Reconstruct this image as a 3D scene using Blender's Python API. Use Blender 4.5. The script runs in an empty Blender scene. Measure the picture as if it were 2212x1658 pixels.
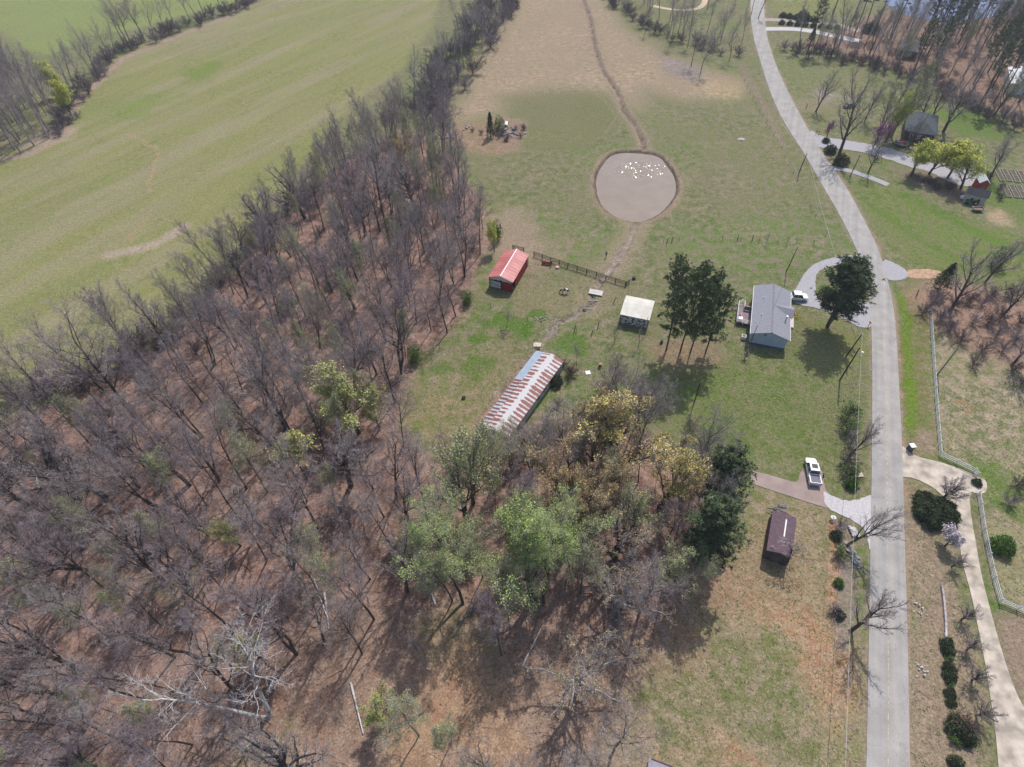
import bpy, math, random
import numpy as np
from mathutils import Vector, Matrix
S = bpy.context.scene
C = S.collection
R = math.radians
# ------------------------------------------------------------------ camera
CAMH = 90.0; FPX = 1238.0; PITCH = R(48.8); ROLL = R(2.3)
def ray(x, y):
    u = x - 1106.0; v = 829.0 - y
    c, s = math.cos(ROLL), math.sin(ROLL)
    u2 = c*u + s*v; v2 = -s*u + c*v
    return np.array([u2, FPX*math.cos(PITCH) + v2*math.sin(PITCH), -FPX*math.sin(PITCH) + v2*math.cos(PITCH)])
def G(x, y, z=0.0):
    d = ray(x, y); t = (CAMH - z)/-d[2]
    return Vector((d[0]*t, d[1]*t, z))
cam = bpy.data.cameras.new('camera'); cob = bpy.data.objects.new('camera', cam); C.objects.link(cob)
cam.sensor_width = 36.0; cam.lens = 36.0*FPX/2212.0; cam.clip_start = 0.5; cam.clip_end = 6000
r_ = Vector((math.cos(ROLL), 0, 0)) ; 
_fw = Vector((0, math.cos(PITCH), -math.sin(PITCH))); _up0 = Vector((0, math.sin(PITCH), math.cos(PITCH))); _rt0 = Vector((1, 0, 0))
# image u axis / v axis in the world
_rt = _rt0*math.cos(ROLL) - _up0*math.sin(ROLL)
_up = _rt0*math.sin(ROLL) + _up0*math.cos(ROLL)
cob.matrix_world = Matrix((( _rt.x, _up.x, -_fw.x, 0), (_rt.y, _up.y, -_fw.y, 0), (_rt.z, _up.z, -_fw.z, CAMH), (0, 0, 0, 1)))
S.camera = cob
# ------------------------------------------------------------------ sky and sun
SUN_EL = R(53); SUN_AZ = R(25)          # azimuth from +Y towards +X
w = bpy.data.worlds.new('World'); S.world = w; w.use_nodes = True
nt = w.node_tree; sky = nt.nodes.new('ShaderNodeTexSky'); sky.sky_type = 'NISHITA'; sky.sun_disc = False
sky.sun_elevation = SUN_EL; sky.sun_rotation = SUN_AZ; sky.dust_density = 2.0
bg = nt.nodes['Background']; nt.links.new(sky.outputs[0], bg.inputs[0]); bg.inputs[1].default_value = 0.15
sd = bpy.data.lights.new('sun', 'SUN'); sd.energy = 3.6; sd.angle = R(0.53); sd.color = (1.0, 0.955, 0.90)
so = bpy.data.objects.new('sun', sd); C.objects.link(so)
sdir = Vector((math.sin(SUN_AZ)*math.cos(SUN_EL), math.cos(SUN_AZ)*math.cos(SUN_EL), math.sin(SUN_EL)))
so.rotation_euler = sdir.to_track_quat('Z', 'Y').to_euler(); so.location = (0, 0, 200)
S.view_settings.view_transform = 'Standard'; S.view_settings.look = 'None'; S.view_settings.exposure = 0.08; S.view_settings.gamma = 1
S.render.resolution_x = 1024; S.render.resolution_y = 767
try:
    S.cycles.max_bounces = 5; S.cycles.transparent_max_bounces = 6
except Exception: pass

# ------------------------------------------------------------------ helpers
def tag(o, label=None, cat=None, group=None, kind=None):
    if label: o['label'] = label
    if cat: o['category'] = cat
    if group: o['group'] = group
    if kind: o['kind'] = kind
    return o
def empty(name, loc, rz=0.0, label=None, cat=None, group=None):
    o = bpy.data.objects.new(name, None); C.objects.link(o); o.empty_display_size = .3
    o.location = loc; o.rotation_euler = (0, 0, rz); return tag(o, label, cat, group)
def copy_tree(o, parent=None):
    c = o.copy(); C.objects.link(c); c.parent = parent
    for ch in list(o.children): copy_tree(ch, c)
    return c
class MB:
    def __init__(s): s.v = []; s.f = []; s.m = []
    def quad(s, pts, m=0):
        b = len(s.v); s.v += [tuple(p) for p in pts]; s.f.append(tuple(range(b, b+len(pts)))); s.m.append(m)
    def box(s, c, d, rz=0, m=0, rx=0, ry=0):
        b = len(s.v); M = Matrix.Rotation(rz, 3, 'Z') @ Matrix.Rotation(ry, 3, 'Y') @ Matrix.Rotation(rx, 3, 'X')
        for sx in (-1, 1):
            for sy in (-1, 1):
                for sz in (-1, 1):
                    p = M @ Vector((sx*d[0]/2, sy*d[1]/2, sz*d[2]/2)); s.v.append((p.x+c[0], p.y+c[1], p.z+c[2]))
        for f in ((0,1,3,2),(4,6,7,5),(0,4,5,1),(2,3,7,6),(0,2,6,4),(1,5,7,3)): s.f.append(tuple(b+i for i in f)); s.m.append(m)
    def hexa(s, lo, hi, m=0):   # 4 lower points, 4 upper points, ccw
        b = len(s.v); s.v += [tuple(p) for p in lo] + [tuple(p) for p in hi]
        for f in ((3,2,1,0),(4,5,6,7),(0,1,5,4),(1,2,6,5),(2,3,7,6),(3,0,4,7)): s.f.append(tuple(b+i for i in f)); s.m.append(m)
    def tube(s, p0, p1, r0, r1=None, n=6, m=0, cap=True):
        if r1 is None: r1 = r0
        p0 = Vector(p0); p1 = Vector(p1); a = (p1-p0)
        if a.length < 1e-6: return
        a.normalize(); u = a.orthogonal().normalized(); w_ = a.cross(u); b = len(s.v)
        for p, r in ((p0, r0), (p1, r1)):
            for i in range(n):
                t = 2*math.pi*i/n; q = p + (u*math.cos(t) + w_*math.sin(t))*r; s.v.append((q.x, q.y, q.z))
        for i in range(n): s.f.append((b+i, b+(i+1) % n, b+n+(i+1) % n, b+n+i)); s.m.append(m)
        if cap: s.f.append(tuple(b+n+i for i in range(n))); s.m.append(m); s.f.append(tuple(b+n-1-i for i in range(n))); s.m.append(m)
    def path(s, pts, r, n=6, m=0):
        for a, b in zip(pts[:-1], pts[1:]): s.tube(a, b, r, r, n, m)
    def prism(s, poly, z0, z1, m=0):
        b = len(s.v); n = len(poly); s.v += [(p[0], p[1], z0) for p in poly] + [(p[0], p[1], z1) for p in poly]
        s.f.append(tuple(b+n+i for i in range(n))); s.m.append(m); s.f.append(tuple(b+n-1-i for i in range(n))); s.m.append(m)
        for i in range(n): s.f.append((b+i, b+(i+1) % n, b+n+(i+1) % n, b+n+i)); s.m.append(m)
    def prism_y(s, prof, y0, y1, m=0):  # profile in x,z extruded along y
        b = len(s.v); n = len(prof); s.v += [(p[0], y0, p[1]) for p in prof] + [(p[0], y1, p[1]) for p in prof]
        s.f.append(tuple(b+i for i in range(n))); s.m.append(m); s.f.append(tuple(b+2*n-1-i for i in range(n))); s.m.append(m)
        for i in range(n): s.f.append((b+(i+1) % n, b+i, b+n+i, b+n+(i+1) % n)); s.m.append(m)
    def blob(s, c, r, seed=0, nu=8, nv=5, m=0, jit=.2):
        rn = random.Random(seed); b = len(s.v); s.v.append((c[0], c[1], c[2]-r[2]))
        for j in range(1, nv):
            ph = math.pi*j/nv
            for i in range(nu):
                t = 2*math.pi*i/nu; k = 1 + rn.uniform(-jit, jit)
                s.v.append((c[0]+r[0]*math.sin(ph)*math.cos(t)*k, c[1]+r[1]*math.sin(ph)*math.sin(t)*k, c[2]-r[2]*math.cos(ph)*k))
        s.v.append((c[0], c[1], c[2]+r[2])); e = len(s.v)-1
        for i in range(nu):
            j = (i+1) % nu
            s.f.append((b, b+1+j, b+1+i)); s.m.append(m); s.f.append((e, e-nu+i, e-nu+j)); s.m.append(m)
            for k in range(nv-2): q = b+1+k*nu; s.f.append((q+i, q+j, q+nu+j, q+nu+i)); s.m.append(m)
    def mesh(s, name, mats, smooth=False):
        me = bpy.data.meshes.new(name); me.from_pydata(s.v, [], s.f)
        for m in (mats if isinstance(mats, (list, tuple)) else [mats]): me.materials.append(m)
        me.polygons.foreach_set('material_index', s.m)
        if smooth: me.polygons.foreach_set('use_smooth', [True]*len(s.f))
        me.update(); return me
    def build(s, name, mats, parent=None, smooth=False):
        o = bpy.data.objects.new(name, s.mesh(name, mats, smooth)); C.objects.link(o); o.parent = parent; return o

# ------------------------------------------------------------------ materials
def mat(name, col, rough=.85, var=.25, scale=3.0, col2=None, metal=0.0, bump=0.0, island=0.0, spec=.3, lo=.35, hi=.65, detail=4.0, coat=0.0):
    m = bpy.data.materials.new(name); m.use_nodes = True; n = m.node_tree.nodes; l = m.node_tree.links; b = n['Principled BSDF']
    b.inputs['Roughness'].default_value = rough; b.inputs['Metallic'].default_value = metal
    b.inputs['Specular IOR Level'].default_value = spec; b.inputs['Coat Weight'].default_value = coat
    tc = n.new('ShaderNodeTexCoord'); nz = n.new('ShaderNodeTexNoise'); nz.inputs['Scale'].default_value = scale; nz.inputs['Detail'].default_value = detail
    l.new(tc.outputs['Object'], nz.inputs['Vector'])
    rp = n.new('ShaderNodeValToRGB'); rp.color_ramp.elements[0].position = lo; rp.color_ramp.elements[1].position = hi
    c2 = col2 if col2 else tuple(min(1, c*(1+var)) for c in col); c1 = col if col2 else tuple(c*(1-var) for c in col)
    rp.color_ramp.elements[0].color = (*c1, 1); rp.color_ramp.elements[1].color = (*c2, 1)
    l.new(nz.outputs['Fac'], rp.inputs['Fac']); out = rp.outputs['Color']
    if island:
        g = n.new('ShaderNodeNewGeometry'); mr = n.new('ShaderNodeMapRange'); mr.inputs['To Min'].default_value = 1-island; mr.inputs['To Max'].default_value = 1+island
        l.new(g.outputs['Random Per Island'], mr.inputs['Value']); vm = n.new('ShaderNodeVectorMath'); vm.operation = 'SCALE'
        l.new(out, vm.inputs[0]); l.new(mr.outputs[0], vm.inputs['Scale']); out = vm.outputs[0]
    l.new(out, b.inputs['Base Color'])
    if bump:
        bp = n.new('ShaderNodeBump'); bp.inputs['Strength'].default_value = bump; bp.inputs['Distance'].default_value = .05
        l.new(nz.outputs['Fac'], bp.inputs['Height']); l.new(bp.outputs[0], b.inputs['Normal'])
    return m
def stripes(m, axis='X', scale=4.0, strength=.5, dist=.03, band='BANDS'):
    """adds a ribbed bump along one local axis (corrugated sheet, siding, boards)"""
    n = m.node_tree.nodes; l = m.node_tree.links; b = n['Principled BSDF']
    tc = n.new('ShaderNodeTexCoord'); wv = n.new('ShaderNodeTexWave'); wv.bands_direction = axis; wv.inputs['Scale'].default_value = scale
    l.new(tc.outputs['Object'], wv.inputs['Vector']); bp = n.new('ShaderNodeBump'); bp.inputs['Strength'].default_value = strength; bp.inputs['Distance'].default_value = dist
    l.new(wv.outputs['Fac'], bp.inputs['Height']); l.new(bp.outputs[0], b.inputs['Normal']); return m
M = {}
M['bark'] = mat('bark', (.078,.064,.06), var=.35, scale=2.5, bump=.3)
M['bark_grey'] = mat('bark_grey', (.17,.15,.145), var=.35, scale=2.0, bump=.3)
M['bark_pale'] = mat('bark_pale', (.34,.31,.305), var=.3, scale=1.6, bump=.3)
M['twig'] = mat('twig', (.31,.265,.255), var=.25, scale=.6, island=.3)
M['twig_purple'] = mat('twig_purple', (.27,.22,.228), var=.25, scale=.6, island=.3)
M['twig_dark'] = mat('twig_dark', (.14,.11,.11), var=.25, scale=.6, island=.3)
M['pale_bark'] = mat('pale_bark', (.25,.22,.21), var=.2, scale=1.0, lo=.38, hi=.5, col2=(.60,.57,.56))
M['bud_green'] = mat('bud_green', (.30,.39,.105), var=.3, scale=.5, island=.35)
M['bud_pale'] = mat('bud_pale', (.34,.37,.15), var=.3, scale=.5, island=.35)
M['bud_gold'] = mat('bud_gold', (.50,.41,.13), var=.3, scale=.5, island=.35)
M['bud_yellow'] = mat('bud_yellow', (.52,.54,.09), var=.25, scale=.5, island=.3)
M['bud_soft'] = mat('bud_soft', (.40,.42,.14), var=.25, scale=.5, island=.3)
M['bud_rust'] = mat('bud_rust', (.44,.32,.14), var=.25, scale=.5, island=.3)
M['needle'] = mat('needle', (.10,.132,.062), var=.3, scale=.8, island=.45)
M['needle_light'] = mat('needle_light', (.135,.17,.072), var=.3, scale=.8, island=.4)
M['cedar'] = mat('cedar', (.065,.088,.04), var=.5, scale=.8, island=.45)
M['bright_leaf'] = mat('bright_leaf', (.10,.19,.03), var=.3, scale=.8, island=.4)
M['redbud'] = mat('redbud', (.36,.13,.26), var=.25, scale=.8, island=.35)
M['blossom'] = mat('blossom', (.62,.55,.60), var=.2, scale=.8, island=.3)
M['rust_leaf'] = mat('rust_leaf', (.34,.15,.05), var=.3, scale=.8, island=.35)
M['brown_leaf'] = mat('brown_leaf', (.20,.12,.09), var=.3, scale=.8, island=.35)
M['asphalt'] = mat('asphalt', (.365,.345,.325), var=.1, scale=.35, rough=.95, detail=10)
def lanes(m):
    n = m.node_tree.nodes; l = m.node_tree.links; b = n['Principled BSDF']; src = b.inputs['Base Color'].links[0].from_socket
    tc = n.new('ShaderNodeTexCoord'); m0 = n.new('ShaderNodeMapping'); m0.inputs['Rotation'].default_value = (0, 0, R(24)); l.new(tc.outputs['Object'], m0.inputs[0]); mp = n.new('ShaderNodeMapping'); mp.inputs['Scale'].default_value = (.9, .02, 1); l.new(m0.outputs[0], mp.inputs[0])
    k = n.new('ShaderNodeTexNoise'); k.inputs['Scale'].default_value = 1; k.inputs['Detail'].default_value = 3; l.new(mp.outputs[0], k.inputs['Vector'])
    rp = n.new('ShaderNodeValToRGB'); rp.color_ramp.elements[0].position = .35; rp.color_ramp.elements[1].position = .65; rp.color_ramp.elements[0].color = (.86,.87,.88,1); rp.color_ramp.elements[1].color = (1.05,1.02,.99,1); l.new(k.outputs['Fac'], rp.inputs[0])
    k2 = n.new('ShaderNodeTexNoise'); k2.inputs['Scale'].default_value = 7; k2.inputs['Detail'].default_value = 6; l.new(tc.outputs['Object'], k2.inputs['Vector']); mr = n.new('ShaderNodeMapRange'); mr.inputs['To Min'].default_value = .8; mr.inputs['To Max'].default_value = 1.2; l.new(k2.outputs['Fac'], mr.inputs['Value'])
    vc = n.new('ShaderNodeTexVoronoi'); vc.feature = 'DISTANCE_TO_EDGE'; vc.inputs['Scale'].default_value = .22; vc.inputs['Randomness'].default_value = 1
    wn_ = n.new('ShaderNodeTexNoise'); wn_.inputs['Scale'].default_value = .8; wn_.inputs['Detail'].default_value = 5; l.new(tc.outputs['Object'], wn_.inputs['Vector']); ad = n.new('ShaderNodeVectorMath'); ad.operation = 'MULTIPLY_ADD'; l.new(wn_.outputs['Color'], ad.inputs[0]); ad.inputs[1].default_value = (3, 3, 3); l.new(tc.outputs['Object'], ad.inputs[2]); l.new(ad.outputs[0], vc.inputs['Vector'])
    cr = n.new('ShaderNodeMapRange'); cr.inputs['From Max'].default_value = .012; cr.inputs['To Min'].default_value = .72; l.new(vc.outputs['Distance'], cr.inputs['Value']); cs = n.new('ShaderNodeVectorMath'); cs.operation = 'SCALE'; l.new(src, cs.inputs[0]); l.new(cr.outputs[0], cs.inputs['Scale']); src = cs.outputs[0]
    v = n.new('ShaderNodeVectorMath'); v.operation = 'MULTIPLY'; l.new(src, v.inputs[0]); l.new(rp.outputs[0], v.inputs[1]); s = n.new('ShaderNodeVectorMath'); s.operation = 'SCALE'; l.new(v.outputs[0], s.inputs[0]); l.new(mr.outputs[0], s.inputs['Scale']); l.new(s.outputs[0], b.inputs['Base Color'])
lanes(M['asphalt'])
M['gravel'] = mat('gravel', (.36,.345,.36), var=.14, scale=5, rough=.95, detail=8, bump=.15)
M['white_gravel'] = mat('white_gravel', (.50,.47,.475), var=.13, scale=4, rough=.95, detail=8, bump=.15)
M['concrete'] = mat('concrete', (.46,.395,.325), var=.30, scale=.55, rough=.9, detail=10)
M['brown_concrete'] = mat('brown_concrete', (.32,.245,.22), var=.12, scale=.4, rough=.9, detail=10)
M['tarmac_line'] = mat('tarmac_line', (.40,.36,.26), var=.3, scale=2)
M['white_paint'] = mat('white_paint', (.80,.80,.80), var=.05, scale=2, rough=.5)
M['wood_dark'] = mat('wood_dark', (.055,.042,.036), var=.3, scale=4)
M['wood_grey'] = mat('wood_grey', (.24,.21,.19), var=.3, scale=3)
M['wood_brown'] = mat('wood_brown', (.26,.15,.08), var=.3, scale=3)
M['metal_grey'] = mat('metal_grey', (.45,.46,.48), var=.1, scale=2, rough=.4, metal=.6)
M['black'] = mat('black', (.02,.02,.022), var=.2, rough=.5)
M['glass'] = mat('glass', (.03,.045,.05), var=.2, rough=.12, spec=.6)
M['rubber'] = mat('rubber', (.02,.02,.02), var=.2, rough=.8)
M['skin'] = mat('skin', (.55,.33,.25), var=.05, rough=.6)
M['cloth_dark'] = mat('cloth_dark', (.025,.027,.035), var=.2)
M['cloth_blue'] = mat('cloth_blue', (.03,.04,.16), var=.2)
M['cloth_white'] = mat('cloth_white', (.7,.68,.68), var=.1)
M['red_paint'] = mat('red_paint', (.35,.035,.03), var=.2, scale=1.5)
M['stone'] = mat('stone', (.36,.33,.33), var=.35, scale=2.5, bump=.4, island=.35)
M['soil'] = mat('soil', (.10,.07,.055), var=.3, scale=3)
# ------------------------------------------------------------------ ground
def P(lst, x0=0.0, y0=0.0, k=1.0): return [(x0 + x*k, y0 + y*k) for x, y in lst]
K3 = .3335
def Z1(l): return P(l, 0, 0, K3)            # enlarged views of the photo, ninths
def Z2(l): return P(l, 737.4, 0, K3)
def Z3(l): return P(l, 1474.7, 0, K3)
def Z5(l): return P(l, 737.4, 553, K3)
def Z6(l): return P(l, 1474.7, 553, K3)
def Z8(l): return P(l, 737.4, 1104.6, K3)
def Z9(l): return P(l, 1474.7, 1104.6, K3)
def W2(lst): return [tuple(G(x, y)[:2]) for x, y in lst]
POND = Z2([(1730,1000),(1810,976),(1940,980),(2070,1000),(2130,1080),(2175,1150),(2180,1250),(2130,1320),(2060,1390),(1950,1435),(1850,1430),(1750,1390),(1680,1330),(1645,1240),(1640,1150),(1670,1080)])
CREEK_UP = [(1252,-30),(1260,0),(1275,40),(1285,100),(1300,150),(1330,190),(1350,240),(1375,280),(1388,305),(1390,322)]
CREEK_DN = [(1372,482),(1365,510),(1340,555),(1310,590),(1290,625),(1275,660),(1240,685),(1200,700),(1180,725),(1165,750),(1150,770),(1120,800),(1085,850),(1060,880),(1040,915),(1020,960)]
WOOD = [(915,290),(985,350),(1020,420),(1050,470),(1060,520),(1020,600),(1010,670),(960,730),(900,785),(870,850),(870,930),(930,1000),(1040,1010),(1110,950),(1180,900),(1330,900),(1450,960),(1530,1030),(1560,1120),(1560,1250),(1480,1330),(1420,1420),(1380,1500),(1330,1600),(1290,1760),(1150,1860),(600,1860),(-700,1700),(-700,1250),(-350,1080),(-150,960),(0,905),(120,860),(200,820),(343,745),(433,655),(520,560),(600,480),(680,400),(760,330),(860,280)]
rs = np.random.RandomState(7)
_ng = [rs.rand(257, 257) for _ in range(8)]
def vnoise(x, y, s, k=0):
    g = _ng[k % 8]; x = x/s + 1000.37*(k+1); y = y/s + 733.1*(k+1)
    xi = np.floor(x).astype(int); yi = np.floor(y).astype(int); fx = x-xi; fy = y-yi
    fx = fx*fx*(3-2*fx); fy = fy*fy*(3-2*fy); a = xi % 256; b = yi % 256
    return (g[a, b]*(1-fx) + g[a+1, b]*fx)*(1-fy) + (g[a, b+1]*(1-fx) + g[a+1, b+1]*fx)*fy
def fbm(x, y, s, k=0, o=4):
    t = 0; a = 1; n = 0
    for i in range(o): t = t + a*vnoise(x, y, s/2**i, k+i); n += a; a *= .55
    return t/n
def seg_d(x, y, a, b):
    dx, dy = b[0]-a[0], b[1]-a[1]; L = dx*dx+dy*dy+1e-9
    t = np.clip(((x-a[0])*dx + (y-a[1])*dy)/L, 0, 1); return np.hypot(x-a[0]-t*dx, y-a[1]-t*dy)
def line_d(x, y, pts):
    d = np.full(x.shape, 1e9)
    for a, b in zip(pts[:-1], pts[1:]): d = np.minimum(d, seg_d(x, y, a, b))
    return d
def poly_sd(x, y, pts):   # signed distance, positive inside
    d = line_d(x, y, pts + [pts[0]]); ins = np.zeros(x.shape, bool); n = len(pts)
    for i in range(n):
        x0, y0 = pts[i]; x1, y1 = pts[(i+1) % n]
        if y0 == y1: continue
        c = ((y0 > y) != (y1 > y)) & (x < (x1-x0)*(y-y0)/(y1-y0) + x0); ins ^= c
    return np.where(ins, d, -d)
def chaikin_(pts):
    for _ in range(2):
        o = []
        for i in range(len(pts)):
            a = pts[i]; b = pts[(i+1) % len(pts)]; o += [(a[0]*.75+b[0]*.25, a[1]*.75+b[1]*.25), (a[0]*.25+b[0]*.75, a[1]*.25+b[1]*.75)]
        pts = o
    return pts
def ss(v, a, b): t = np.clip((v-a)/(b-a), 0, 1); return t*t*(3-2*t)
def steps(a, b, s0, s1):   # grows step from s0 to s1
    o = [a]; 
    while o[-1] < b: t = (o[-1]-a)/(b-a); o.append(o[-1] + s0 + (s1-s0)*t)
    return o
ys = [-1200, -700, -400, -200, -100, -60, -40, -25, -15] + steps(-10, 420, .42, 1.9) + [440, 470, 520, 600, 800, 1200, 2500]
xr = steps(0, 300, .5, 1.5); xl = [-t for t in steps(0, 330, .5, 1.5)][::-1]
xs = [-2500, -1300, -800, -500, -400] + xl[:-1] + xr + [340, 420, 600, 1000, 2500]
xs = np.array(xs); ys = np.array(ys); NX, NY = len(xs), len(ys)
X, Y = np.meshgrid(xs, ys); X = X.ravel(); Y = Y.ravel()
jx = (rs.rand(X.size)-.5)*.2; X0 = X + jx*(np.abs(X) < 300)
wx = X + 5*(fbm(X, Y, 14, 2)-.5); wy = Y + 5*(fbm(X, Y, 14, 5)-.5)      # warped lookup for ragged borders
fx_ = X + 1.6*(fbm(X, Y, 3, 1, 3)-.5); fy_ = Y + 1.6*(fbm(X, Y, 3, 4, 3)-.5)
def c3(*c): return np.array(c, float)
A = np.zeros((X.size, 3)); B = np.zeros((X.size, 3))
n1 = fbm(X, Y, 22, 0); n2 = fbm(X, Y, 6, 3); n3 = fbm(X, Y, 60, 6)
def lay(mask, a, b, str_=1.0):
    global A, B
    m = (mask*str_)[:, None]; A = A*(1-m) + np.asarray(a)*m; B = B*(1-m) + np.asarray(b)*m
def region(px, a, b, soft=2.0, warp=1, s=1.0):
    xx, yy = (wx, wy) if warp else (fx_, fy_)
    lay(ss(poly_sd(xx, yy, W2(px)), -soft, soft), a, b, s)
def stroke(px, wdt, a, b, soft=.6, s=1.0, fine=1):
    xx, yy = (fx_, fy_) if fine else (X, Y)
    lay(1-ss(line_d(xx, yy, W2(px)), wdt-soft, wdt+soft), a, b, s)
def spot(px, r, a, b, s=1.0, soft=1.0, k=2):
    c = G(*px); d = np.hypot(wx-c.x, wy-c.y) + 3.0*r*(fbm(X, Y, r*1.1, k, 3)-.5)
    lay(1-ss(d, r-soft, r+soft), a, b, s)
GRASS = c3(.150,.170,.072); GRASS2 = c3(.205,.180,.115); LUSH = c3(.085,.165,.028); LUSH2 = c3(.13,.19,.05)
TAN = c3(.33,.245,.165); TAN2 = c3(.25,.20,.13); LIT = c3(.175,.106,.083); LIT2 = c3(.315,.205,.165)
CLAY = c3(.36,.17,.09); CLAY2 = c3(.30,.20,.13)
A[:] = GRASS; B[:] = GRASS2
# pastures mottled between green and dormant
n4 = fbm(X, Y, 11, 7); t = ss(n1, .42, .62)[:, None]; A = A*(1-t) + c3(.125,.175,.055)*t; t = ss(n2, .5, .7)[:, None]*.6; B = B*(1-t) + c3(.25,.195,.14)*t
# big field on the left, streaked where it was worked
FIELD = [(-900,600),(-900,420),(0,335),(110,300),(160,235),(170,200),(240,120),(330,90),(480,40),(580,-10),(660,-40),(960,-60),(930,60),(880,140),(800,200),(700,290),(600,420),(480,570),(400,660),(300,760),(150,860),(0,910),(-300,1050),(-900,1300)]
fd = G(900,100)-G(150,420); ang = math.atan2(fd.y, fd.x) + .12
cu = X*math.cos(ang)+Y*math.sin(ang); cv = -X*math.sin(ang)+Y*math.cos(ang) + 9*fbm(X, Y, 60, 1, 2)
st = fbm(cu/9, cv, 7, 2, 3); st2 = fbm(cu/9, cv, 2.6, 5, 3)
fa = c3(.222,.225,.092)*(1-ss(st, .35, .72))[:, None] + c3(.25,.225,.13)*ss(st, .35, .72)[:, None]
fa = fa*(1-.4*ss(st2, .45, .75))[:, None] + c3(.165,.205,.07)*(.4*ss(st2, .45, .75))[:, None]
region(FIELD, fa, fa*.5 + c3(.13,.12,.06), 2.5)
region([(-900,330),(-900,-300),(560,-300),(560,-10),(300,60),(180,80),(110,120),(60,110),(0,70),(-300,200)], c3(.20,.26,.09), c3(.25,.25,.11), 3)
stroke([(0,345),(60,335),(110,310),(150,260),(170,215),(200,190),(260,130),(340,95),(480,42),(600,-20)], 1.6, c3(.27,.185,.15), c3(.34,.25,.20), 1.6)
spot((115,305), 7, c3(.29,.21,.17), c3(.36,.28,.22), .8, 4)
spot((430,160), 9, c3(.12,.21,.03), c3(.16,.22,.05), .55, 5)
spot((260,235), 12, c3(.17,.26,.06), c3(.2,.24,.08), .5, 7)
stroke([(275,290),(310,305),(334,318),(345,333),(337,352),(330,375),(322,392),(325,415)], .3, CLAY*.95, c3(.36,.27,.18), .4, .9)
stroke([(322,465),(295,500),(275,510),(285,520)], .35, CLAY, CLAY2, .5, .8)
stroke([(235,552),(290,540),(330,530),(400,490)], 1.7, c3(.34,.26,.21), c3(.30,.25,.17), 1.4)
# tan dry grass in the upper middle
region([(1130,-60),(1240,-60),(1300,-20),(1345,60),(1420,110),(1530,150),(1600,170),(1600,205),(1480,215),(1400,195),(1380,240),(1300,200),(1180,215),(1090,240),(1000,265),(950,300),(925,275),(985,215),(1040,120),(1090,50)], TAN, TAN2, 9)
region(Z2([(1000,640),(1200,590),(1450,560),(1650,590),(1780,660),(1820,780),(1700,900),(1400,980),(1100,960),(1180,830),(1100,760)]), c3(.185,.165,.095), c3(.16,.17,.075), 8, s=.8)
for k, q in enumerate(([(1380,590),(1560,570),(1700,640),(1780,760),(1700,880),(1600,930)], [(1420,570),(1600,545),(1750,620),(1830,760),(1790,850)], [(1560,1100),(1640,1030),(1760,975),(1900,960),(2010,965)], [(1480,1090),(1600,1000),(1750,950)])):
    stroke(Z2(q), .28, c3(.24,.20,.125), c3(.22,.2,.12), .3, .8, 0)
region(Z2([(600,870),(760,800),(900,780),(1020,740),(1190,790),(1210,880),(1120,980),(960,1010),(820,980),(700,930)]), c3(.30,.19,.14), c3(.20,.17,.09), 2.5)
spot((1093,290), 7, c3(.17,.12,.10), c3(.30,.21,.16), .8, 3)
region([(1420,120),(1520,145),(1530,185),(1440,160)], c3(.27,.23,.22), c3(.2,.16,.13), 3, s=.8)
region([(1520,170),(1600,180),(1600,215),(1530,210)], c3(.42,.32,.19), c3(.28,.22,.12), 3, s=.7)
# darker, wetter strip and worn ground below the pond
stroke(CREEK_DN[:6], 3.6, c3(.30,.215,.16), c3(.24,.21,.12), 2.5, .8)
stroke(CREEK_UP, 2.4, c3(.30,.23,.16), c3(.22,.17,.12), 2.0, .8)
spot((1205,655), 11, c3(.235,.185,.115), c3(.19,.18,.09), .75, 6)
spot((1150,560), 7, c3(.30,.20,.16), c3(.24,.19,.12), .75, 4); spot((1110,505), 8, c3(.31,.22,.17), c3(.25,.2,.13), .8, 4)
spot((968,818), 4.3, c3(.38,.27,.22), c3(.30,.22,.18), .85, 1.5)
region(Z5([(920,640),(1130,330),(1200,370),(1240,640),(1100,800),(960,1050),(700,1150),(500,1100),(380,900),(600,800),(780,600)]), c3(.17,.16,.08), c3(.25,.19,.12), 5, s=.6)
for q, r in (((1085,690),3.2),((1135,695),4.0),((1128,715),2.4),((1055,795),2.6),((1052,810),2.2),((955,800),2.0),((960,925),2),((1560,880),4.5),((1575,915),4.2),((1600,905),2.6),((1545,940),2.4),((1530,820),5),((1640,860),5),((1700,895),6),((1230,750),3),((1015,785),2.4),((940,910),2.2),((930,925),2),((1030,735),1.8)):
    spot(q, r, LUSH, c3(.11,.17,.045), .85, .9, int(r*10) % 5)
spot((1060,850), 8, c3(.13,.18,.05), c3(.18,.18,.09), .7, 5)
# house lawn and ground round the pines
region([(1390,760),(1600,760),(1850,740),(1870,930),(1850,1020),(1640,1010),(1530,950),(1390,900)], c3(.135,.175,.055), c3(.185,.185,.088), 6, s=.8)
region([(1410,730),(1560,735),(1560,790),(1470,800),(1400,780)], c3(.26,.15,.11), c3(.20,.16,.10), 2.5, s=.8)
spot((1835,740), 7, c3(.22,.20,.07), c3(.2,.19,.08), .6, 4)
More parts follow.
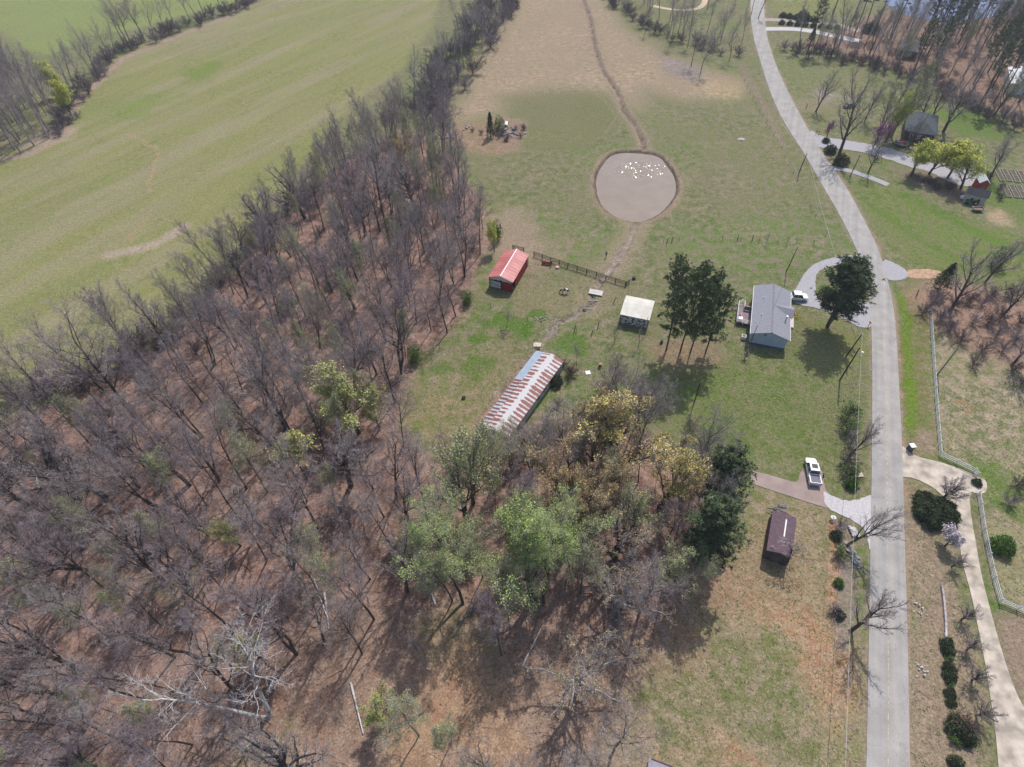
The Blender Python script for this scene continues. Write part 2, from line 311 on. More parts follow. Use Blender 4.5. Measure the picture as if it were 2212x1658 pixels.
# litter of the wood
wl = poly_sd(wx, wy, W2(WOOD)); lt = ss(n2, .35, .65)[:, None]
lay(ss(wl, -2.5, 3.0), LIT*(1-lt*.5) + c3(.21,.128,.10)*lt*.5, LIT2)
region([(600,1450),(760,1360),(1000,1300),(1200,1330),(1420,1330),(1420,1500),(1300,1760),(500,1800),(480,1640)], c3(.25,.155,.11), c3(.31,.225,.165), 7, s=.8)
spot((990,1400), 5, c3(.16,.17,.06), c3(.28,.2,.12), .6, 3); spot((1000,1560), 7, c3(.33,.19,.11), c3(.38,.25,.15), .7, 4)
spot((360,1275), 4, c3(.12,.15,.05), c3(.24,.19,.13), .7, 2); spot((545,1620), 3.5, c3(.13,.15,.06), c3(.25,.18,.13), .7, 2)
region([(870,860),(960,830),(1050,830),(1090,780),(1130,860),(1040,960),(930,990),(880,930)], c3(.19,.18,.085), c3(.28,.2,.13), 5, s=.75)
# bottom right yard
region([(1440,1420),(1500,1330),(1590,1230),(1640,1060),(1780,1090),(1800,1300),(1850,1420),(1850,1800),(1280,1800),(1340,1560)], c3(.235,.20,.11), c3(.31,.225,.155), 5)
region([(1600,1180),(1780,1200),(1790,1330),(1640,1330)], c3(.29,.18,.115), c3(.24,.2,.11), 4, s=.6)
region([(1650,1330),(1760,1310),(1830,1380),(1840,1480),(1790,1560),(1730,1500),(1700,1400)], c3(.38,.20,.115), c3(.34,.24,.15), 3, s=.85)
region([(1480,1220),(1600,1230),(1660,1280),(1560,1330),(1500,1420),(1440,1450)], c3(.31,.165,.11), c3(.30,.21,.14), 4, s=.85)
spot((1570,1640), 3.4, c3(.40,.20,.12), c3(.36,.24,.15), .85, 1.2); spot((1710,1440), 3.4, c3(.14,.18,.06), c3(.22,.2,.12), .7, 2)
for q, r in (((1500,1590),5),((1620,1500),5),((1560,1420),4),((1690,1580),4),((1760,1600),3.5)): spot(q, r, c3(.145,.17,.062), c3(.24,.2,.13), .7, 3)
stroke([(1797,1130),(1802,1180),(1800,1240),(1806,1300)], .8, CLAY, c3(.40,.26,.17), .6)
stroke([(1824,1140),(1826,1200),(1828,1300),(1820,1390)], 1.3, c3(.27,.22,.20), c3(.22,.17,.12), .8, .8)
# verges right of the road
region([(1965,1800),(1960,1400),(1955,1160),(1953,1045),(2010,1045),(2050,1200),(2130,1500),(2150,1800)], c3(.235,.175,.125), c3(.29,.22,.15), 2.0)
region([(1944,610),(1990,640),(2005,700),(2015,850),(2020,990),(1990,1000),(1955,1000),(1945,850)], c3(.15,.165,.062), c3(.20,.17,.09), 1.6)
stroke([(1942,640),(1960,700),(1965,800),(1968,930)], .9, c3(.13,.21,.03), c3(.15,.2,.045), .8, .9)
region([(1985,930),(2020,935),(2026,1000),(2110,1040),(2090,1030),(1985,995)], c3(.24,.17,.125), c3(.28,.21,.15), 1.6, s=.9)
region([(2010,680),(2100,640),(2300,600),(2500,700),(2500,1450),(2212,1330),(2165,1300),(2130,1150),(2115,1040),(2030,980)], c3(.17,.18,.085), c3(.33,.26,.185), 2.0)
region([(1960,640),(2020,600),(2120,620),(2300,680),(2300,830),(2150,780),(2050,740),(2010,700)], c3(.33,.20,.15), c3(.25,.16,.12), 3, s=.9)
region(Z9([(1950,60),(2211,90),(2211,520),(2080,560),(2000,380)]), c3(.33,.30,.17), c3(.21,.19,.10), 2, s=.9)
spot((2150,1060), 7, c3(.12,.19,.035), c3(.18,.19,.09), .7, 4); stroke([(2120,1010),(2160,1050),(2212,1075)], 1.5, c3(.10,.19,.03), LUSH2, 1.2, .8); stroke([(2150,1085),(2215,1120)], 1.2, c3(.10,.19,.03), LUSH2, 1, .8)
for q in ((2090,880),(2095,890),(2082,870),(2075,873),(2170,1205),(2178,1175),(2175,1235)): spot(q, .9, c3(.30,.18,.09), c3(.25,.2,.1), .7, .6)
region([(2140,1330),(2212,1330),(2600,1450),(2600,1900),(2300,1900),(2200,1520)], c3(.25,.185,.13), c3(.24,.18,.13), 1.2, 0)
# upper right lawns
region([(1665,120),(1760,140),(1930,170),(2050,210),(2020,300),(1880,320),(1760,270)], c3(.15,.185,.065), c3(.22,.19,.12), 4, s=.7)
region([(1830,385),(1950,410),(2080,470),(2220,520),(2300,640),(2120,590),(1960,590),(1900,500)], c3(.125,.185,.045), c3(.19,.19,.085), 4, s=.85)
stroke([(1950,420),(2050,470),(2200,545)], 1.6, c3(.10,.18,.03), LUSH2, 1.5, .7); stroke([(1880,440),(1960,500),(2060,560)], 1.3, c3(.11,.18,.035), LUSH2, 1.2, .7)
region([(1660,20),(1700,-60),(1830,-60),(1850,30),(1740,40)], c3(.165,.20,.06), c3(.24,.22,.11), 3, s=.8)
region([(1690,100),(1800,105),(1940,150),(2050,200),(2300,300),(2300,60),(2100,-60),(1900,30),(1780,80)], c3(.20,.115,.09), c3(.26,.17,.13), 4, s=.9)
spot((2110,270), 10, c3(.11,.18,.04), LUSH2, .8, 6); spot((2170,420), 9, c3(.12,.185,.045), LUSH2, .7, 5)
region([(1940,365),(2040,385),(2090,410),(2080,440),(2010,420),(1950,390)], c3(.25,.17,.14), c3(.20,.14,.11), 3, s=.7)
spot((2150,468), 3.0, c3(.40,.27,.19), c3(.3,.24,.15), .8, 1.5)
spot((1798,205), 5, c3(.36,.31,.31), c3(.24,.2,.15), .6, 3); spot((1735,225), 6, c3(.28,.22,.15), c3(.2,.18,.1), .6, 4)
# roadside wear
RL = [(1866,1800),(1871,1658),(1876,1400),(1880,1150),(1883,1000),(1884,800),(1882,700),(1876,620),(1860,565),(1847,533),(1815,467),(1775,400),(1738,333),(1693,267),(1663,200),(1642,133),(1623,67),(1621,0),(1620,-70)]
RR = [(1968,1800),(1965,1658),(1961,1400),(1953,1150),(1950,1000),(1941,820),(1936,720),(1928,650),(1912,585),(1895,533),(1862,467),(1825,400),(1777,333),(1738,267),(1702,200),(1672,133),(1653,67),(1650,0),(1649,-70)]
stroke(RL, .35, c3(.30,.22,.17), c3(.24,.2,.13), .4, .8); stroke(RR, .45, c3(.34,.22,.16), c3(.27,.21,.15), .45, .9)
stroke([(1555,170),(1600,290),(1665,380),(1722,500),(1800,640)], .25, c3(.23,.2,.1), c3(.22,.19,.1), .3, .5)
stroke([(1600,140),(1640,210),(1660,250),(1680,290),(1690,310)], 1.0, c3(.27,.2,.15), c3(.17,.14,.1), .8, .8)
stroke([(1370,475),(1330,455),(1290,420),(1285,380),(1300,345),(1340,332),(1400,330),(1440,345),(1465,390),(1462,430),(1430,465),(1390,478)], 1.2, c3(.29,.21,.145), c3(.22,.17,.12), .8, .9)
# broad uneven tone everywhere: damp, thin and thatchy patches
tt = (1 + .42*(n4-.5) + .30*(fbm(X, Y, 4.5, 2, 3)-.5))[:, None]; A = A*tt; B = B*(2-tt)**.5
br = (ss(fbm(X, Y, 16, 4), .52, .68)*.25)[:, None]; A = A*(1-br) + c3(.215,.18,.125)*br
# heights: pond bowl, creek, roadside swale
pd = poly_sd(X, Y, chaikin_(W2(POND))); Zg = -1.5*ss(pd, -.5, 1.6)
du = line_d(fx_, fy_, W2(CREEK_UP)); dd = line_d(fx_, fy_, W2(CREEK_DN))
Zg = Zg - .9*(1-ss(du, .25, 1.1)) - .6*(1-ss(dd, .2, 1.0))
lay(1-ss(du, .2, .65), c3(.10,.075,.06), c3(.2,.15,.12)); lay(1-ss(dd, .2, .7), c3(.22,.17,.145), c3(.36,.30,.27), .9)
sk = ss(fbm(X, Y, 1.6, 6, 3), .45, .6)
lay((1-ss(dd, 1.0, 2.0))*sk, c3(.33,.27,.235), c3(.13,.10,.08), .85); lay((1-ss(du, .9, 1.7))*sk, c3(.16,.12,.09), c3(.3,.24,.19), .8)
lay(ss(pd, -2.4, -1.0)*.6, c3(.30,.21,.15), c3(.2,.16,.1)); lay(ss(pd + .95*(fbm(X, Y, 1.8, 3)-.5), -.75, .0), c3(.085,.064,.05), c3(.14,.11,.085))
stroke([(1150,770),(1120,800),(1085,850),(1060,880),(1040,915)], 1.1, c3(.33,.22,.15), c3(.25,.18,.12), .8, .6)
stroke([(1060,665),(1110,680),(1170,700),(1230,712),(1300,735)], .25, c3(.30,.24,.16), c3(.26,.2,.13), .35, .8)
Zg = Zg + .12*(fbm(X, Y, 9, 3)-.5)*(ss(wl, 0, 5)) + .0
def tone(Q, g, sat):
    m_ = Q.mean(1, keepdims=True); return (m_ + (Q-m_)*sat)*g
green_ = ss(A[:, 1]-A[:, 0], -.05, .03)[:, None]; A = A*(1-green_) + tone(A, .83, 1.18)*green_; green_ = ss(B[:, 1]-B[:, 0], -.05, .03)[:, None]; B = B*(1-green_) + tone(B, .84, 1.08)*green_
P3 = np.stack([X0, Y, Zg], 1)
me = bpy.data.meshes.new('ground'); me.vertices.add(X.size); me.vertices.foreach_set('co', P3.ravel())
i0 = (np.arange(NY-1)[:, None]*NX + np.arange(NX-1)[None, :]).ravel()
q = np.stack([i0, i0+1, i0+NX+1, i0+NX], 1).ravel()
me.loops.add(q.size); me.loops.foreach_set('vertex_index', q); me.polygons.add(i0.size)
me.polygons.foreach_set('loop_start', np.arange(i0.size)*4); me.polygons.foreach_set('loop_total', np.full(i0.size, 4)); me.update(calc_edges=True)
me.polygons.foreach_set('use_smooth', np.ones(i0.size, bool))
for nm, arr in (('colour_a', A), ('colour_b', B)):
    at = me.attributes.new(nm, 'FLOAT_COLOR', 'POINT'); at.data.foreach_set('color', np.concatenate([arr, np.ones((X.size, 1))], 1).ravel())
gm = bpy.data.materials.new('ground'); gm.use_nodes = True; n = gm.node_tree.nodes; l = gm.node_tree.links; b = n['Principled BSDF']
b.inputs['Roughness'].default_value = 1; b.inputs['Specular IOR Level'].default_value = .1
tc = n.new('ShaderNodeTexCoord')
def nz(scale, det, rgh=.6):
    k = n.new('ShaderNodeTexNoise'); k.inputs['Scale'].default_value = scale; k.inputs['Detail'].default_value = det; k.inputs['Roughness'].default_value = rgh
    l.new(tc.outputs['Object'], k.inputs['Vector']); return k
def mth(op, a, b_=None, c=None):
    k = n.new('ShaderNodeMath'); k.operation = op
    for i, v in enumerate((a, b_, c)):
        if v is None: continue
        if isinstance(v, (int, float)): k.inputs[i].default_value = v
        else: l.new(v, k.inputs[i])
    return k.outputs[0]
aa = n.new('ShaderNodeAttribute'); aa.attribute_name = 'colour_a'; ab = n.new('ShaderNodeAttribute'); ab.attribute_name = 'colour_b'
f1 = nz(.45, 12, .72); f2 = nz(3.2, 6, .7); f3 = nz(9.0, 3, .6); f4 = nz(1.3, 5, .75)
r1 = n.new('ShaderNodeMapRange'); r1.inputs['From Min'].default_value = .42; r1.inputs['From Max'].default_value = .58; l.new(f1.outputs['Fac'], r1.inputs['Value'])
mx = n.new('ShaderNodeMix'); mx.data_type = 'RGBA'; l.new(r1.outputs[0], mx.inputs[0]); l.new(aa.outputs['Color'], mx.inputs[6]); l.new(ab.outputs['Color'], mx.inputs[7])
v1 = mth('MULTIPLY_ADD', f2.outputs['Fac'], 2.0, 0.0); v2 = mth('MULTIPLY_ADD', f3.outputs['Fac'], 1.3, .35); v3 = mth('MULTIPLY_ADD', f4.outputs['Fac'], 1.5, .25)
vv = mth('MULTIPLY', mth('MULTIPLY', v1, v2), v3)
sc = n.new('ShaderNodeVectorMath'); sc.operation = 'SCALE'; l.new(mx.outputs[2], sc.inputs[0]); l.new(vv, sc.inputs['Scale']); l.new(sc.outputs[0], b.inputs['Base Color'])
bp = n.new('ShaderNodeBump'); bp.inputs['Strength'].default_value = .7; bp.inputs['Distance'].default_value = .12; l.new(f2.outputs['Fac'], bp.inputs['Height']); l.new(bp.outputs[0], b.inputs['Normal'])
me.materials.append(gm); go = bpy.data.objects.new('ground', me); C.objects.link(go); tag(go, kind='structure')

# ------------------------------------------------------------------ roads, drives, water (sheets a few mm apart)
def sheet(name, px, m, z, world=None, sub=0, jag=0.0, seed=1):
    pts = world or W2(px); rn = random.Random(seed)
    if sub:
        o = []
        for i in range(len(pts)):
            a = Vector(pts[i]); b_ = Vector(pts[(i+1) % len(pts)]); k = max(1, int((b_-a).length/sub))
            for j in range(k):
                p = a.lerp(b_, j/k); o.append((p.x + rn.uniform(-jag, jag), p.y + rn.uniform(-jag, jag)))
        pts = o
    from mathutils.geometry import tessellate_polygon
    v = [Vector((p[0], p[1], z)) for p in pts]; tr = tessellate_polygon([v])
    mb = MB(); mb.v = [tuple(p) for p in v]
    for t_ in tr:
        a, b_, c_ = (v[i] for i in t_); up = (b_-a).cross(c_-a).z > 0
        mb.f.append(tuple(t_) if up else tuple(reversed(t_))); mb.m.append(0)
    o = mb.build(name, m); tag(o, kind='structure'); return o
def chaikin(pts, it=2, closed=False):
    for _ in range(it):
        o = []; n_ = len(pts)
        if not closed: o.append(pts[0])
        for i in range(n_ if closed else n_-1):
            a = pts[i]; b_ = pts[(i+1) % n_]
            o += [(a[0]*.75+b_[0]*.25, a[1]*.75+b_[1]*.25), (a[0]*.25+b_[0]*.75, a[1]*.25+b_[1]*.75)]
        if not closed: o.append(pts[-1])
        pts = o
    return pts
ZR = .10
am = M['asphalt']; 
n_ = am.node_tree.nodes; l_ = am.node_tree.links   # lengthwise wheel wear, oil and patches come from stretched noise
wl_ = chaikin(W2(RL)); wr_ = chaikin(W2(RR))
rb = MB(); N_ = min(len(wl_), len(wr_))
for i in range(N_-1):
    a, b_, c_, d_ = wl_[i], wr_[i], wr_[i+1], wl_[i+1]
    for k in range(4):
        f0, f1_ = k/4, (k+1)/4
        L_ = lambda p, q_, f: (p[0]+(q_[0]-p[0])*f, p[1]+(q_[1]-p[1])*f, ZR)
        rb.quad([L_(a, b_, f0), L_(a, b_, f1_), L_(d_, c_, f1_), L_(d_, c_, f0)], 0)
    rb.quad([(a[0], a[1], ZR), (d_[0], d_[1], ZR), (d_[0], d_[1], -.2), (a[0], a[1], -.2)], 0)
    rb.quad([(b_[0], b_[1], -.2), (c_[0], c_[1], -.2), (c_[0], c_[1], ZR), (b_[0], b_[1], ZR)], 0)
road = rb.build('road', M['asphalt']); tag(road, kind='structure')
cl = MB(); off = .055
for i in range(N_-1):
    ma = Vector(((wl_[i][0]*.5+wr_[i][0]*.5), (wl_[i][1]*.5+wr_[i][1]*.5))); mb_ = Vector(((wl_[i+1][0]*.5+wr_[i+1][0]*.5), (wl_[i+1][1]*.5+wr_[i+1][1]*.5)))
    d = (mb_-ma); d.normalize(); p = Vector((-d.y, d.x))*off
    if ma.y > 90: break
    cl.quad([(ma.x+p.x, ma.y+p.y, ZR+.004), (ma.x-p.x, ma.y-p.y, ZR+.004), (mb_.x-p.x, mb_.y-p.y, ZR+.004), (mb_.x+p.x, mb_.y+p.y, ZR+.004)])
tag(cl.build('centre_line', M['tarmac_line']), kind='structure')
ZD = .085
sheet('gravel_drive', None, M['gravel'], ZD, chaikin(W2(Z6([(1170,-8),(1000,5),(860,45),(790,110),(745,190),(725,230),(700,290),(760,322),(900,345),(1010,390),(1080,425),(1150,470),(1235,465),(1235,305),(1130,300),(1000,290),(905,300),(862,280),(858,150),(880,100),(930,75),(1000,60),(1170,80)])), 1, True), .5, .1)
sheet('gravel_apron', None, M['gravel'], ZD-.008, chaikin(W2(Z6([(1290,15),(1390,55),(1460,105),(1455,150),(1340,168),(1300,120)])), 1, True), .5, .1)
sheet('dirt_track', None, mat('dirt', (.42,.27,.17), var=.2, scale=1), .068, chaikin(W2(Z6([(1440,95),(1530,85),(1640,90),(1700,120),(1640,150),(1450,150)])), 1, True), .6, .15)
sheet('concrete_drive', None, M['concrete'], ZD, chaikin(W2(Z6([(1405,1225),(1430,1238),(1500,1300),(1640,1330),(1830,1390),(1920,1440),(1965,1450),(1972,1530),(1930,1545),(1852,1530),(1868,1700)]) + Z9([(1905,250),(1930,400),(1980,600),(2040,820),(2110,1050),(2180,1230),(2260,1340),(2700,1750),(2060,1950),(2045,1658),(2020,1400),(1990,1200),(1960,1000),(1920,800),(1870,550),(1822,380),(1795,250),(1775,60)]) + Z6([(1740,1620),(1700,1570),(1620,1500),(1500,1440),(1405,1432)])), 1, True))
sheet('brown_concrete_drive', None, M['brown_concrete'], ZD-.016, chaikin(W2(Z6([(440,1388),(480,1400),(560,1420),(700,1462),(745,1470),(755,1420),(780,1375),(840,1362),(905,1380),(915,1500),(955,1555),(972,1600),(955,1642),(850,1610),(700,1560),(560,1515),(440,1475)])), 1, True))
sheet('white_gravel_drive', None, M['white_gravel'], ZD-.008, chaikin(W2(Z6([(905,1520),(950,1548),(1010,1575),(1100,1592),(1180,1562),(1232,1545),(1232,1700)]) + Z9([(1228,160),(1215,290),(1190,130),(1130,80),(1040,30),(930,-12)])), 1, True), .5, .12)
sheet('gravel_yard', None, M['gravel'], ZD, chaikin(W2(Z3([(815,835),(900,890),(1060,910),(1200,935),(1330,960),(1480,1010),(1600,1060),(1690,1060),(1750,1000),(1790,935),(1850,930),(1890,1000),(1945,1100),(1900,1180),(1860,1215),(1780,1200),(1700,1170),(1600,1115),(1450,1080),(1320,1030),(1150,985),(1000,965),(900,965),(860,930)])), 1, True), .8, .2)
def band(name, px, wd, m, z):
    pts = [Vector(p) for p in chaikin(W2(px))]; mb = MB(); L1 = []; 
    for i, p in enumerate(pts):
        d = (pts[min(i+1, len(pts)-1)] - pts[max(i-1, 0)]); d.normalize(); L1.append((p + Vector((-d.y, d.x))*wd/2, p - Vector((-d.y, d.x))*wd/2))
    for (a, b_), (c_, d_) in zip(L1[:-1], L1[1:]): mb.quad([(b_.x, b_.y, z), (d_.x, d_.y, z), (c_.x, c_.y, z), (a.x, a.y, z)])
    return tag(mb.build(name, m), kind='structure')
band('farm_lane', Z3([(960,1090),(1040,1100),(1100,1112),(1180,1140),(1250,1165),(1330,1200)]), 2.2, M['gravel'], .06)
band('far_drive', Z3([(525,128),(700,135),(850,150),(1000,160),(1150,205)]), 4.0, mat('far_gravel', (.36,.29,.25), var=.15, scale=.8), .06)
band('far_gravel_drive', Z3([(530,190),(700,188),(850,205),(1000,240),(1150,270)]), 4.5, M['white_gravel'], .07)
band('dirt_ring', [(1405,12),(1430,18),(1458,22),(1490,23),(1512,18),(1522,8),(1525,-10)], 2.6, mat('pale_dirt', (.5,.38,.27), var=.2, scale=1), .06)
wm = bpy.data.materials.new('muddy_water'); wm.use_nodes = True; n = wm.node_tree.nodes; l = wm.node_tree.links; b = n['Principled BSDF']
b.inputs['Base Color'].default_value = (.25,.195,.16,1); b.inputs['Roughness'].default_value = .075; b.inputs['Specular IOR Level'].default_value = .5
tc = n.new('ShaderNodeTexCoord'); gc = G(1385, 364)
def vm(op, a_, b_=None, sc=None):
    k = n.new('ShaderNodeVectorMath'); k.operation = op
    for i, v in enumerate((a_, b_)):
        if v is None: continue
        if isinstance(v, tuple): k.inputs[i].default_value = v
        else: l.new(v, k.inputs[i])
    if sc is not None: l.new(sc, k.inputs['Scale'])
    return k
rel = vm('MULTIPLY', vm('SUBTRACT', tc.outputs['Object'], (gc.x, gc.y, -.28)).outputs[0], (1/9.5, 1/5.5, 0)); ml = vm('LENGTH', rel.outputs[0])   # ripple patch added and shaped so that sun glints fall here
mr = n.new('ShaderNodeMapRange'); mr.inputs['From Min'].default_value = .75; mr.inputs['From Max'].default_value = 1.15; mr.inputs['To Min'].default_value = .62; mr.inputs['To Max'].default_value = .12; l.new(ml.outputs['Value'], mr.inputs['Value'])
vo = n.new('ShaderNodeTexVoronoi'); vo.inputs['Scale'].default_value = 7.0; l.new(tc.outputs['Object'], vo.inputs['Vector'])
wn = vm('NORMALIZE', vm('ADD', vm('MULTIPLY', vm('SCALE', vm('SUBTRACT', vo.outputs['Color'], (.5, .5, .5)).outputs[0], None, mr.outputs[0]).outputs[0], (1, 1, 0)).outputs[0], (0, 0, 1)).outputs[0]); l.new(wn.outputs[0], b.inputs['Normal'])
k1 = n.new('ShaderNodeTexNoise'); k1.inputs['Scale'].default_value = .25; k1.inputs['Detail'].default_value = 5; l.new(tc.outputs['Object'], k1.inputs['Vector']); rp = n.new('ShaderNodeValToRGB'); rp.color_ramp.elements[0].position = .3; rp.color_ramp.elements[1].position = .7
rp.color_ramp.elements[0].color = (.225,.172,.13,1); rp.color_ramp.elements[1].color = (.26,.205,.158,1); l.new(k1.outputs['Fac'], rp.inputs[0]); l.new(rp.outputs[0], b.inputs['Base Color'])
sheet('pond_water', None, wm, -.55, chaikin(W2(POND), 2, True))
lm = bpy.data.materials.new('lake_water'); lm.use_nodes = True; b = lm.node_tree.nodes['Principled BSDF']; b.inputs['Base Color'].default_value = (.035,.07,.20,1); b.inputs['Roughness'].default_value = .12
sheet('lake_water', None, lm, .05, chaikin(W2([(1900,-60),(1905,10),(1960,35),(2010,45),(2060,52),(2110,45),(2160,30),(2250,20),(2250,-80)]), 2, True))
# ------------------------------------------------------------------ trees
def rot_dir(d, ang, az):
    d = d.normalized(); u = d.orthogonal().normalized(); v = d.cross(u)
    return (d*math.cos(ang) + (u*math.cos(az) + v*math.sin(az))*math.sin(ang)).normalized()
def grow(rn, segs, p, d, L, r, lvl, prm, az0=0.0):
    """one branch: a wobbling tapered polyline with children along it"""
    n = prm['n'][lvl]; up = prm['up'][lvl]; wob = prm['wob'][lvl]; pts = [p.copy()]; dirs = []
    for i in range(n):
        d = (d + Vector((rn.gauss(0, wob), rn.gauss(0, wob), rn.gauss(0, wob)*.6 + up))).normalized(); dirs.append(d)
        pts.append(pts[-1] + d*(L/n))
    r_end = r*prm['taper'][lvl]; rr = [r + (r_end-r)*(i/n) for i in range(n+1)]
    for i in range(n): segs.append((pts[i], pts[i+1], rr[i], rr[i+1], lvl))
    if lvl >= prm['max']: return
    k = prm['kids'][lvl]; s0 = prm['start'][lvl]; az = rn.uniform(0, 6.28)
    for j in range(k):
        t = s0 + (1-s0)*((j+rn.uniform(.1, .9))/k); t = min(t, .999); q = t*n; i = int(q); f = q-i
        bp = pts[i].lerp(pts[i+1], f); az += 2.4 + rn.uniform(-.5, .5)
        a = R(prm['ang'][lvl] + rn.uniform(-12, 12)); cd = rot_dir(dirs[i], a, az)
        cl_ = L*prm['len'][lvl]*rn.uniform(.65, 1.15)*(1 - prm['fall'][lvl]*(t-s0)/(1-s0+1e-6))
        grow(rn, segs, bp, cd, cl_, max(.011, min(rr[i]*.8, (rr[i]+(rr[i+1]-rr[i])*f)*prm['rad'][lvl])), lvl+1, prm)
    if prm.get('tip', True) and lvl < prm['max']:
        for j in range(prm.get('ntip', 2)):
            grow(rn, segs, pts[-1], rot_dir(dirs[-1], R(rn.uniform(10, 28)), rn.uniform(0, 6.28)), L*prm['len'][lvl]*.7, r_end*.8, lvl+1, prm)
def PR(**k):
    d = dict(n=[6,5,4,2,2], up=[.03,.07,.05,.03,.0], wob=[.05,.11,.15,.18,.2], taper=[.35,.3,.3,.5,.5], kids=[10,6,5,4,0], start=[.46,.22,.15,.1,0],
             ang=[40,40,42,44,0], len=[.50,.50,.52,.6,0], fall=[.45,.3,.2,.1,0], rad=[.5,.55,.5,.6,0], max=4)
    d.update(k); return d
TYPES = {
 'forest': PR(),
 'crooked': PR(n=[7,7,5,2,2], start=[.3,.15,.15,.1,0], kids=[8,6,5,4,0], len=[.62,.45,.5,.5,0], ang=[46,44,42,44,0], wob=[.12,.24,.24,.2,.2], rad=[.6,.55,.5,.6,0], up=[.03,.09,.05,.03,0]),
 'sparse': PR(kids=[9,6,4,2,0], len=[.45,.45,.5,.5,0], rad=[.5,.55,.55,.6,0]),
 'slender': PR(kids=[10,7,5,4,0], start=[.5,.25,.15,.1,0], len=[.34,.48,.55,.6,0], ang=[30,34,40,40,0]),
 'yard': PR(n=[4,6,4,2,2], start=[.22,.2,.2,.1,0], kids=[9,8,5,4,0], len=[.75,.42,.45,.5,0], ang=[33,32,36,40,0], up=[.02,.10,.06,.03,0], rad=[.55,.5,.5,.6,0]),
 'spread': PR(n=[3,8,5,3,2], start=[.45,.15,.15,.1,0], kids=[10,9,6,4,0], len=[1.25,.36,.45,.5,0], ang=[62,40,42,42,0], up=[.0,.045,.04,.02,0], wob=[.05,.16,.2,.2,.2], rad=[.5,.55,.5,.6,0], taper=[.7,.25,.3,.5,.5]),
 'fan': PR(n=[2,5,4,2,2], start=[.3,.15,.2,.1,0], kids=[13,7,5,3,0], len=[1.6,.38,.45,.5,0], ang=[34,26,32,38,0], up=[0,.05,.04,.02,0], rad=[.4,.5,.5,.6,0], taper=[.8,.3,.3,.5,.5]),
 'young': PR(n=[4,4,3,2,2], start=[.3,.2,.2,.1,0], kids=[8,5,4,0,0], len=[.55,.45,.5,.5,0], ang=[36,34,40,40,0], max=3),
 'brush': PR(n=[1,4,3,2,2], start=[.1,.1,.1,.1,0], kids=[16,7,5,0,0], len=[2.6,.45,.5,.5,0], ang=[48,36,42,40,0], up=[0,.05,.02,.0,0], rad=[.35,.5,.5,.6,0], taper=[.9,.3,.4,.5,.5], wob=[.05,.16,.2,.2,.2], max=3),
}
def gen_segs(kind, seed, H, r, lean=(0, 0), trunks=1):
    rn = random.Random(seed); segs = []; prm = TYPES[kind]
    frac = {'forest': .93, 'sparse': .9, 'crooked': .78, 'slender': .95, 'yard': .5, 'spread': .38, 'fan': .3, 'young': .62, 'brush': .22}[kind]
    for k in range(trunks):
        d = Vector((lean[0] + (rn.uniform(-.2, .2) if trunks > 1 else rn.gauss(0, .03)), lean[1] + (rn.uniform(-.2, .2) if trunks > 1 else rn.gauss(0, .03)), 1))
        grow(rn, segs, Vector((rn.uniform(-.2, .2) if trunks > 1 else 0, 0, -.1)), d.normalized(), H*frac*(1-.1*k), r, 0, prm)
    return segs
def segs_to_mb(segs, lv, fat=1.0, mi=0):
    mb = MB(); V = mb.v; F = mb.f
    for p0, p1, r0, r1, l_ in segs:
        if l_ not in lv: continue
        n = 7 if l_ == 0 else 5 if l_ == 1 else 3
        a = p1-p0
        if a.length < 1e-5: continue
        u = a.orthogonal().normalized(); w_ = a.cross(u).normalized(); b = len(V); r0 *= fat; r1 *= fat
        for p, r in ((p0, r0), (p1 + a*.03, r1)):
            for i in range(n):
                t = 6.2832*i/n; c = math.cos(t)*r; s = math.sin(t)*r
                V.append((p.x+u.x*c+w_.x*s, p.y+u.y*c+w_.y*s, p.z+u.z*c+w_.z*s))
        for i in range(n): F.append((b+i, b+(i+1) % n, b+n+(i+1) % n, b+n+i))
    mb.m = [mi]*len(F); return mb
def add_leaves(mb, rn, segs, minl, nleaf, size, spread, mi, aspect=.7):
    tot = sum(1 for s in segs if s[4] >= minl); per = max(1, int(nleaf/tot)+ (1 if nleaf > tot else 0)); keep = nleaf/(tot*per)
    for p0, p1, r0, r1, l_ in segs:
        if l_ < minl or rn.random() > keep: continue
        for k in range(per):
            c = p0.lerp(p1, rn.random()) + Vector((rn.gauss(0, spread), rn.gauss(0, spread), rn.gauss(0, spread)))
            u = Vector((rn.gauss(0, 1), rn.gauss(0, 1), rn.gauss(0, .6))).normalized(); v = u.orthogonal().normalized(); v = rot_dir(u, R(90), rn.uniform(0, 6.28))
            s = size*rn.uniform(.6, 1.3); u = u*s; v = v*(s*aspect); b = len(mb.v)
            for q in (c-u*.5, c+v*.5, c+u*.5, c-v*.5): mb.v.append((q.x, q.y, q.z))
            mb.f.append((b, b+1, b+2, b+3)); mb.m.append(mi)
class Tree:
    def __init__(s, name, cat, trunk, crown, H): s.name = name; s.cat = cat; s.trunk = trunk; s.crown = crown; s.H = H
LIB = {}
def bare(key, kind, seed, H, r, bark='bark', twig='twig', fat=1.3, leaf=None, nl=3000, size=.16, spread=.12, name='bare_tree', cat='tree', lean=(0, 0), trunks=1, tl=(0, 1), minl=3):
    segs = gen_segs(kind, seed, H, r, lean, trunks); mx = TYPES[kind]['max']; top = max(s[1].z for s in segs)
    tr = segs_to_mb(segs, tl).mesh(key+'_trunk', M[bark], True)
    cr = segs_to_mb(segs, [k for k in range(5) if k not in tl], fat); ms = [M[twig]]
    if leaf: add_leaves(cr, random.Random(seed+5), segs, min(minl, mx), nl, size, spread, 1); ms.append(M[leaf])
    LIB[key] = Tree(name, cat, tr, cr.mesh(key+'_crown', ms), top)
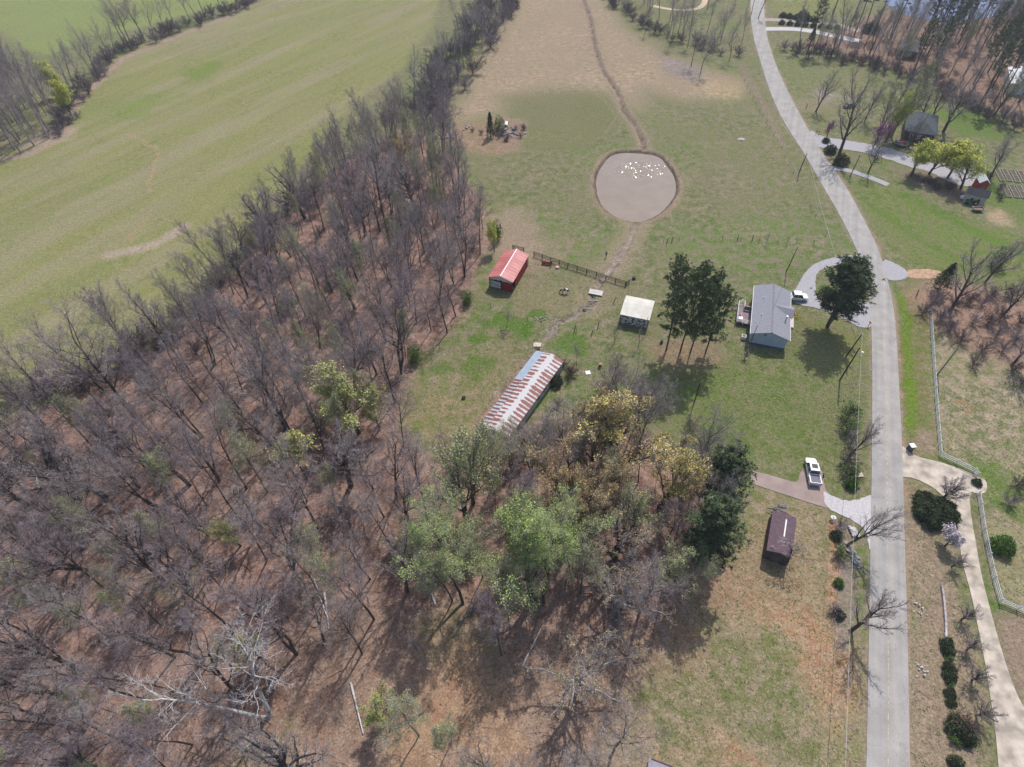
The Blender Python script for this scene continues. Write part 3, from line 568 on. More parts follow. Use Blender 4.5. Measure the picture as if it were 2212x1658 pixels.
def put(key, px, H=None, label=None, group=None, rz=None, loc=None, name=None, cat=None, sxy=1.0, tilt=None, crown='crown'):
    t = LIB[key]; s = (H/t.H) if H else 1.0
    p = Vector(loc) if loc is not None else G(*px)
    rn = random.Random(int(abs(p.x)*131 + abs(p.y)*17)); rz = rn.uniform(0, 6.28) if rz is None else rz
    e = empty(name or t.name, (p.x, p.y, -.02), rz, label, cat or t.cat, group); e.scale = (s*sxy, s*sxy, s)
    if tilt: e.rotation_euler = (Matrix.Rotation(tilt[1], 3, 'Y') @ Matrix.Rotation(tilt[0], 3, 'X') @ Matrix.Rotation(rz, 3, 'Z')).to_euler()
    a = bpy.data.objects.new('trunk', t.trunk); C.objects.link(a); a.parent = e
    b_ = bpy.data.objects.new(crown, t.crown); C.objects.link(b_); b_.parent = e
    return e
def height_of(b, t):
    g = G(*b); best = (1e9, 0)
    for k in range(10, 350):
        z = k*.1; d = Vector((g.x, g.y, z)) - Vector((0, 0, CAMH)); fw = d.dot(_fw); u = d.dot(_rt)/fw*FPX; v = d.dot(_up)/fw*FPX
        e = math.hypot(1106+u-t[0], 829-v-t[1])
        if e < best[0]: best = (e, z)
    return best[1]
for i in range(5): bare('forest%d' % i, 'forest', 11+i, 18, .27, tl=(0, 1, 2), twig='twig' if i % 2 else 'twig_purple')
for i in range(3): bare('crooked%d' % i, 'crooked', 21+i, (19, 16, 18)[i], (.32, .26, .38)[i], tl=(0, 1, 2), twig=('twig', 'twig_purple', 'twig')[i], trunks=(1, 2, 1)[i])
for i in range(4): bare('slender%d' % i, 'slender', 31+i, 18, .18, tl=(0, 1, 2), twig='twig' if i % 2 else 'twig_purple')
bare('snaggy', 'spread', 51, 13, .34, bark='bark', twig='twig'); bare('forked', 'forest', 57, 17, .26, trunks=2)
for i in range(3): bare('yard%d' % i, 'yard', 61+i, 15, .27, fat=1.4)
bare('yard_buds', 'yard', 66, 14, .25, leaf='bud_pale', nl=5000, size=.13, spread=.15)
bare('budding0', 'forest', 71, 16, .2, leaf='bud_green', nl=16000, size=.115, spread=.16, name='budding_tree'); bare('budding1', 'yard', 72, 16, .26, leaf='bud_green', nl=14000, size=.115, spread=.16, name='budding_tree')
bare('paleleaf0', 'forest', 74, 13, .16, leaf='bud_pale', nl=5200, size=.14, spread=.2, name='budding_tree'); bare('paleleaf1', 'slender', 75, 14, .13, leaf='bud_pale', nl=4800, size=.14, spread=.2, name='budding_tree')
bare('gold0', 'yard', 77, 14, .26, leaf='bud_gold', nl=12000, size=.10, spread=.10, name='budding_tree'); bare('gold1', 'yard', 78, 12, .22, leaf='bud_rust', nl=9000, size=.10, spread=.10, name='budding_tree')
bare('snag_gold', 'spread', 79, 15, .5, bark='bark', twig='twig', leaf='bud_rust', nl=3500, size=.13, spread=.1, tl=(0,1), name='budding_tree')
bare('willow0', 'yard', 81, 11, .2, leaf='bud_yellow', nl=8000, size=.2, spread=.22, name='leafing_tree'); bare('willow1', 'yard', 82, 11, .2, leaf='bud_yellow', nl=5000, size=.2, spread=.22, name='leafing_tree')
bare('soft_yellow', 'yard', 84, 12, .2, leaf='bud_soft', nl=8000, size=.12, spread=.15, name='leafing_tree')
bare('yellow_small', 'slender', 83, 9, .09, leaf='bud_yellow', nl=1800, size=.17, spread=.15, name='leafing_tree')
bare('sycamore', 'spread', 91, 17, .42, bark='bark_pale', twig='twig', fat=1.4, leaf='bud_gold', nl=1600, size=.13, tl=(0, 1, 2))
bare('pale', 'sparse', 95, 19, .30, bark='pale_bark', twig='pale_bark', fat=1.35, tl=(0, 1), lean=(0, 0))
for i in range(3): bare('young%d' % i, 'young', 101+i, 5, .07, fat=1.3)
bare('fan', 'fan', 106, 6, .16, twig='twig', fat=1.5)
bare('blossom', 'yard', 108, 5, .1, leaf='blossom', nl=2200, size=.15, spread=.1, name='blossom_tree'); bare('redbud', 'yard', 109, 6, .1, leaf='redbud', nl=1200, size=.16, spread=.12, name='redbud_tree')
for i in range(4): bare('brush%d' % i, 'brush', 111+i, 4, .09, bark='twig_dark', twig=('twig_dark', 'twig_purple', 'twig', 'twig_dark')[i], fat=1.7, name='bare_shrub', cat='shrub')
bare('brush_green', 'brush', 117, 4, .08, bark='twig_dark', twig='twig_dark', leaf='bright_leaf', nl=700, size=.2, spread=.15, name='green_shrub', cat='shrub', minl=2)
bare('brush_rust', 'brush', 118, 3, .07, bark='twig_dark', twig='twig_dark', leaf='brown_leaf', nl=600, size=.18, spread=.15, name='bare_shrub', cat='shrub', minl=2)
bare('brush_pale', 'brush', 119, 4, .08, bark='twig_dark', twig='twig', leaf='bud_pale', nl=700, size=.17, spread=.15, name='budding_shrub', cat='shrub', minl=2)

def tuft(mb, rn, c, r, n, mi, flat=.6):
    for k in range(n):
        d = Vector((rn.gauss(0, 1), rn.gauss(0, 1), rn.gauss(0, flat))).normalized(); e = c + d*r*rn.uniform(.6, 1.1); s = rot_dir(d, R(90), rn.uniform(0, 6.28))*r*.16; b = len(mb.v)
        for q in (c - s*.5, e, c + s): mb.v.append((q.x, q.y, q.z))
        mb.f.append((b, b+1, b+2)); mb.m.append(mi)
def pine(key, seed, H, r, base=.38, rad=.23, nb=34, tufts=9, leaf='needle', tr=.55, name='pine_tree', forks=1):
    rn = random.Random(seed); segs = []; mb = MB()
    for f in range(forks):
        d = Vector((rn.uniform(-.03, .03) if forks == 1 else (.12 if f else -.10), rn.uniform(-.03, .03), 1)).normalized(); p = Vector((0, 0, -.1)); pts = [p]
        for i in range(8): d = (d + Vector((rn.gauss(0, .02), rn.gauss(0, .02), .02))).normalized(); p = p + d*(H/8*(1 if f == 0 else .88)); pts.append(p)
        for i in range(8): segs.append((pts[i], pts[i+1], r*(1-i/9), r*(1-(i+1)/9), 0))
        az = rn.uniform(0, 6)
        for j in range(nb):
            t = base + (1-base)*((j+rn.random())/nb)**.9; t = min(t, .995); q = t*8; i = int(q); bp = pts[i].lerp(pts[i+1], q-i); az += 2.4 + rn.uniform(-.4, .4)
            u = (t-base)/(1-base); prof = (.55 + .9*u)*(1.15-u)**.7 + .12 if key != 'cedar' else (1-u)
            L = H*rad*prof*rn.uniform(.6, 1.25); el = R(-5 + 45*u + rn.uniform(-10, 12)); bd = Vector((math.cos(az)*math.cos(el), math.sin(az)*math.cos(el), math.sin(el)))
            prev = bp; dd = bd.copy()
            for s in range(3):
                dd = (dd + Vector((rn.gauss(0, .1), rn.gauss(0, .1), .12))).normalized(); nx = prev + dd*L/3
                segs.append((prev, nx, r*.22*(1-s*.3), r*.22*(.7-s*.25), 1)); 
                if s > 0 or L < 1.5:
                    for k in range(tufts):
                        c = prev.lerp(nx, rn.random()) + Vector((rn.gauss(0, L*.11), rn.gauss(0, L*.11), rn.gauss(0, L*.06)+.1)); tuft(mb, rn, c, tr*rn.uniform(.7, 1.2), 11, 0)
                prev = nx
        for k in range(14): tuft(mb, rn, pts[-1] + Vector((rn.gauss(0, .5), rn.gauss(0, .5), rn.gauss(-.5, .6))), tr, 11, 0)
    t_ = segs_to_mb(segs, (0, 1)).mesh(key+'_trunk', M['bark'], True)
    LIB[key] = Tree(name, 'pine tree', t_, mb.mesh(key+'_crown', [M[leaf]]), H)
pine('pine0', 201, 15, .2, base=.28, rad=.27, nb=44, tufts=11, leaf='needle_light'); pine('pine1', 202, 14, .18, base=.2, rad=.28, nb=46, tufts=11, leaf='needle_light'); pine('pine2', 203, 22, .3, base=.55, rad=.14, nb=30, tufts=7)
pine('pine_road', 204, 12, .3, base=.32, rad=.36, nb=48, tufts=17, forks=2); pine('pine_big', 205, 16, .3, base=.28, rad=.245, nb=60, tufts=14)
LOBES = [(0, 0, .72, 1), (.45, .1, .5, .8), (-.4, .25, .48, .7), (.05, -.5, .45, .75), (-.3, -.35, .4, .55), (.3, .5, .42, .62)]
def evergreen(key, seed, H, rad, n, leaf='cedar', shape='cone', tr=.35, name='cedar_tree', cat='cedar tree', top=0):
    rn = random.Random(seed); mb = MB()
    for k in range(n):
        u = rn.random()**.8; t = .06 + .94*u; z = H*t
        pr = (1-t)**.75*(.75+.25*math.sin(k)) if shape == 'cone' else math.sqrt(max(0.02, 1-(2*t-1)**2)) if shape == 'ball' else math.sqrt(max(.02, 1-t**2.2))
        az = rn.uniform(0, 6.28); rr = rad*pr*(.55+.45*rn.random()**.4)*(1+.14*math.sin(az*3+z)); c = Vector((math.cos(az)*rr, math.sin(az)*rr, z))
        if shape != 'cone':
            lb = LOBES[rn.choice((0, 0, 1, 2, 3, 4, 5))]
            cz_ = rn.uniform(-.35, 1) if shape == 'dome' else rn.uniform(-1, 1); sr = math.sqrt(1-cz_*cz_); kk = (.72+.28*rn.random())*(1+.13*math.sin(az*3+cz_*5)*math.cos(cz_*4))
            c = Vector((math.cos(az)*sr*rad*kk*lb[2] + lb[0]*rad, math.sin(az)*sr*rad*kk*lb[2] + lb[1]*rad, H*lb[3]*((.28+.72*cz_*kk) if shape == 'dome' else (.5+.5*cz_*kk))))
        tuft(mb, rn, c, tr*rn.uniform(.6, 1.2), 9, 0, .8)
    sg = [(Vector((0, 0, -.1)), Vector((0, 0, H*.7)), .12*H/6, .03, 0)]
    for k in range(12):
        a = k*2.4; z = H*(.1+.05*k); sg.append((Vector((0, 0, z)), Vector((math.cos(a)*rad*.6, math.sin(a)*rad*.6, z+.4)), .04, .015, 1))
    LIB[key] = Tree(name, cat, segs_to_mb(sg, (0, 1)).mesh(key+'_trunk', M['bark']), mb.mesh(key+'_crown', [M[leaf]]), H)
evergreen('cedar', 301, 7, 1.7, 900); evergreen('cedar_wide', 302, 7, 2.6, 1100); evergreen('bush_dark', 303, 3, 4.2, 2600, shape='dome', tr=.5, name='evergreen_shrub', cat='shrub')
evergreen('bush_green', 304, 2.2, 1.6, 500, leaf='bright_leaf', shape='dome', name='green_shrub', cat='shrub'); evergreen('bush_small', 305, 1.8, 1.5, 420, leaf='cedar', shape='dome', name='evergreen_shrub', cat='shrub')
evergreen('bush_vine', 306, 5.5, 2.2, 900, leaf='bright_leaf', shape='ball', name='green_shrub', cat='shrub', tr=.3)

LOW = []
for i in range(4):
    prm = TYPES['slender' if i % 2 else 'forest']; save = (prm['max'], list(prm['kids'])); prm['max'] = 3; prm['kids'] = [11,7,5,0,0]
    sg = gen_segs('slender' if i % 2 else 'forest', 400+i, 16, .2); prm['max'] = save[0]; prm['kids'] = save[1]
    mb_ = segs_to_mb(sg, (0, 1, 2, 3), 1.5); LOW.append((np.array([tuple(v) for v in mb_.v]), mb_.f))
def far_wood(name, pts, lab, seed=1):
    rn = random.Random(seed); VV = []; FF = []; off = 0
    for x, y, h in pts:
        v, f = LOW[rn.randrange(4)]; s = h/17; a = rn.uniform(0, 6.28); ca, sa = math.cos(a)*s, math.sin(a)*s
        VV.append(np.stack([v[:, 0]*ca-v[:, 1]*sa+x, v[:, 0]*sa+v[:, 1]*ca+y, v[:, 2]*s], 1)); FF += [tuple(i+off for i in q_) for q_ in f]; off += len(v)
    me = bpy.data.meshes.new(name); me.from_pydata(np.concatenate(VV).tolist(), [], FF); me.materials.append(M['twig']); o = bpy.data.objects.new(name, me); C.objects.link(o); return tag(o, lab, 'wood', kind='stuff')

def tufts_on(name, regions, n_, size, mats, lab, seed, blades=4, flat=.5, cat=None):
    """thousands of small grass tussocks or leaves nobody could count: one mesh"""
    rn = random.Random(seed); mb = MB(); k = 0; polys = [[tuple(G(x, y)[:2]) for x, y in r_] for r_ in regions]
    bb = [(min(p[0] for p in q), max(p[0] for p in q), min(p[1] for p in q), max(p[1] for p in q)) for q in polys]; ar = [(b[1]-b[0])*(b[3]-b[2]) for b in bb]
    while k < n_:
        i = rn.choices(range(len(polys)), ar)[0]; b = bb[i]; x, y = rn.uniform(b[0], b[1]), rn.uniform(b[2], b[3])
        if not pt_in((x, y), polys[i]): continue
        k += 1; s = size*rn.uniform(.5, 1.5); mi = rn.randrange(len(mats))
        for j in range(blades):
            a = rn.uniform(0, 6.28); d = Vector((math.cos(a), math.sin(a), rn.uniform(.1, 1)*flat)); w_ = Vector((-d.y, d.x, 0))*.35; o = Vector((x, y, .02)) + Vector((rn.uniform(-1, 1), rn.uniform(-1, 1), 0))*s*.5
            v0 = len(mb.v); mb.v += [tuple(o-w_*s*.5), tuple(o+w_*s*.5), tuple(o+d*s)]; mb.f.append((v0, v0+1, v0+2)); mb.m.append(mi)
    return tag(mb.build(name, [M[m] for m in mats]), lab, cat or 'grass', kind='stuff')
def pt_in(p, poly):
    ins = False; n_ = len(poly)
    for i in range(n_):
        x0, y0 = poly[i]; x1, y1 = poly[(i+1) % n_]
        if (y0 > p[1]) != (y1 > p[1]) and p[0] < (x1-x0)*(p[1]-y0)/(y1-y0)+x0: ins = not ins
    return ins
M['grass_green'] = mat('grass_green', (.11,.16,.04), var=.3, scale=.3, island=.4); M['grass_straw'] = mat('grass_straw', (.30,.25,.15), var=.25, scale=.3, island=.4); M['dry_leaf'] = mat('dry_leaf', (.30,.185,.13), var=.3, scale=.3, island=.45); M['dark_leaf'] = mat('dark_leaf', (.085,.05,.04), var=.3, scale=.3, island=.4)
tufts_on('grass_tufts', [[(1090,560),(1380,600),(1860,560),(1870,900),(1850,1020),(1540,960),(1330,870),(1180,800),(960,940),(880,900),(1040,640)], [(1560,1110),(1780,1090),(1850,1400),(1855,1750),(1380,1750),(1440,1420)], [(2030,840),(2400,800),(2400,1400),(2165,1300),(2120,1040),(2030,980)], [(1965,1050),(2050,1200),(2130,1500),(2150,1750),(1972,1750)]], 26000, .22, ['grass_green', 'grass_straw', 'grass_straw', 'grass_green'], 'grass tufts on the lawns and verges', 41, 3, .5)
tufts_on('leaf_litter', [WOOD], 30000, .26, ['dry_leaf', 'dark_leaf', 'dry_leaf'], 'fallen leaves on the floor of the wood', 42, 2, .25, 'leaves')
# ------------------------------------------------------------------ buildings
def frame_of(corners, h):
    """corners: back-left, back-right, front-right, front-left eave pixels; returns centre, angle, half width, half length (length runs back to front)"""
    bl, br, fr, fl = [G(x, y, h) for x, y in corners]
    c = (bl+br+fr+fl)/4; L = ((bl-fl) + (br-fr))/2; W = ((br-bl) + (fr-fl))/2
    ang = math.atan2(L.y, L.x) - math.pi/2
    return c, ang, W.length/2, L.length/2
def metal_sheet(name, c1, c2, scale=.6, lo=.4, hi=.6, rough=.45, axis='Y', rib=3.5, metal=.0):
    return stripes(mat(name, c1, rough=rough, col2=c2, scale=scale, lo=lo, hi=hi, spec=.5, metal=metal), axis, rib, .5, .02)
def gable_roof(root, hw, hl, eave, ridge, oh, ohl, m, th=.07, name='roof', across=False):
    """ridge runs along local y (or along x when across)"""
    rb = MB(); k = (ridge-eave)/hw
    for s in (-1, 1):
        xo = s*(hw+oh); zo = eave - k*oh; yl = hl+ohl
        lo = [(0, -yl, ridge), (xo, -yl, zo), (xo, yl, zo), (0, yl, ridge)] if s > 0 else [(0, yl, ridge), (xo, yl, zo), (xo, -yl, zo), (0, -yl, ridge)]
        rb.hexa(lo, [(x, y, z+th) for x, y, z in lo], 0)
    return rb.build(name, m, root)
def z(crx, cry, pts, sc=4.318): return [((crx + x/sc)*.72005, (cry + y/sc)*.72005) for x, y in pts]

# red-roofed barn
c, a, hw, hl = frame_of(z(1430,720,[(375,135),(670,205),(460,570),(160,472)]), 3.1)
barn = empty('barn', (c.x, c.y, 0), a, 'small barn with a faded red metal roof and white ridge cap', 'barn')
M['red_roof'] = metal_sheet('red_roof', (.47,.135,.13), (.56,.20,.185), .35, axis='Y', rib=2.6); M['white_sheet'] = metal_sheet('white_sheet', (.60,.60,.60), (.72,.72,.72), axis='X', rib=3)
gable_roof(barn, hw, hl, 3.1, 4.2, .05, .05, M['red_roof'])
rc = MB(); rc.box((0, 0, 4.29), (.24, 2*hl+.14, .05)); rc.build('ridge_cap', M['white_paint'], barn)
bw = MB(); ww = hw-.25; wl2 = hl-.25
bw.box((-ww, 0, 1.5), (.08, 2*wl2, 3.0)); bw.box((0, wl2, 1.5), (2*ww-.09, .08, 3.0)); bw.box((ww, wl2*.1, 1.35), (.08, wl2*1.5, 2.7), m=1)
bw.build('wall', [M['white_sheet'], M['red_paint']], barn)
gb = MB(); gb.prism_y([(-ww+.05, 2.6), (ww-.05, 2.6), (ww-.05, 3.02), (0, 4.1), (-ww+.05, 3.02)], -wl2-.02, -wl2+.05); gb.build('gable', M['white_sheet'], barn)
rw = MB(); rw.box((ww*.52, -wl2+.02, 1.25), (ww*.95, .07, 2.45)); stripes(M['red_paint'], 'X', 3, .4); rw.build('end_wall', M['red_paint'], barn)
dd = MB(); dd.box((-ww*.5, -wl2+.0, 1.15), (ww*.9, .06, 1.9), m=0); dd.box((-ww*.5, -wl2-.045, 1.2), (ww*.92, .03, .1), m=1, ry=.3); dd.build('gate', [M['white_sheet'], M['wood_dark']], barn)
for sx, sy in ((-1,-1),(1,-1),(0,-1),(1,1),(1,.85)):
    pb = MB(); pb.box((sx*(ww-.0)+.09*sx, sy*(wl2+.09), 1.5), (.14, .14, 3.0)); pb.build('post', M['wood_dark'], barn)

sm_ = MB()
for k in range(11):
    for s in (-1, 1): y_ = -hl + .3 + k*(2*hl-.6)/10; x0_, z0_ = s*.2, 4.2+.07-.2*1.1/hw; x1_, z1_ = s*hw, 3.18; sm_.hexa([(x0_, y_-.02, z0_), (x1_, y_-.02, z1_), (x1_, y_+.02, z1_), (x0_, y_+.02, z0_)], [(x0_, y_-.02, z0_+.035), (x1_, y_-.02, z1_+.035), (x1_, y_+.02, z1_+.035), (x0_, y_+.02, z0_+.035)])
sm_.build('roof_seams', M['red_roof'], barn)
# white-roofed shed
c, a, hw, hl = frame_of(z(1430,720,[(1945,725)])+z(1900,780,[(270,545),(205,785)])+z(1430,720,[(1865,960)]), 2.8)
sh = empty('shed', (c.x, c.y, 0), a, 'small open shed with a bright white metal roof and weathered whitewashed boards', 'shed')
M['white_roof'] = metal_sheet('white_roof', (.52,.49,.42), (.62,.60,.54), .5, axis='X', rib=3)
rb = MB(); rg = .9*hl*.0; z0_, z1_ = 2.75, 3.45
for lo in ([(-hw-.1,-hl-.1,z0_),(hw+.1,-hl-.1,z0_),(hw+.1,hl*.1,z1_),(-hw-.1,hl*.1,z1_)], [(-hw-.1,hl*.1,z1_),(hw+.1,hl*.1,z1_),(hw+.1,hl+.1,z0_+.1),(-hw-.1,hl+.1,z0_+.1)]): rb.hexa(lo, [(x, y, q+.06) for x, y, q in lo])
rb.build('roof', M['white_roof'], sh)
M['whitewash'] = stripes(mat('whitewash', (.05,.05,.055), col2=(.6,.6,.62), scale=1.6, lo=.42, hi=.52), 'X', 4, .6)
wb = MB(); wb.box((0, -hl+.25, 1.35), (2*hw-.4, .07, 2.7)); wb.build('front_wall', M['whitewash'], sh)
wb = MB(); wb.box((-hw+.2, .1, 1.35), (.07, 2*hl-.5, 2.7)); wb.box((0, hl-.2, 1.35), (2*hw-.47, .07, 2.7)); wb.build('wall', M['white_sheet'], sh)
for sx in (-1, 1): q = MB(); q.box((sx*(hw-.2)+sx*.09, -hl+.25, 1.35), (.13, .13, 2.7)); q.build('post', M['wood_dark'], sh)
pv = MB(); pv.tube((hw-.35, -hl+.05, 2.3), (hw-.35, -hl+.05, 3.7), .05, n=6); pv.build('pipe', M['black'], sh)

# long rusty building
c, a, hw, hl = frame_of(z(1300,1000,[(1325,237),(1690,368),(1110,1170),(745,1030)]), 2.6)
bl = G(*z(1300,1000,[(1325,237)])[0], 2.1); br = G(*z(1300,1000,[(1690,368)])[0], 2.5); fr = G(*z(1300,1000,[(1080,1215)])[0], 2.5)
Lv = br-fr; Lh = Lv.length/2 + 1.6; a = math.atan2(Lv.y, Lv.x)-math.pi/2; ax = Vector((math.cos(a), math.sin(a), 0)); ay = Vector((-math.sin(a), math.cos(a), 0))
Wt = (br-bl).dot(ax); c = br - ax*Wt/2 - ay*Lh
lb = empty('chicken_house', (c.x, c.y, 0), a, 'long low outbuilding with a patchwork of rusty red and white tin roofing', 'outbuilding')
def tin_mat(name, ridge_x, cell, c_a, c_b, thr=.5, seed=1):
    """sheet-by-sheet rust: cells along the length (y), ribbed down the slope"""
    m = bpy.data.materials.new(name); m.use_nodes = True; n = m.node_tree.nodes; l = m.node_tree.links; b = n['Principled BSDF']; b.inputs['Roughness'].default_value = .6
    tc = n.new('ShaderNodeTexCoord'); sp = n.new('ShaderNodeSeparateXYZ'); l.new(tc.outputs['Object'], sp.inputs[0])
    def mm(op, x, y=None, z_=None):
        k = n.new('ShaderNodeMath'); k.operation = op
        for i, v in enumerate((x, y, z_)):
            if v is None: continue
            if isinstance(v, (int, float)): k.inputs[i].default_value = v
            else: l.new(v, k.inputs[i])
        return k.outputs[0]
    yn = mm('DIVIDE', sp.outputs['Y'], cell); fr_ = mm('FRACT', yn); 
    nz_ = n.new('ShaderNodeTexNoise'); nz_.inputs['Scale'].default_value = 1.1; nz_.inputs['Detail'].default_value = 8; nz_.inputs['Roughness'].default_value = .7; l.new(tc.outputs['Object'], nz_.inputs['Vector'])
    wn = n.new('ShaderNodeTexWhiteNoise'); wn.noise_dimensions = '2D'; cb = n.new('ShaderNodeCombineXYZ'); l.new(mm('FLOOR', yn), cb.inputs[0]); l.new(mm('FLOOR', mm('DIVIDE', sp.outputs['X'], 40)), cb.inputs[1]); l.new(cb.outputs[0], wn.inputs['Vector'])
    band_ = mm('SUBTRACT', mm('ABSOLUTE', mm('SUBTRACT', fr_, .5)), .5)      # -.5 .. 0 inside a sheet, towards the lap
    slope = mm('MAXIMUM', mm('SUBTRACT', .85, mm('ABSOLUTE', mm('SUBTRACT', sp.outputs['X'], ridge_x))), 0)
    v = mm('ADD', mm('MULTIPLY', nz_.outputs['Fac'], .8), mm('ADD', mm('MULTIPLY', wn.outputs['Value'], .28), mm('MULTIPLY', band_, -1.0)))
    v = mm('SUBTRACT', v, mm('MULTIPLY', slope, .7))
    rp = n.new('ShaderNodeMapRange'); rp.inputs['From Min'].default_value = thr-.02; rp.inputs['From Max'].default_value = thr+.04; l.new(v, rp.inputs['Value'])
    mx = n.new('ShaderNodeMix'); mx.data_type = 'RGBA'; l.new(rp.outputs[0], mx.inputs[0]); mx.inputs[6].default_value = (*c_a, 1)
    rc_ = n.new('ShaderNodeValToRGB'); rc_.color_ramp.elements[0].color = (*[q*.6 for q in c_b], 1); rc_.color_ramp.elements[1].color = (*[min(1, q*1.35) for q in c_b], 1); l.new(nz_.outputs['Fac'], rc_.inputs['Fac']); l.new(rc_.outputs['Color'], mx.inputs[7])
    l.new(mx.outputs[2], b.inputs['Base Color'])
    wv = n.new('ShaderNodeTexWave'); wv.bands_direction = 'Y'; wv.inputs['Scale'].default_value = 3; l.new(tc.outputs['Object'], wv.inputs['Vector']); bp_ = n.new('ShaderNodeBump'); bp_.inputs['Strength'].default_value = .5; bp_.inputs['Distance'].default_value = .02
    l.new(wv.outputs['Fac'], bp_.inputs['Height']); l.new(bp_.outputs[0], b.inputs['Normal']); return m
M['tin'] = tin_mat('rusty_tin', -Wt/2+Wt*.60, 1.05, (.56,.54,.55), (.24,.09,.075), .73)
M['tin2'] = tin_mat('rusty_tin_lower', -50, .95, (.40,.42,.45), (.18,.06,.05), .75)
M['blue_tin'] = metal_sheet('blue_grey_tin', (.30,.37,.46), (.36,.43,.52), .5, axis='Y', rib=3)
x0 = -Wt/2; xj = x0 + Wt*.29; xr_ = x0 + Wt*.60; x1 = Wt/2
def slab(name, xa, za, xb, zb, ya, yb, m): q = MB(); lo = [(xa, ya, za), (xb, ya, zb), (xb, yb, zb), (xa, yb, za)]; q.hexa(lo, [(x, y, w_+.05) for x, y, w_ in lo]); q.build(name, m, lb)
slab('roof', xr_, 3.35, x1, 2.5, -Lh, Lh, M['tin']); slab('roof', xj-.05, 2.75, xr_, 3.35, -Lh, Lh, M['tin'])
slab('lean_to_roof', x0, 2.05, xj, 2.62, Lh*.22, Lh+.25, M['blue_tin']); slab('lean_to_roof', x0+.1, 2.05, xj, 2.62, -Lh, Lh*.22-.03, M['tin2'])
q = MB(); q.box((x1-.18, 0, 1.22), (.07, 2*Lh-.3, 2.44)); q.box((xj+.06, 0, 1.3), (.07, 2*Lh-.3, 2.6)); M['blue_wall'] = metal_sheet('blue_grey_wall', (.30,.34,.40), (.42,.45,.5), axis='Y', rib=3); q.build('wall', M['blue_wall'], lb)
for s in (-1, 1): q = MB(); q.prism_y([(xj+.1, 0), (x1-.22, 0), (x1-.22, 2.45), (xr_, 3.3), (xj+.1, 2.78)], s*(Lh-.14)-.03, s*(Lh-.14)+.03); q.build('gable', M['blue_wall'], lb)
for k in range(8): q = MB(); q.box((x0+.2, -Lh+.4+k*(2*Lh-.6)/7, 1.0), (.12, .12, 2.0)); q.build('post', M['wood_grey'], lb)
for k in range(4): q = MB(); q.box((x1-.13, Lh*.75-k*2.6, 1.5), (.05, 1.0, .7)); q.build('window', M['glass'], lb)

# house
c, a, hw, hl = frame_of(z(2170,820,[(398,160),(880,245),(862,885),(355,775)]), 3.2)
hs = empty('house', (c.x, c.y, 0), a, 'single-storey house with a blue-grey shingle roof, pale blue siding and a back deck', 'house')
M['shingle'] = stripes(mat('shingle', (.255,.255,.29), var=.22, scale=6, rough=.95, detail=8), 'X', 2.4, .4, .02); M['siding'] = stripes(mat('siding', (.42,.50,.60), var=.07, scale=1), 'Z', 3.2, .7, .02)
rid = 4.45; gable_roof(hs, hw-.3, hl-.1, 3.25, rid, .3, .15, M['shingle'])
q = MB(); q.box((0, 0, rid+.10), (.30, 2*hl+.1, .05)); q.build('ridge_vent', mat('ridge_vent', (.20,.20,.23)), hs)
hW, hL = hw-.45, hl-.35
q = MB(); q.box((-hW, 0, 1.85), (.12, 2*hL, 2.7)); q.box((hW, 0, 1.85), (.12, 2*hL, 2.7)); 
for s in (-1, 1): q.prism_y([(-hW+.061, .5), (hW-.061, .5), (hW-.061, 3.2), (0, rid-.1), (-hW+.061, 3.2)], s*hL-.06, s*hL+.06)
q.build('wall', M['siding'], hs)
q = MB()
for s in (-1, 1): q.box((s*(hW-.03), 0, .25), (.1, 2*hL-.1, .5)); q.box((0, s*(hL-.03), .25), (2*hW-.18, .1, .5))
q.build('skirting', mat('skirting', (.10,.13,.18)), hs)  # shadow along the wall foot is put into the skirting's dark blue
for s in (-1, 1): q = MB(); q.box((s*(hw+.02), 0, 3.12), (.13, 2*hl+.1, .11)); q.build('gutter', M['white_paint'], hs)
# porch gable on the road side
q = MB(); py = hl*.12; ph = 1.9
for s in (-1, 1):
    lo = [(hw*.12, py, rid-.12), (hw+.55, py, rid-.38), (hw+.55, py+s*ph, 3.2), (hw*.72, py+s*ph, 3.34)]
    if s < 0: lo = lo[::-1]
    q.hexa(lo, [(x, y, w_+.08) for x, y, w_ in lo])
q.build('porch_roof', M['shingle'], hs)
q = MB(); b_ = [(hw+.4, py-ph+.25, 3.2), (hw+.4, py+ph-.25, 3.2), (hw+.4, py, rid-.5)]; q.quad(b_); q.quad([(x-.06, y, w_) for x, y, w_ in b_][::-1]); q.build('porch_gable', M['siding'], hs)
q = MB(); q.box((hw+.55, py+.3, .2), (2.0, 3.6, .4)); q.build('porch_floor', mat('porch_floor', (.62,.53,.50), var=.1), hs)
for s in (-1, 1): q = MB(); q.box((hw+.3, py+s*(ph-.35), 1.8), (.12, .12, 2.8)); q.build('porch_post', M['white_paint'], hs)
q = MB(); q.box((hW+.09, py+.6, 1.5), (.06, .95, 2.0)); q.build('door', M['white_paint'], hs)
for y_ in (-hL*.7, -hL*.35, hL*.55, hL*.8):
    for s in (-1, 1):
        f = MB(); f.box((s*(hW+.07), y_, 2.0), (.04, 1.1, 1.2)); w_ = f.build('window', M['white_paint'], hs); g_ = MB(); g_.box((s*(hW+.1), y_, 2.0), (.03, .95, 1.05)); g_.build('pane', M['glass'], w_)
f = MB(); f.box((-hW*.28, -hL-.09, 3.2), (.22, .05, .5)); f.build('gable_vent', M['black'], hs)
for x_, y_ in ((-hw*.5, hl*.42), (-hw*.55, -hl*.3)): f = MB(); f.tube((x_, y_, 3.6), (x_, y_, 4.25), .08); f.build('vent_pipe', M['white_paint'], hs)
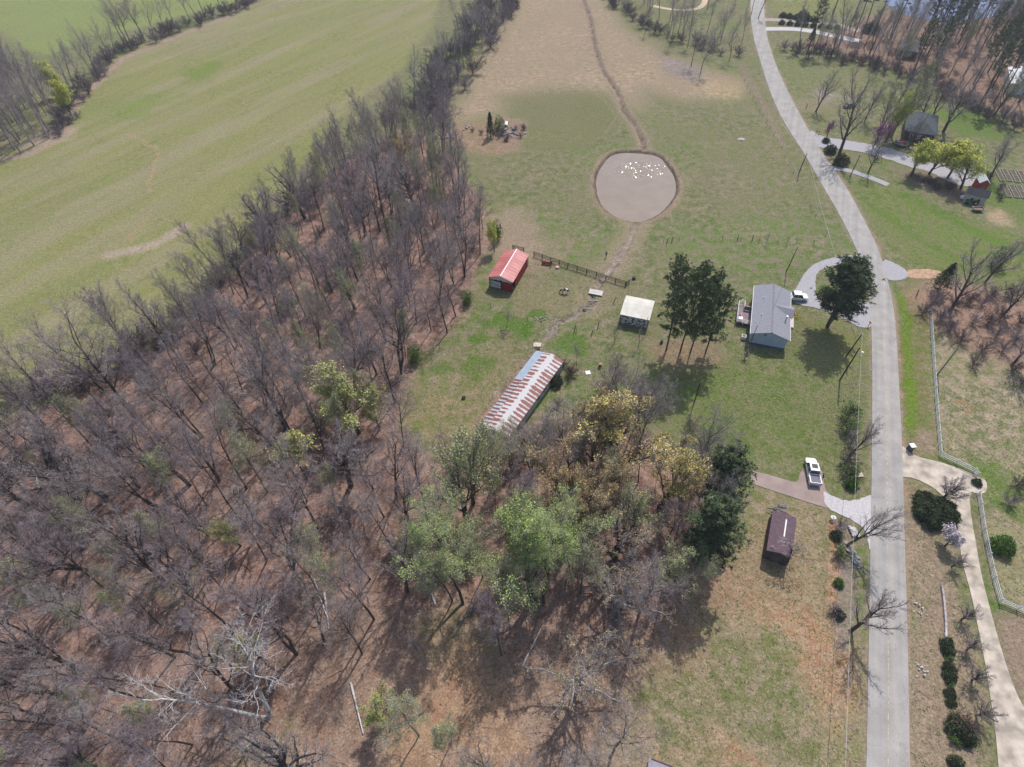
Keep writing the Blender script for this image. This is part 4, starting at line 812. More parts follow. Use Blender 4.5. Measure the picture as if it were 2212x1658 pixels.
f = MB(); f.tube((hw*.72, -hl*.30, 3.3), (hw*.72, -hl*.30, 4.7), .12); f.tube((hw*.72, -hl*.30, 4.7), (hw*.72, -hl*.30, 4.85), .2); f.build('flue', M['metal_grey'], hs)
f = MB(); f.tube((-hW+.35, -hL-.16, 1.0), (-hW+.35, -hL-.16, 5.6), .06); f.build('service_mast', M['wood_dark'], hs)
# deck
dk = empty('deck', hs.matrix_world.translation, a, 'raised timber deck with white railings and outdoor chairs behind the house', 'deck'); dk.location = (c.x, c.y, 0)
dx0, dx1, dy0, dy1 = -hw-2.75, -hw+.35, -hl*.33, hl*.27; dz = .85
q = MB(); q.box(((dx0+dx1)/2, (dy0+dy1)/2, dz-.06), (dx1-dx0, dy1-dy0, .12)); q.build('deck_boards', stripes(mat('deck_boards', (.26,.20,.21), var=.15, scale=2), 'Y', 5, .5), dk)
q = MB(); q.box(((dx0+dx0+1.6)/2, dy1+1.0, dz-.4), (1.4, 2.0, .1)); q.build('landing', M['wood_grey'], dk)
def rail(pts, par, m, h0, h1, n=3, r=.04, nm='railing', posts=1.3):
    q = MB()
    for k in range(n):
        zz = h0 + (h1-h0)*(k+1)/n
        for p_, p2 in zip(pts[:-1], pts[1:]): q.tube((p_[0], p_[1], zz), (p2[0], p2[1], zz), r, n=4)
    for p_, p2 in zip(pts[:-1], pts[1:]):
        L_ = math.hypot(p2[0]-p_[0], p2[1]-p_[1]); k_ = max(1, int(L_/posts))
        for i in range(k_+1): t = i/k_; q.tube((p_[0]+(p2[0]-p_[0])*t, p_[1]+(p2[1]-p_[1])*t, 0), (p_[0]+(p2[0]-p_[0])*t, p_[1]+(p2[1]-p_[1])*t, h1+.03), r*1.3, n=4)
    return q.build(nm, m, par)
rail([(dx1-.1, dy0+.05), (dx0+.05, dy0+.05), (dx0+.05, dy1-.05)], dk, M['white_paint'], dz, dz+1.0); rail([(dx1-.3, dy1-.05), (dx0+1.4, dy1-.05), (dx0+1.4, dy1+1.9), (dx0+.1, dy1+1.9), (dx0+.1, dy1)], dk, M['white_paint'], dz, dz+1.0)
def loc_of(x_, y_, z_=0.0): return Vector((c.x + math.cos(a)*x_ - math.sin(a)*y_, c.y + math.sin(a)*x_ + math.cos(a)*y_, z_))
def chair(p, rz, m, lab, grp=None):
    e = empty('deck_chair', p, rz, lab, 'chair', grp)
    f = MB(); f.box((0, 0, .42), (.5, .5, .06)); f.build('seat', m, e); f = MB(); f.box((0, .24, .72), (.5, .05, .55), rx=-.2); f.build('backrest', m, e)
    for sx in (-1, 1):
        for sy in (-1, 1): f = MB(); f.box((sx*.21, sy*.2, .2), (.05, .05, .4)); f.build('leg', m, e)
M['pink_plastic'] = mat('pink_plastic', (.55,.33,.33), var=.1)
chair(loc_of(dx0+.85, dy0+2.6, dz), 1.2, M['pink_plastic'], 'faded red patio chair on the deck, next to the white railing', 'patio chairs on the deck'); chair(loc_of(dx0+.9, dy0+1.8, dz), 1.7, M['pink_plastic'], 'faded red patio chair on the deck, nearer the white table', 'patio chairs on the deck')
t_ = empty('patio_table', loc_of(dx0+.8, dy0+.8, dz), a, 'square white patio table in the front corner of the deck', 'table')
f = MB(); f.box((0, 0, .7), (.9, .9, .05)); f.build('tabletop', M['white_paint'], t_)
for sx in (-1, 1):
    for sy in (-1, 1): f = MB(); f.box((sx*.38, sy*.38, .34), (.06, .06, .67)); f.build('leg', M['white_paint'], t_)
t_ = empty('bench', loc_of(dx1-.9, dy1-.6, dz), a, 'grey slatted bench along the back edge of the deck', 'bench')
f = MB(); f.box((0, 0, .45), (1.7, .5, .06)); f.build('seat', M['wood_grey'], t_); f = MB(); f.box((0, .25, .8), (1.7, .06, .6)); f.build('backrest', M['wood_grey'], t_)
for sx in (-1, 1): f = MB(); f.box((sx*.75, 0, .21), (.08, .45, .42)); f.build('leg', M['wood_grey'], t_)
ac = empty('air_conditioner', loc_of(-hw-.75, -hl*.82), a, 'boxy white air conditioning unit beside the house corner', 'air conditioner')
f = MB(); f.box((0, 0, .45), (.95, .95, .9)); f.build('casing', mat('ac_casing', (.62,.62,.60), var=.08), ac); f = MB(); f.tube((0, 0, .9), (0, 0, .93), .36, n=16); f.build('fan_grille', M['black'], ac)
rm = empty('wooden_ramp', loc_of(-hw+.0, hl*.45), a, 'narrow orange-brown wooden ramp against the house wall', 'ramp'); f = MB(); f.box((-.25, 0, .35), (.5, 3.0, .08), rx=.12); f.build('deck_boards', M['wood_brown'], rm); f = MB(); f.box((-.25, -1.2, .2), (.45, .1, .4)); f.build('support', M['wood_brown'], rm)

# brown shed with a white skylight strip
c, a, hw, hl = frame_of(z(2270,1300,[(215,1015),(510,1100),(460,1600),(115,1560)]), 2.7)
bs = empty('storage_shed', (c.x, c.y, 0), a, 'dark brown wooden storage shed with a white strip on its roof', 'shed')
M['brown_roof'] = stripes(mat('brown_roof', (.125,.082,.098), var=.18, scale=2, rough=.8), 'Y', 2.2, .3, .02); M['brown_wall'] = stripes(mat('brown_wall', (.075,.06,.058), var=.2, scale=2), 'X', 3, .5)
gable_roof(bs, hw, hl, 2.7, 3.35, 0, .0, M['brown_roof'])
q = MB(); ww, wl2 = hw-.15, hl-.15
q.box((-ww, 0, 1.35), (.08, 2*wl2, 2.7)); q.box((ww, 0, 1.35), (.08, 2*wl2, 2.7))
for s in (-1, 1): q.prism_y([(-ww+.05, 0), (ww-.05, 0), (ww-.05, 2.7), (0, 3.28), (-ww+.05, 2.7)], s*wl2-.04, s*wl2+.04)
q.build('wall', M['brown_wall'], bs); q = MB(); q.box((.22, .25*hl, 3.37), (.22, hl*.85, .05), ry=.24); q.build('skylight_strip', M['white_paint'], bs)
q = MB(); q.box((0, -wl2-.06, 1.0), (1.5, .06, 2.0)); q.build('door', mat('shed_door', (.10,.075,.07)), bs)
lp = empty('lumber_pile', Vector((c.x + math.cos(a)*-.35 - math.sin(a)*(hl+1.7), c.y + math.sin(a)*-.35 + math.cos(a)*(hl+1.7), 0)), a+.05, 'jumbled pile of grey planks and pallets behind the brown shed', 'lumber pile')
rn = random.Random(5)
for k in range(15): f = MB(); f.box((rn.uniform(-.6, .6), -1.3+k*.16, .1+.045*k % .5 + rn.uniform(0, .25)), (rn.uniform(2.2, 3.2), .16, .05), rz=rn.uniform(-.18, .18), ry=rn.uniform(-.06, .06)); f.build('plank', (M['wood_grey'], M['wood_grey'], M['white_paint'], M['metal_grey'])[k % 4 if k % 3 == 0 else 0], lp)
for k in range(2): f = MB(); [f.box((.5, 1.1+k*.05+j*.16, .45+k*.18), (1.5, .09, .03)) for j in range(7)]; [f.box((.5+s*.6, 1.6, .40+k*.18), (.08, 1.1, .09)) for s in (-1, 0, 1)]; f.build('pallet', M['wood_grey'], lp)

# bottom-edge shed (its roof corner enters the picture)
p0 = G(1404, 1637, 2.4); p1 = G(1450, 1655, 2.4)
ax = (p1-p0).normalized(); ang = math.atan2(ax.y, ax.x); 
bx = empty('garden_shed', (p0.x + math.cos(ang)*1.6 + math.sin(ang)*2.4, p0.y + math.sin(ang)*1.6 - math.cos(ang)*2.4, 0), ang, 'grey flat-roofed shed cut by the bottom edge of the picture', 'shed')
q = MB(); q.hexa([(-1.7,-2.5,2.3),(1.7,-2.5,2.3),(1.7,2.4,2.45),(-1.7,2.4,2.45)], [(-1.7,-2.5,2.38),(1.7,-2.5,2.38),(1.7,2.4,2.53),(-1.7,2.4,2.53)]); q.build('roof', mat('grey_roof', (.30,.27,.31), var=.1, scale=3), bx)
q = MB(); q.box((.1, 2.38, 2.62), (3.1, .12, .12)); q.build('roof_board', M['wood_brown'], bx)
q = MB(); q.box((0, 0, 1.15), (3.1, 4.5, 2.28)); q.build('wall', M['wood_grey'], bx)

# house among the trees, upper right
def simple_house(nm, corners, ev, rd, roofm, wallm, lab, cat='house', hip=False, nwin=2, across=False):
    c, a, hw, hl = frame_of(corners, ev); e = empty(nm, (c.x, c.y, 0), a, lab, cat)
    if hip:
        q = MB(); o = .4; A_ = [(-hw-o,-hl-o,ev-.1),(hw+o,-hl-o,ev-.1),(hw+o,hl+o,ev-.1),(-hw-o,hl+o,ev-.1)]
        if hl > hw: r0, r1 = (0,-hl+hw,rd), (0,hl-hw,rd); q.quad([A_[0],A_[1],r0]); q.quad([A_[1],A_[2],r1,r0]); q.quad([A_[2],A_[3],r1]); q.quad([A_[3],A_[0],r0,r1])
        else: r0, r1 = (-hw+hl*.9,0,rd), (hw-hl*.9,0,rd); q.quad([A_[0],A_[1],r1,r0]); q.quad([A_[1],A_[2],r1]); q.quad([A_[2],A_[3],r0,r1]); q.quad([A_[3],A_[0],r0])
        q.quad(A_[::-1]); q.build('roof', roofm, e); q = MB(); q.box((0, 0, ev/2-.06), (2*hw-.2, 2*hl-.2, ev-.12)); q.build('wall', wallm, e)
    elif across:
        q = MB(); k = rd-ev
        for s in (-1, 1):
            lo = [(-hw-.2, 0, rd), (hw+.2, 0, rd), (hw+.2, s*(hl+.2), ev), (-hw-.2, s*(hl+.2), ev)]
            if s > 0: lo = lo
            else: lo = lo[::-1]
            q.hexa(lo, [(x, y, w_+.07) for x, y, w_ in lo])
        q.build('roof', roofm, e); q = MB(); q.box((0, 0, ev/2-.03), (2*hw-.1, 2*hl-.1, ev-.08)); q.build('wall', wallm, e)
        q = MB(); 
        for s in (-1, 1): b_ = [(s*(hw-.06), -hl+.05, ev-.07), (s*(hw-.06), hl-.05, ev-.07), (s*(hw-.06), 0, rd-.05)]; q.quad(b_ if s > 0 else b_[::-1])
        q.build('gable', wallm, e)
    else:
        gable_roof(e, hw, hl, ev, rd, .2, .2, roofm); q = MB(); ww, w2 = hw-.1, hl-.1; q.box((0, 0, ev/2-.05), (2*ww, 2*w2-.12, ev-.1))
        for s in (-1, 1): q.prism_y([(-ww, 0), (ww, 0), (ww, ev-.08), (0, rd-.1), (-ww, ev-.08)], s*w2-.05, s*w2+.05)
        q.build('wall', wallm, e)
    for k in range(nwin):
        x_ = -hw + (k+1)*2*hw/(nwin+1); f = MB(); f.box((x_, -hl+.03 if not hip else -hl+.08, ev*.55), (.9, .08, .9)); w_ = f.build('window', M['white_paint'], e); g_ = MB(); g_.box((x_, (-hl if not hip else -hl+.05)-.02, ev*.55), (.75, .04, .75)); g_.build('pane', M['glass'], w_)
    return e
M['green_roof'] = mat('green_grey_roof', (.06,.075,.085), var=.15, scale=2, rough=.9); M['cream_wall'] = mat('cream_wall', (.42,.38,.34), var=.1)
simple_house('house', z(2600,300,[(600,170),(985,215),(985,480),(545,440)], 4.684), 3.4, 5.4, M['green_roof'], M['brown_wall'], 'house with a dark green hipped roof behind yellow-green willows, upper right', hip=True, nwin=3)
simple_house('house', z(2560,0,[(640,520),(850,530),(840,665),(600,650)]), 3.0, 4.6, mat('dull_roof', (.10,.10,.12), var=.15), M['brown_wall'], 'dark-roofed house half hidden in the bare wood near the lake', hip=True, nwin=2)
simple_house('storage_shed', z(2880,500,[(270,700),(870,730),(860,945),(250,890)], 10.365), 2.6, 3.7, mat('charcoal_roof', (.035,.035,.05), var=.15, scale=3), M['cream_wall'], 'small cream shed with a charcoal roof beside the tractor', cat='shed', across=True)
e = simple_house('storage_shed', z(2880,500,[(570,310),(790,310),(930,500),(640,540)], 10.365), 2.9, 3.9, mat('pale_roof', (.48,.53,.56), var=.08, scale=3), M['red_paint'], 'red barn-style shed with a pale curved roof behind the cream shed', cat='shed', nwin=0)
q = MB(); q.box((0, -.05-frame_of(z(2880,500,[(570,310),(790,310),(930,500),(640,540)], 10.365), 2.9)[3], 1.0), (1.3, .06, 2.0)); q.build('door', M['wood_brown'], e)
M['pale_metal'] = mat('pale_metal_roof', (.62,.62,.66), var=.06, scale=2, rough=.4)
simple_house('farm_building', [(2180,152),(2260,150),(2265,190),(2190,185)], 3.2, 4.4, M['pale_metal'], M['white_sheet'], 'low building with a pale metal roof at the right edge, beyond the wood', cat='building', nwin=0)
# ------------------------------------------------------------------ bodies (one continuous skinned surface)
def skin_mesh(name, J, E_, mats, pick, sub=2):
    """J: name -> (pos, radius); E_: edges by name; pick(p) -> material index"""
    ks = list(J); me = bpy.data.meshes.new(name+'_cage'); me.from_pydata([J[k][0] for k in ks], [(ks.index(a_), ks.index(b_)) for a_, b_ in E_], [])
    ob = bpy.data.objects.new(name+'_cage', me); C.objects.link(ob); md = ob.modifiers.new('s', 'SKIN'); md.use_smooth_shade = True
    for i, k in enumerate(ks): r = J[k][1]; me.skin_vertices[0].data[i].radius = (r, r) if not isinstance(r, tuple) else r
    me.skin_vertices[0].data[0].use_root = True
    sb = ob.modifiers.new('u', 'SUBSURF'); sb.levels = sub; sb.render_levels = sub
    dg = bpy.context.evaluated_depsgraph_get(); dg.update(); nm = bpy.data.meshes.new_from_object(ob.evaluated_get(dg)); nm.name = name
    bpy.data.objects.remove(ob); bpy.data.meshes.remove(me); nm.materials.clear()
    for m in mats: nm.materials.append(m)
    for p in nm.polygons: p.material_index = pick(p.center); p.use_smooth = True
    return nm
def person(px, rz, pose, mats, lab, hair, loc=None, hat=None):
    """mats = skin, top, trousers, shoes"""
    J = {}; E_ = []
    J['pelvis'] = ((0, 0, .95), (.15, .11))
    bend = pose == 'lean'
    by = -.28 if bend else 0; J['waist'] = ((0, by*.3, 1.10), (.14, .10)); J['chest'] = ((0, by*.7, 1.30), (.17, .115)); J['neck0'] = ((0, by, 1.45), .07); J['neck'] = ((0, by-.01, 1.52), .052); J['head'] = ((0, by-.02, 1.63), (.085, .095)); J['crown'] = ((0, by-.01, 1.72), .075)
    E_ += [('pelvis','waist'),('waist','chest'),('chest','neck0'),('neck0','neck'),('neck','head'),('head','crown')]
    for s, t in ((-1, 'l'), (1, 'r')):
        J['hip'+t] = ((s*.10, 0, .88), .095); J['knee'+t] = ((s*.12, -.02, .50), .06); J['ank'+t] = ((s*.13, .02, .09), .042); J['toe'+t] = ((s*.15, -.15, .04), .04)
        E_ += [('pelvis','hip'+t),('hip'+t,'knee'+t),('knee'+t,'ank'+t),('ank'+t,'toe'+t)]
        J['sh'+t] = ((s*.19, by, 1.42), .06)
        if pose == 'wave': el, wr, hd, fd = (s*.30, -.02, 1.68), (s*.22, -.04, 1.93), (s*.21, -.04, 2.0), Vector((0, 0, 1))
        elif pose == 'lean': el, wr, hd, fd = (s*.22, -.50, 1.28), (s*.17, -.72, 1.22), (s*.16, -.79, 1.21), Vector((0, -1, -.1))
        else: el, wr, hd, fd = (s*.25, 0, 1.14), (s*.26, -.08, .90), (s*.26, -.10, .83), Vector((0, -.1, -1))
        J['el'+t] = (el, .042); J['wr'+t] = (wr, .028); J['pa'+t] = (hd, (.04, .02)); E_ += [('neck0','sh'+t),('sh'+t,'el'+t),('el'+t,'wr'+t),('wr'+t,'pa'+t)]
        for i in range(4):
            L = (.065, .075, .07, .055)[i]; o = Vector(((i-1.5)*.022, 0, 0)); p1 = Vector(hd)+o+fd*.045; p2 = p1+fd*L*.5+Vector((0, -.008, 0)); p3 = p2+fd*L*.5+Vector((0, -.015, 0))
            J['f%d'%i+t] = (tuple(p1), .010); J['g%d'%i+t] = (tuple(p2), .009); J['h%d'%i+t] = (tuple(p3), .007); E_ += [('pa'+t,'f%d'%i+t),('f%d'%i+t,'g%d'%i+t),('g%d'%i+t,'h%d'%i+t)]
        p1 = Vector(hd)+Vector((-s*.045, -.01, 0)); p2 = p1+fd*.03+Vector((-s*.012, -.01, 0)); J['t0'+t] = (tuple(p1), .011); J['t1'+t] = (tuple(p2), .009); E_ += [('pa'+t,'t0'+t),('t0'+t,'t1'+t)]
    def pick(p):
        if p.z < .09: return 3
        if pose == 'wave': sk = p.z > 1.50 or (abs(p.x) > .22 and p.z > 1.45)
        elif pose == 'lean': sk = p.z > 1.49 or p.y < -.52
        else: sk = p.z > 1.49 or (abs(p.x) > .2 and p.z < .93 and p.z > .7)
        return 0 if sk else (2 if p.z < .98 and abs(p.x) < .24 else 1)
    me_ = skin_mesh('person', J, E_, mats, pick); e = empty('person', loc if loc is not None else G(*px), rz, lab, 'person')
    b_ = bpy.data.objects.new('body', me_); C.objects.link(b_); b_.parent = e
    q = MB(); hy = by-.01; q.blob((0, hy+.015, 1.69), (.105, .115, .10), 3, 10, 7, jit=.04); q.build('hair' if not hat else 'hat', hair, e, True)
    f = MB(); f.blob((0, hy-.11, 1.63), (.014, .022, .022), 1, 6, 4, jit=0); 
    f.build('nose', mats[0], e, True); f = MB(); [f.blob((s*.033, hy-.095, 1.66), (.012, .008, .008), 1, 6, 4, jit=0) for s in (-1, 1)]; f.build('eyes', M['black'], e, True); f = MB(); f.box((0, hy-.098, 1.585), (.045, .01, .01)); f.build('mouth', M['pink_plastic'], e)
    f = MB(); [f.blob((s*.098, hy+.0, 1.64), (.012, .02, .03), 1, 6, 4, jit=0) for s in (-1, 1)]; f.build('ears', mats[0], e, True)
    return e
g_ = G(1191, 575)
person(None, 0.1, 'wave', [M['skin'], M['cloth_dark'], M['cloth_dark'], M['black']], 'person in dark clothes behind the paddock fence waving both arms up', M['cloth_white'], loc=g_)
person((1309, 556), .3, 'stand', [M['skin'], M['cloth_dark'], M['cloth_dark'], M['black']], 'person in dark clothing standing alone on the pasture left of the stream', M['black'])

# pinto horse, grazing, head towards the left
hc = G(1220, 634); hz = 1.45
J = {'mid': ((0, 0, 1.12), (.30, .33)), 'rump': ((.62, 0, 1.18), (.29, .32)), 'tail': ((.95, 0, 1.10), .09), 'tail1': ((1.05, 0, .85), .06), 'tail2': ((1.06, 0, .50), .05),
     'chest': ((-.50, 0, 1.10), (.27, .33)), 'neck': ((-.80, .02, 1.02), (.17, .20)), 'neck1': ((-1.08, .05, .72), (.12, .15)), 'poll': ((-1.24, .08, .45), (.10, .11)), 'face': ((-1.26, .09, .24), (.08, .085)), 'muz': ((-1.22, .10, .09), (.055, .06))}
E_ = [('mid','rump'),('rump','tail'),('tail','tail1'),('tail1','tail2'),('mid','chest'),('chest','neck'),('neck','neck1'),('neck1','poll'),('poll','face'),('face','muz')]
for s, t in ((-1, 'a'), (1, 'b')):
    J.update({'sh'+t: ((-.52, s*.16, .88), .12), 'kn'+t: ((-.55+s*.08, s*.17, .48), .055), 'fe'+t: ((-.56+s*.08, s*.17, .14), .042), 'ho'+t: ((-.58+s*.08, s*.17, .04), .055),
              'th'+t: ((.66, s*.17, .90), .16), 'st'+t: ((.58+s*.05, s*.17, .66), .09), 'hk'+t: ((.78+s*.06, s*.17, .45), .055), 'fl'+t: ((.72+s*.06, s*.17, .14), .042), 'hh'+t: ((.69+s*.06, s*.17, .04), .055), 'ear'+t: ((-1.20, .08+s*.07, .58), .025)})
    E_ += [('chest','sh'+t),('sh'+t,'kn'+t),('kn'+t,'fe'+t),('fe'+t,'ho'+t),('rump','th'+t),('th'+t,'st'+t),('st'+t,'hk'+t),('hk'+t,'fl'+t),('fl'+t,'hh'+t),('poll','ear'+t)]
def hp(p):
    if p.z < .10 and p.x > -1.1: return 1
    if p.x > .95 or (p.x < -.78): return 1
    if p.x > .12 and p.z > 1.22: return 0
    if p.x > -.30 and p.x <= .12 and p.z > .95: return 1
    if p.x <= -.30 and p.z > .95: return 2
    return 1 if p.x > .5 and p.z > .75 else (1 if p.z < .8 and p.x < 0 else 0)
hm = skin_mesh('horse', J, E_, [mat('horse_white', (.72,.68,.66), var=.06), mat('horse_dark', (.045,.03,.027), var=.15), mat('horse_roan', (.30,.24,.23), var=.3, scale=8)], hp)
he = empty('horse', hc, R(-6), 'brown and white pinto horse grazing in the paddock', 'horse'); b_ = bpy.data.objects.new('body', hm); C.objects.link(b_); b_.parent = he
f = MB(); [f.blob((-.80-.09*k, .02+.01*k, 1.22-.10*k), (.07, .035, .10), k, 6, 4) for k in range(5)]; f.build('mane', M['black'], he, True)

# ------------------------------------------------------------------ vehicles (front = +y)
def pickup(p, rz, lab, body, inner, L=5.7, Wd=2.0, crew=True, glassroof=False):
    e = empty('pickup_truck', p, rz, lab, 'pickup truck'); h = L/2; w_ = Wd/2
    # body sides profile (y,z): hood, cowl, belt, bed rail, tail
    def loft(st, m, nm, par=e, smooth=True):
        q = MB(); n_ = len(st[0])
        for s_ in st: q.v += [tuple(p_) for p_ in s_]
        for i in range(len(st)-1):
            for j in range(n_-1): q.f.append((i*n_+j, i*n_+j+1, (i+1)*n_+j+1, (i+1)*n_+j)); q.m.append(0)
        q.f.append(tuple(range(n_))[::-1]); q.m.append(0); q.f.append(tuple((len(st)-1)*n_+j for j in range(n_))); q.m.append(0)
        return q.build(nm, m, par, smooth)
    def sec(y, wd, z0, z1, r=.10): return [(-wd*.94, y, z0), (-wd, y, z0+.12), (-wd, y, z1-r*1.6), (-wd+r*.7, y, z1-r*.3), (-wd+r*2, y, z1), (wd-r*2, y, z1), (wd-r*.7, y, z1-r*.3), (wd, y, z1-r*1.6), (wd, y, z0+.12), (wd*.94, y, z0)]
    ybed = -h*.31 if crew else -h*.2; ycowl = h*.54
    loft([sec(h*.985, w_*.62, .5, .80), sec(h*.95, w_*.80, .45, .93), sec(h*.86, w_*.93, .4, 1.03), sec(h*.70, w_, .38, 1.10), sec(ycowl, w_, .38, 1.16), sec(ycowl-.3, w_, .38, 1.12), sec(ybed, w_, .38, 1.12)], body, 'body')
    # cab
    def cs(y, wd, z1): return [(-w_*.97, y, 1.10), (-wd, y, z1-.10), (-wd+.10, y, z1), (wd-.10, y, z1), (wd, y, z1-.10), (w_*.97, y, 1.10)]
    yr0, yr1 = ycowl-.52, ybed+.25; zr = 1.86
    gl = MB()
    fr_ = [(-w_*.90, ycowl-.05, 1.17), (w_*.90, ycowl-.05, 1.17), (w_*.74, yr0, zr-.05), (-w_*.74, yr0, zr-.05)]; bk_ = [(w_*.90, ybed+.02, 1.14), (-w_*.90, ybed+.02, 1.14), (-w_*.74, yr1, zr-.05), (w_*.74, yr1, zr-.05)]
    gl.quad(fr_); gl.quad(bk_)
    for s in (-1, 1):
        sd_ = [(s*w_*.955, ybed+.12, 1.13), (s*w_*.955, ycowl-.16, 1.13), (s*w_*.80, yr0-.02, zr-.06), (s*w_*.80, yr1+.02, zr-.06)]; gl.quad(sd_ if s > 0 else sd_[::-1])
    gl.build('windows', M['glass'], e)
    rf = MB(); rf.hexa([(-w_*.80, yr1-.03, zr-.07), (w_*.80, yr1-.03, zr-.07), (w_*.80, yr0+.03, zr-.07), (-w_*.80, yr0+.03, zr-.07)], [(-w_*.74, yr1, zr), (w_*.74, yr1, zr), (w_*.74, yr0, zr), (-w_*.74, yr0, zr)]); rf.build('roof', body, e)
    if glassroof: f = MB(); f.box((.02, (yr0+yr1)/2+.12, zr+.012), (w_*1.0, (yr0-yr1)*.55, .02)); f.build('sunroof', M['glass'], e)
    pl = MB()
    for s in (-1, 1):
        pl.tube((s*w_*.92, ycowl-.06, 1.14), (s*w_*.77, yr0, zr-.04), .045, n=5); pl.tube((s*w_*.92, ybed+.04, 1.12), (s*w_*.77, yr1, zr-.04), .06, n=5); pl.tube((s*w_*.95, (yr0+yr1)/2, 1.12), (s*w_*.79, (yr0+yr1)/2, zr-.05), .04, n=5)
    pl.build('pillars', body, e)
    bd = MB(); ya, yb = -h+.10, ybed-.02
    for s in (-1, 1): bd.box((s*(w_-.09), (ya+yb)/2, .76), (.18, yb-ya, .74))
    bd.box((0, yb-.05, .78), (2*w_-.37, .1, .70)); bd.box((0, ya+.05, .76), (2*w_-.37, .1, .70)); bd.build('bed', body, e)
    f = MB(); f.box((0, (ya+yb)/2, .64 if inner is M['black'] else .98), (2*w_-.38, yb-ya-.22, .05)); f.build('bed_liner', inner, e)
    f = MB(); f.box((0, -h+.02, .52), (Wd*.92, .16, .20)); f.build('rear_bumper', M['metal_grey'], e); f = MB(); f.box((0, h-.10, .55), (Wd*.66, .14, .2)); f.build('front_bumper', M['metal_grey'], e)
    for s in (-1, 1):
        for y_ in (h*.62, -h*.58):
            f = MB(); f.tube((s*(w_-.22), y_, .38), (s*(w_+.01), y_, .38), .39, n=18); wh = f.build('wheel', M['rubber'], e); f = MB(); f.tube((s*(w_-.05), y_, .38), (s*(w_+.02), y_, .38), .22, n=14); f.build('rim', M['metal_grey'], wh)
        f = MB(); f.box((s*(w_+.12), ycowl-.35, 1.18), (.22, .12, .17)); f.build('side_mirror', M['black'], e)
        f = MB(); f.box((s*w_*.66, h*.93, .82), (.3, .12, .14)); f.build('headlight', M['glass'], e); f = MB(); f.box((s*(w_-.09), -h+.07, .95), (.16, .08, .3)); f.build('tail_light', M['red_paint'], e)
    return e
M['car_white'] = mat('car_white', (.80,.82,.82), var=.02, rough=.22, spec=.6, coat=.6); M['car_silver'] = mat('car_silver', (.50,.52,.56), var=.03, rough=.25, metal=.5); M['tonneau'] = mat('tonneau', (.17,.16,.20), var=.08, rough=.7)
t0 = G(1752, 1002, .4); t1 = G(1761.5, 1046, .4); dv = t0-t1; tc_ = (t0+t1)/2 - Vector((.1, -.3, 0)); az = math.atan2(dv.y, dv.x)-math.pi/2
tk = pickup((tc_.x, tc_.y, .08), az, 'white pickup truck with a grey bed cover and dark sunroof parked on the brown drive', M['car_white'], M['tonneau'], glassroof=True)
def off_(o, x_, y_, z_=0.0): ca, sa = math.cos(o.rotation_euler.z), math.sin(o.rotation_euler.z); return Vector((o.location.x+ca*x_-sa*y_, o.location.y+sa*x_+ca*y_, z_))
person(None, az - math.pi/2, 'lean', [M['skin'], M['cloth_blue'], M['cloth_dark'], M['black']], 'person in navy blue leaning over the bed of the white pickup on the brown drive', M['black'], loc=off_(tk, 1.0+.62, -1.0, .08))
t2 = G(1721, 641, .6); pickup((t2.x-.4, t2.y-.2, .08), R(-99), 'white and silver pickup truck nosing out from beside the blue-grey house', M['car_white'], M['black'], crew=True)
def car(px, rz, lab, body):
    e = empty('parked_car', G(*px), rz, lab, 'car'); q = MB(); st = []
    for y, wd, z1 in ((2.3, .62, .62), (2.15, .80, .74), (1.6, .88, .86), (.9, .9, .94), (-1.3, .9, .98), (-2.0, .86, .93), (-2.25, .74, .80)): st.append([(-wd, y, .32), (-wd, y, z1-.16), (-wd+.14, y, z1), (wd-.14, y, z1), (wd, y, z1-.16), (wd, y, .32)])
    for s_ in st: q.v += s_
    for i in range(6):
        for j in range(5): q.f.append((i*6+j, i*6+j+1, (i+1)*6+j+1, (i+1)*6+j)); q.m.append(0)
    q.f.append((5,4,3,2,1,0)); q.m.append(0); q.f.append((36,37,38,39,40,41)); q.m.append(0); q.build('body', body, e, True)
    f = MB(); f.hexa([(-.84,-1.7,.93),(.84,-1.7,.93),(.84,.95,.93),(-.84,.95,.93)], [(-.62,-1.1,1.40),(.62,-1.1,1.40),(.62,.25,1.40),(-.62,.25,1.40)]); f.build('windows', M['glass'], e); f = MB(); f.box((0, -.42, 1.42), (1.2, 1.3, .05)); f.build('roof', body, e)
    for s in (-1, 1):
        for y_ in (1.45, -1.45): f = MB(); f.tube((s*.7, y_, .31), (s*.9, y_, .31), .31, n=14); f.build('wheel', M['rubber'], e)
    return e
car((1834, 232), R(-70), 'dark grey car parked on the lawn under the large bare tree', mat('car_dark', (.05,.06,.08), var=.05, rough=.3, coat=.4))
# tractor and trailer
tp = G(2098, 441); tr = empty('tractor', tp, R(75), 'green tractor parked in front of the cream shed', 'tractor'); gr = mat('tractor_green', (.03,.14,.05), var=.1, rough=.4)
q = MB(); q.box((0, .9, .95), (.6, 1.5, .55)); q.box((0, -.3, .7), (.5, 1.2, .4)); q.build('hood', gr, tr); q = MB(); q.box((0, -.55, 1.15), (.5, .45, .12)); q.box((0, -.78, 1.4), (.5, .08, .45)); q.build('seat', M['black'], tr)
for s in (-1, 1):
    q = MB(); q.tube((s*.5, -.6, .7), (s*.85, -.6, .7), .7, n=18); wh = q.build('wheel', M['rubber'], tr); q = MB(); q.tube((s*.6, -.6, .7), (s*.87, -.6, .7), .33, n=12); q.build('rim', mat('rim_yellow', (.55,.45,.05)), wh)
    q = MB(); q.tube((s*.45, 1.4, .4), (s*.68, 1.4, .4), .4, n=14); q.build('wheel', M['rubber'], tr); q = MB(); q.box((s*.68, -.6, 1.43), (.38, .9, .05)); q.build('fender', gr, tr)
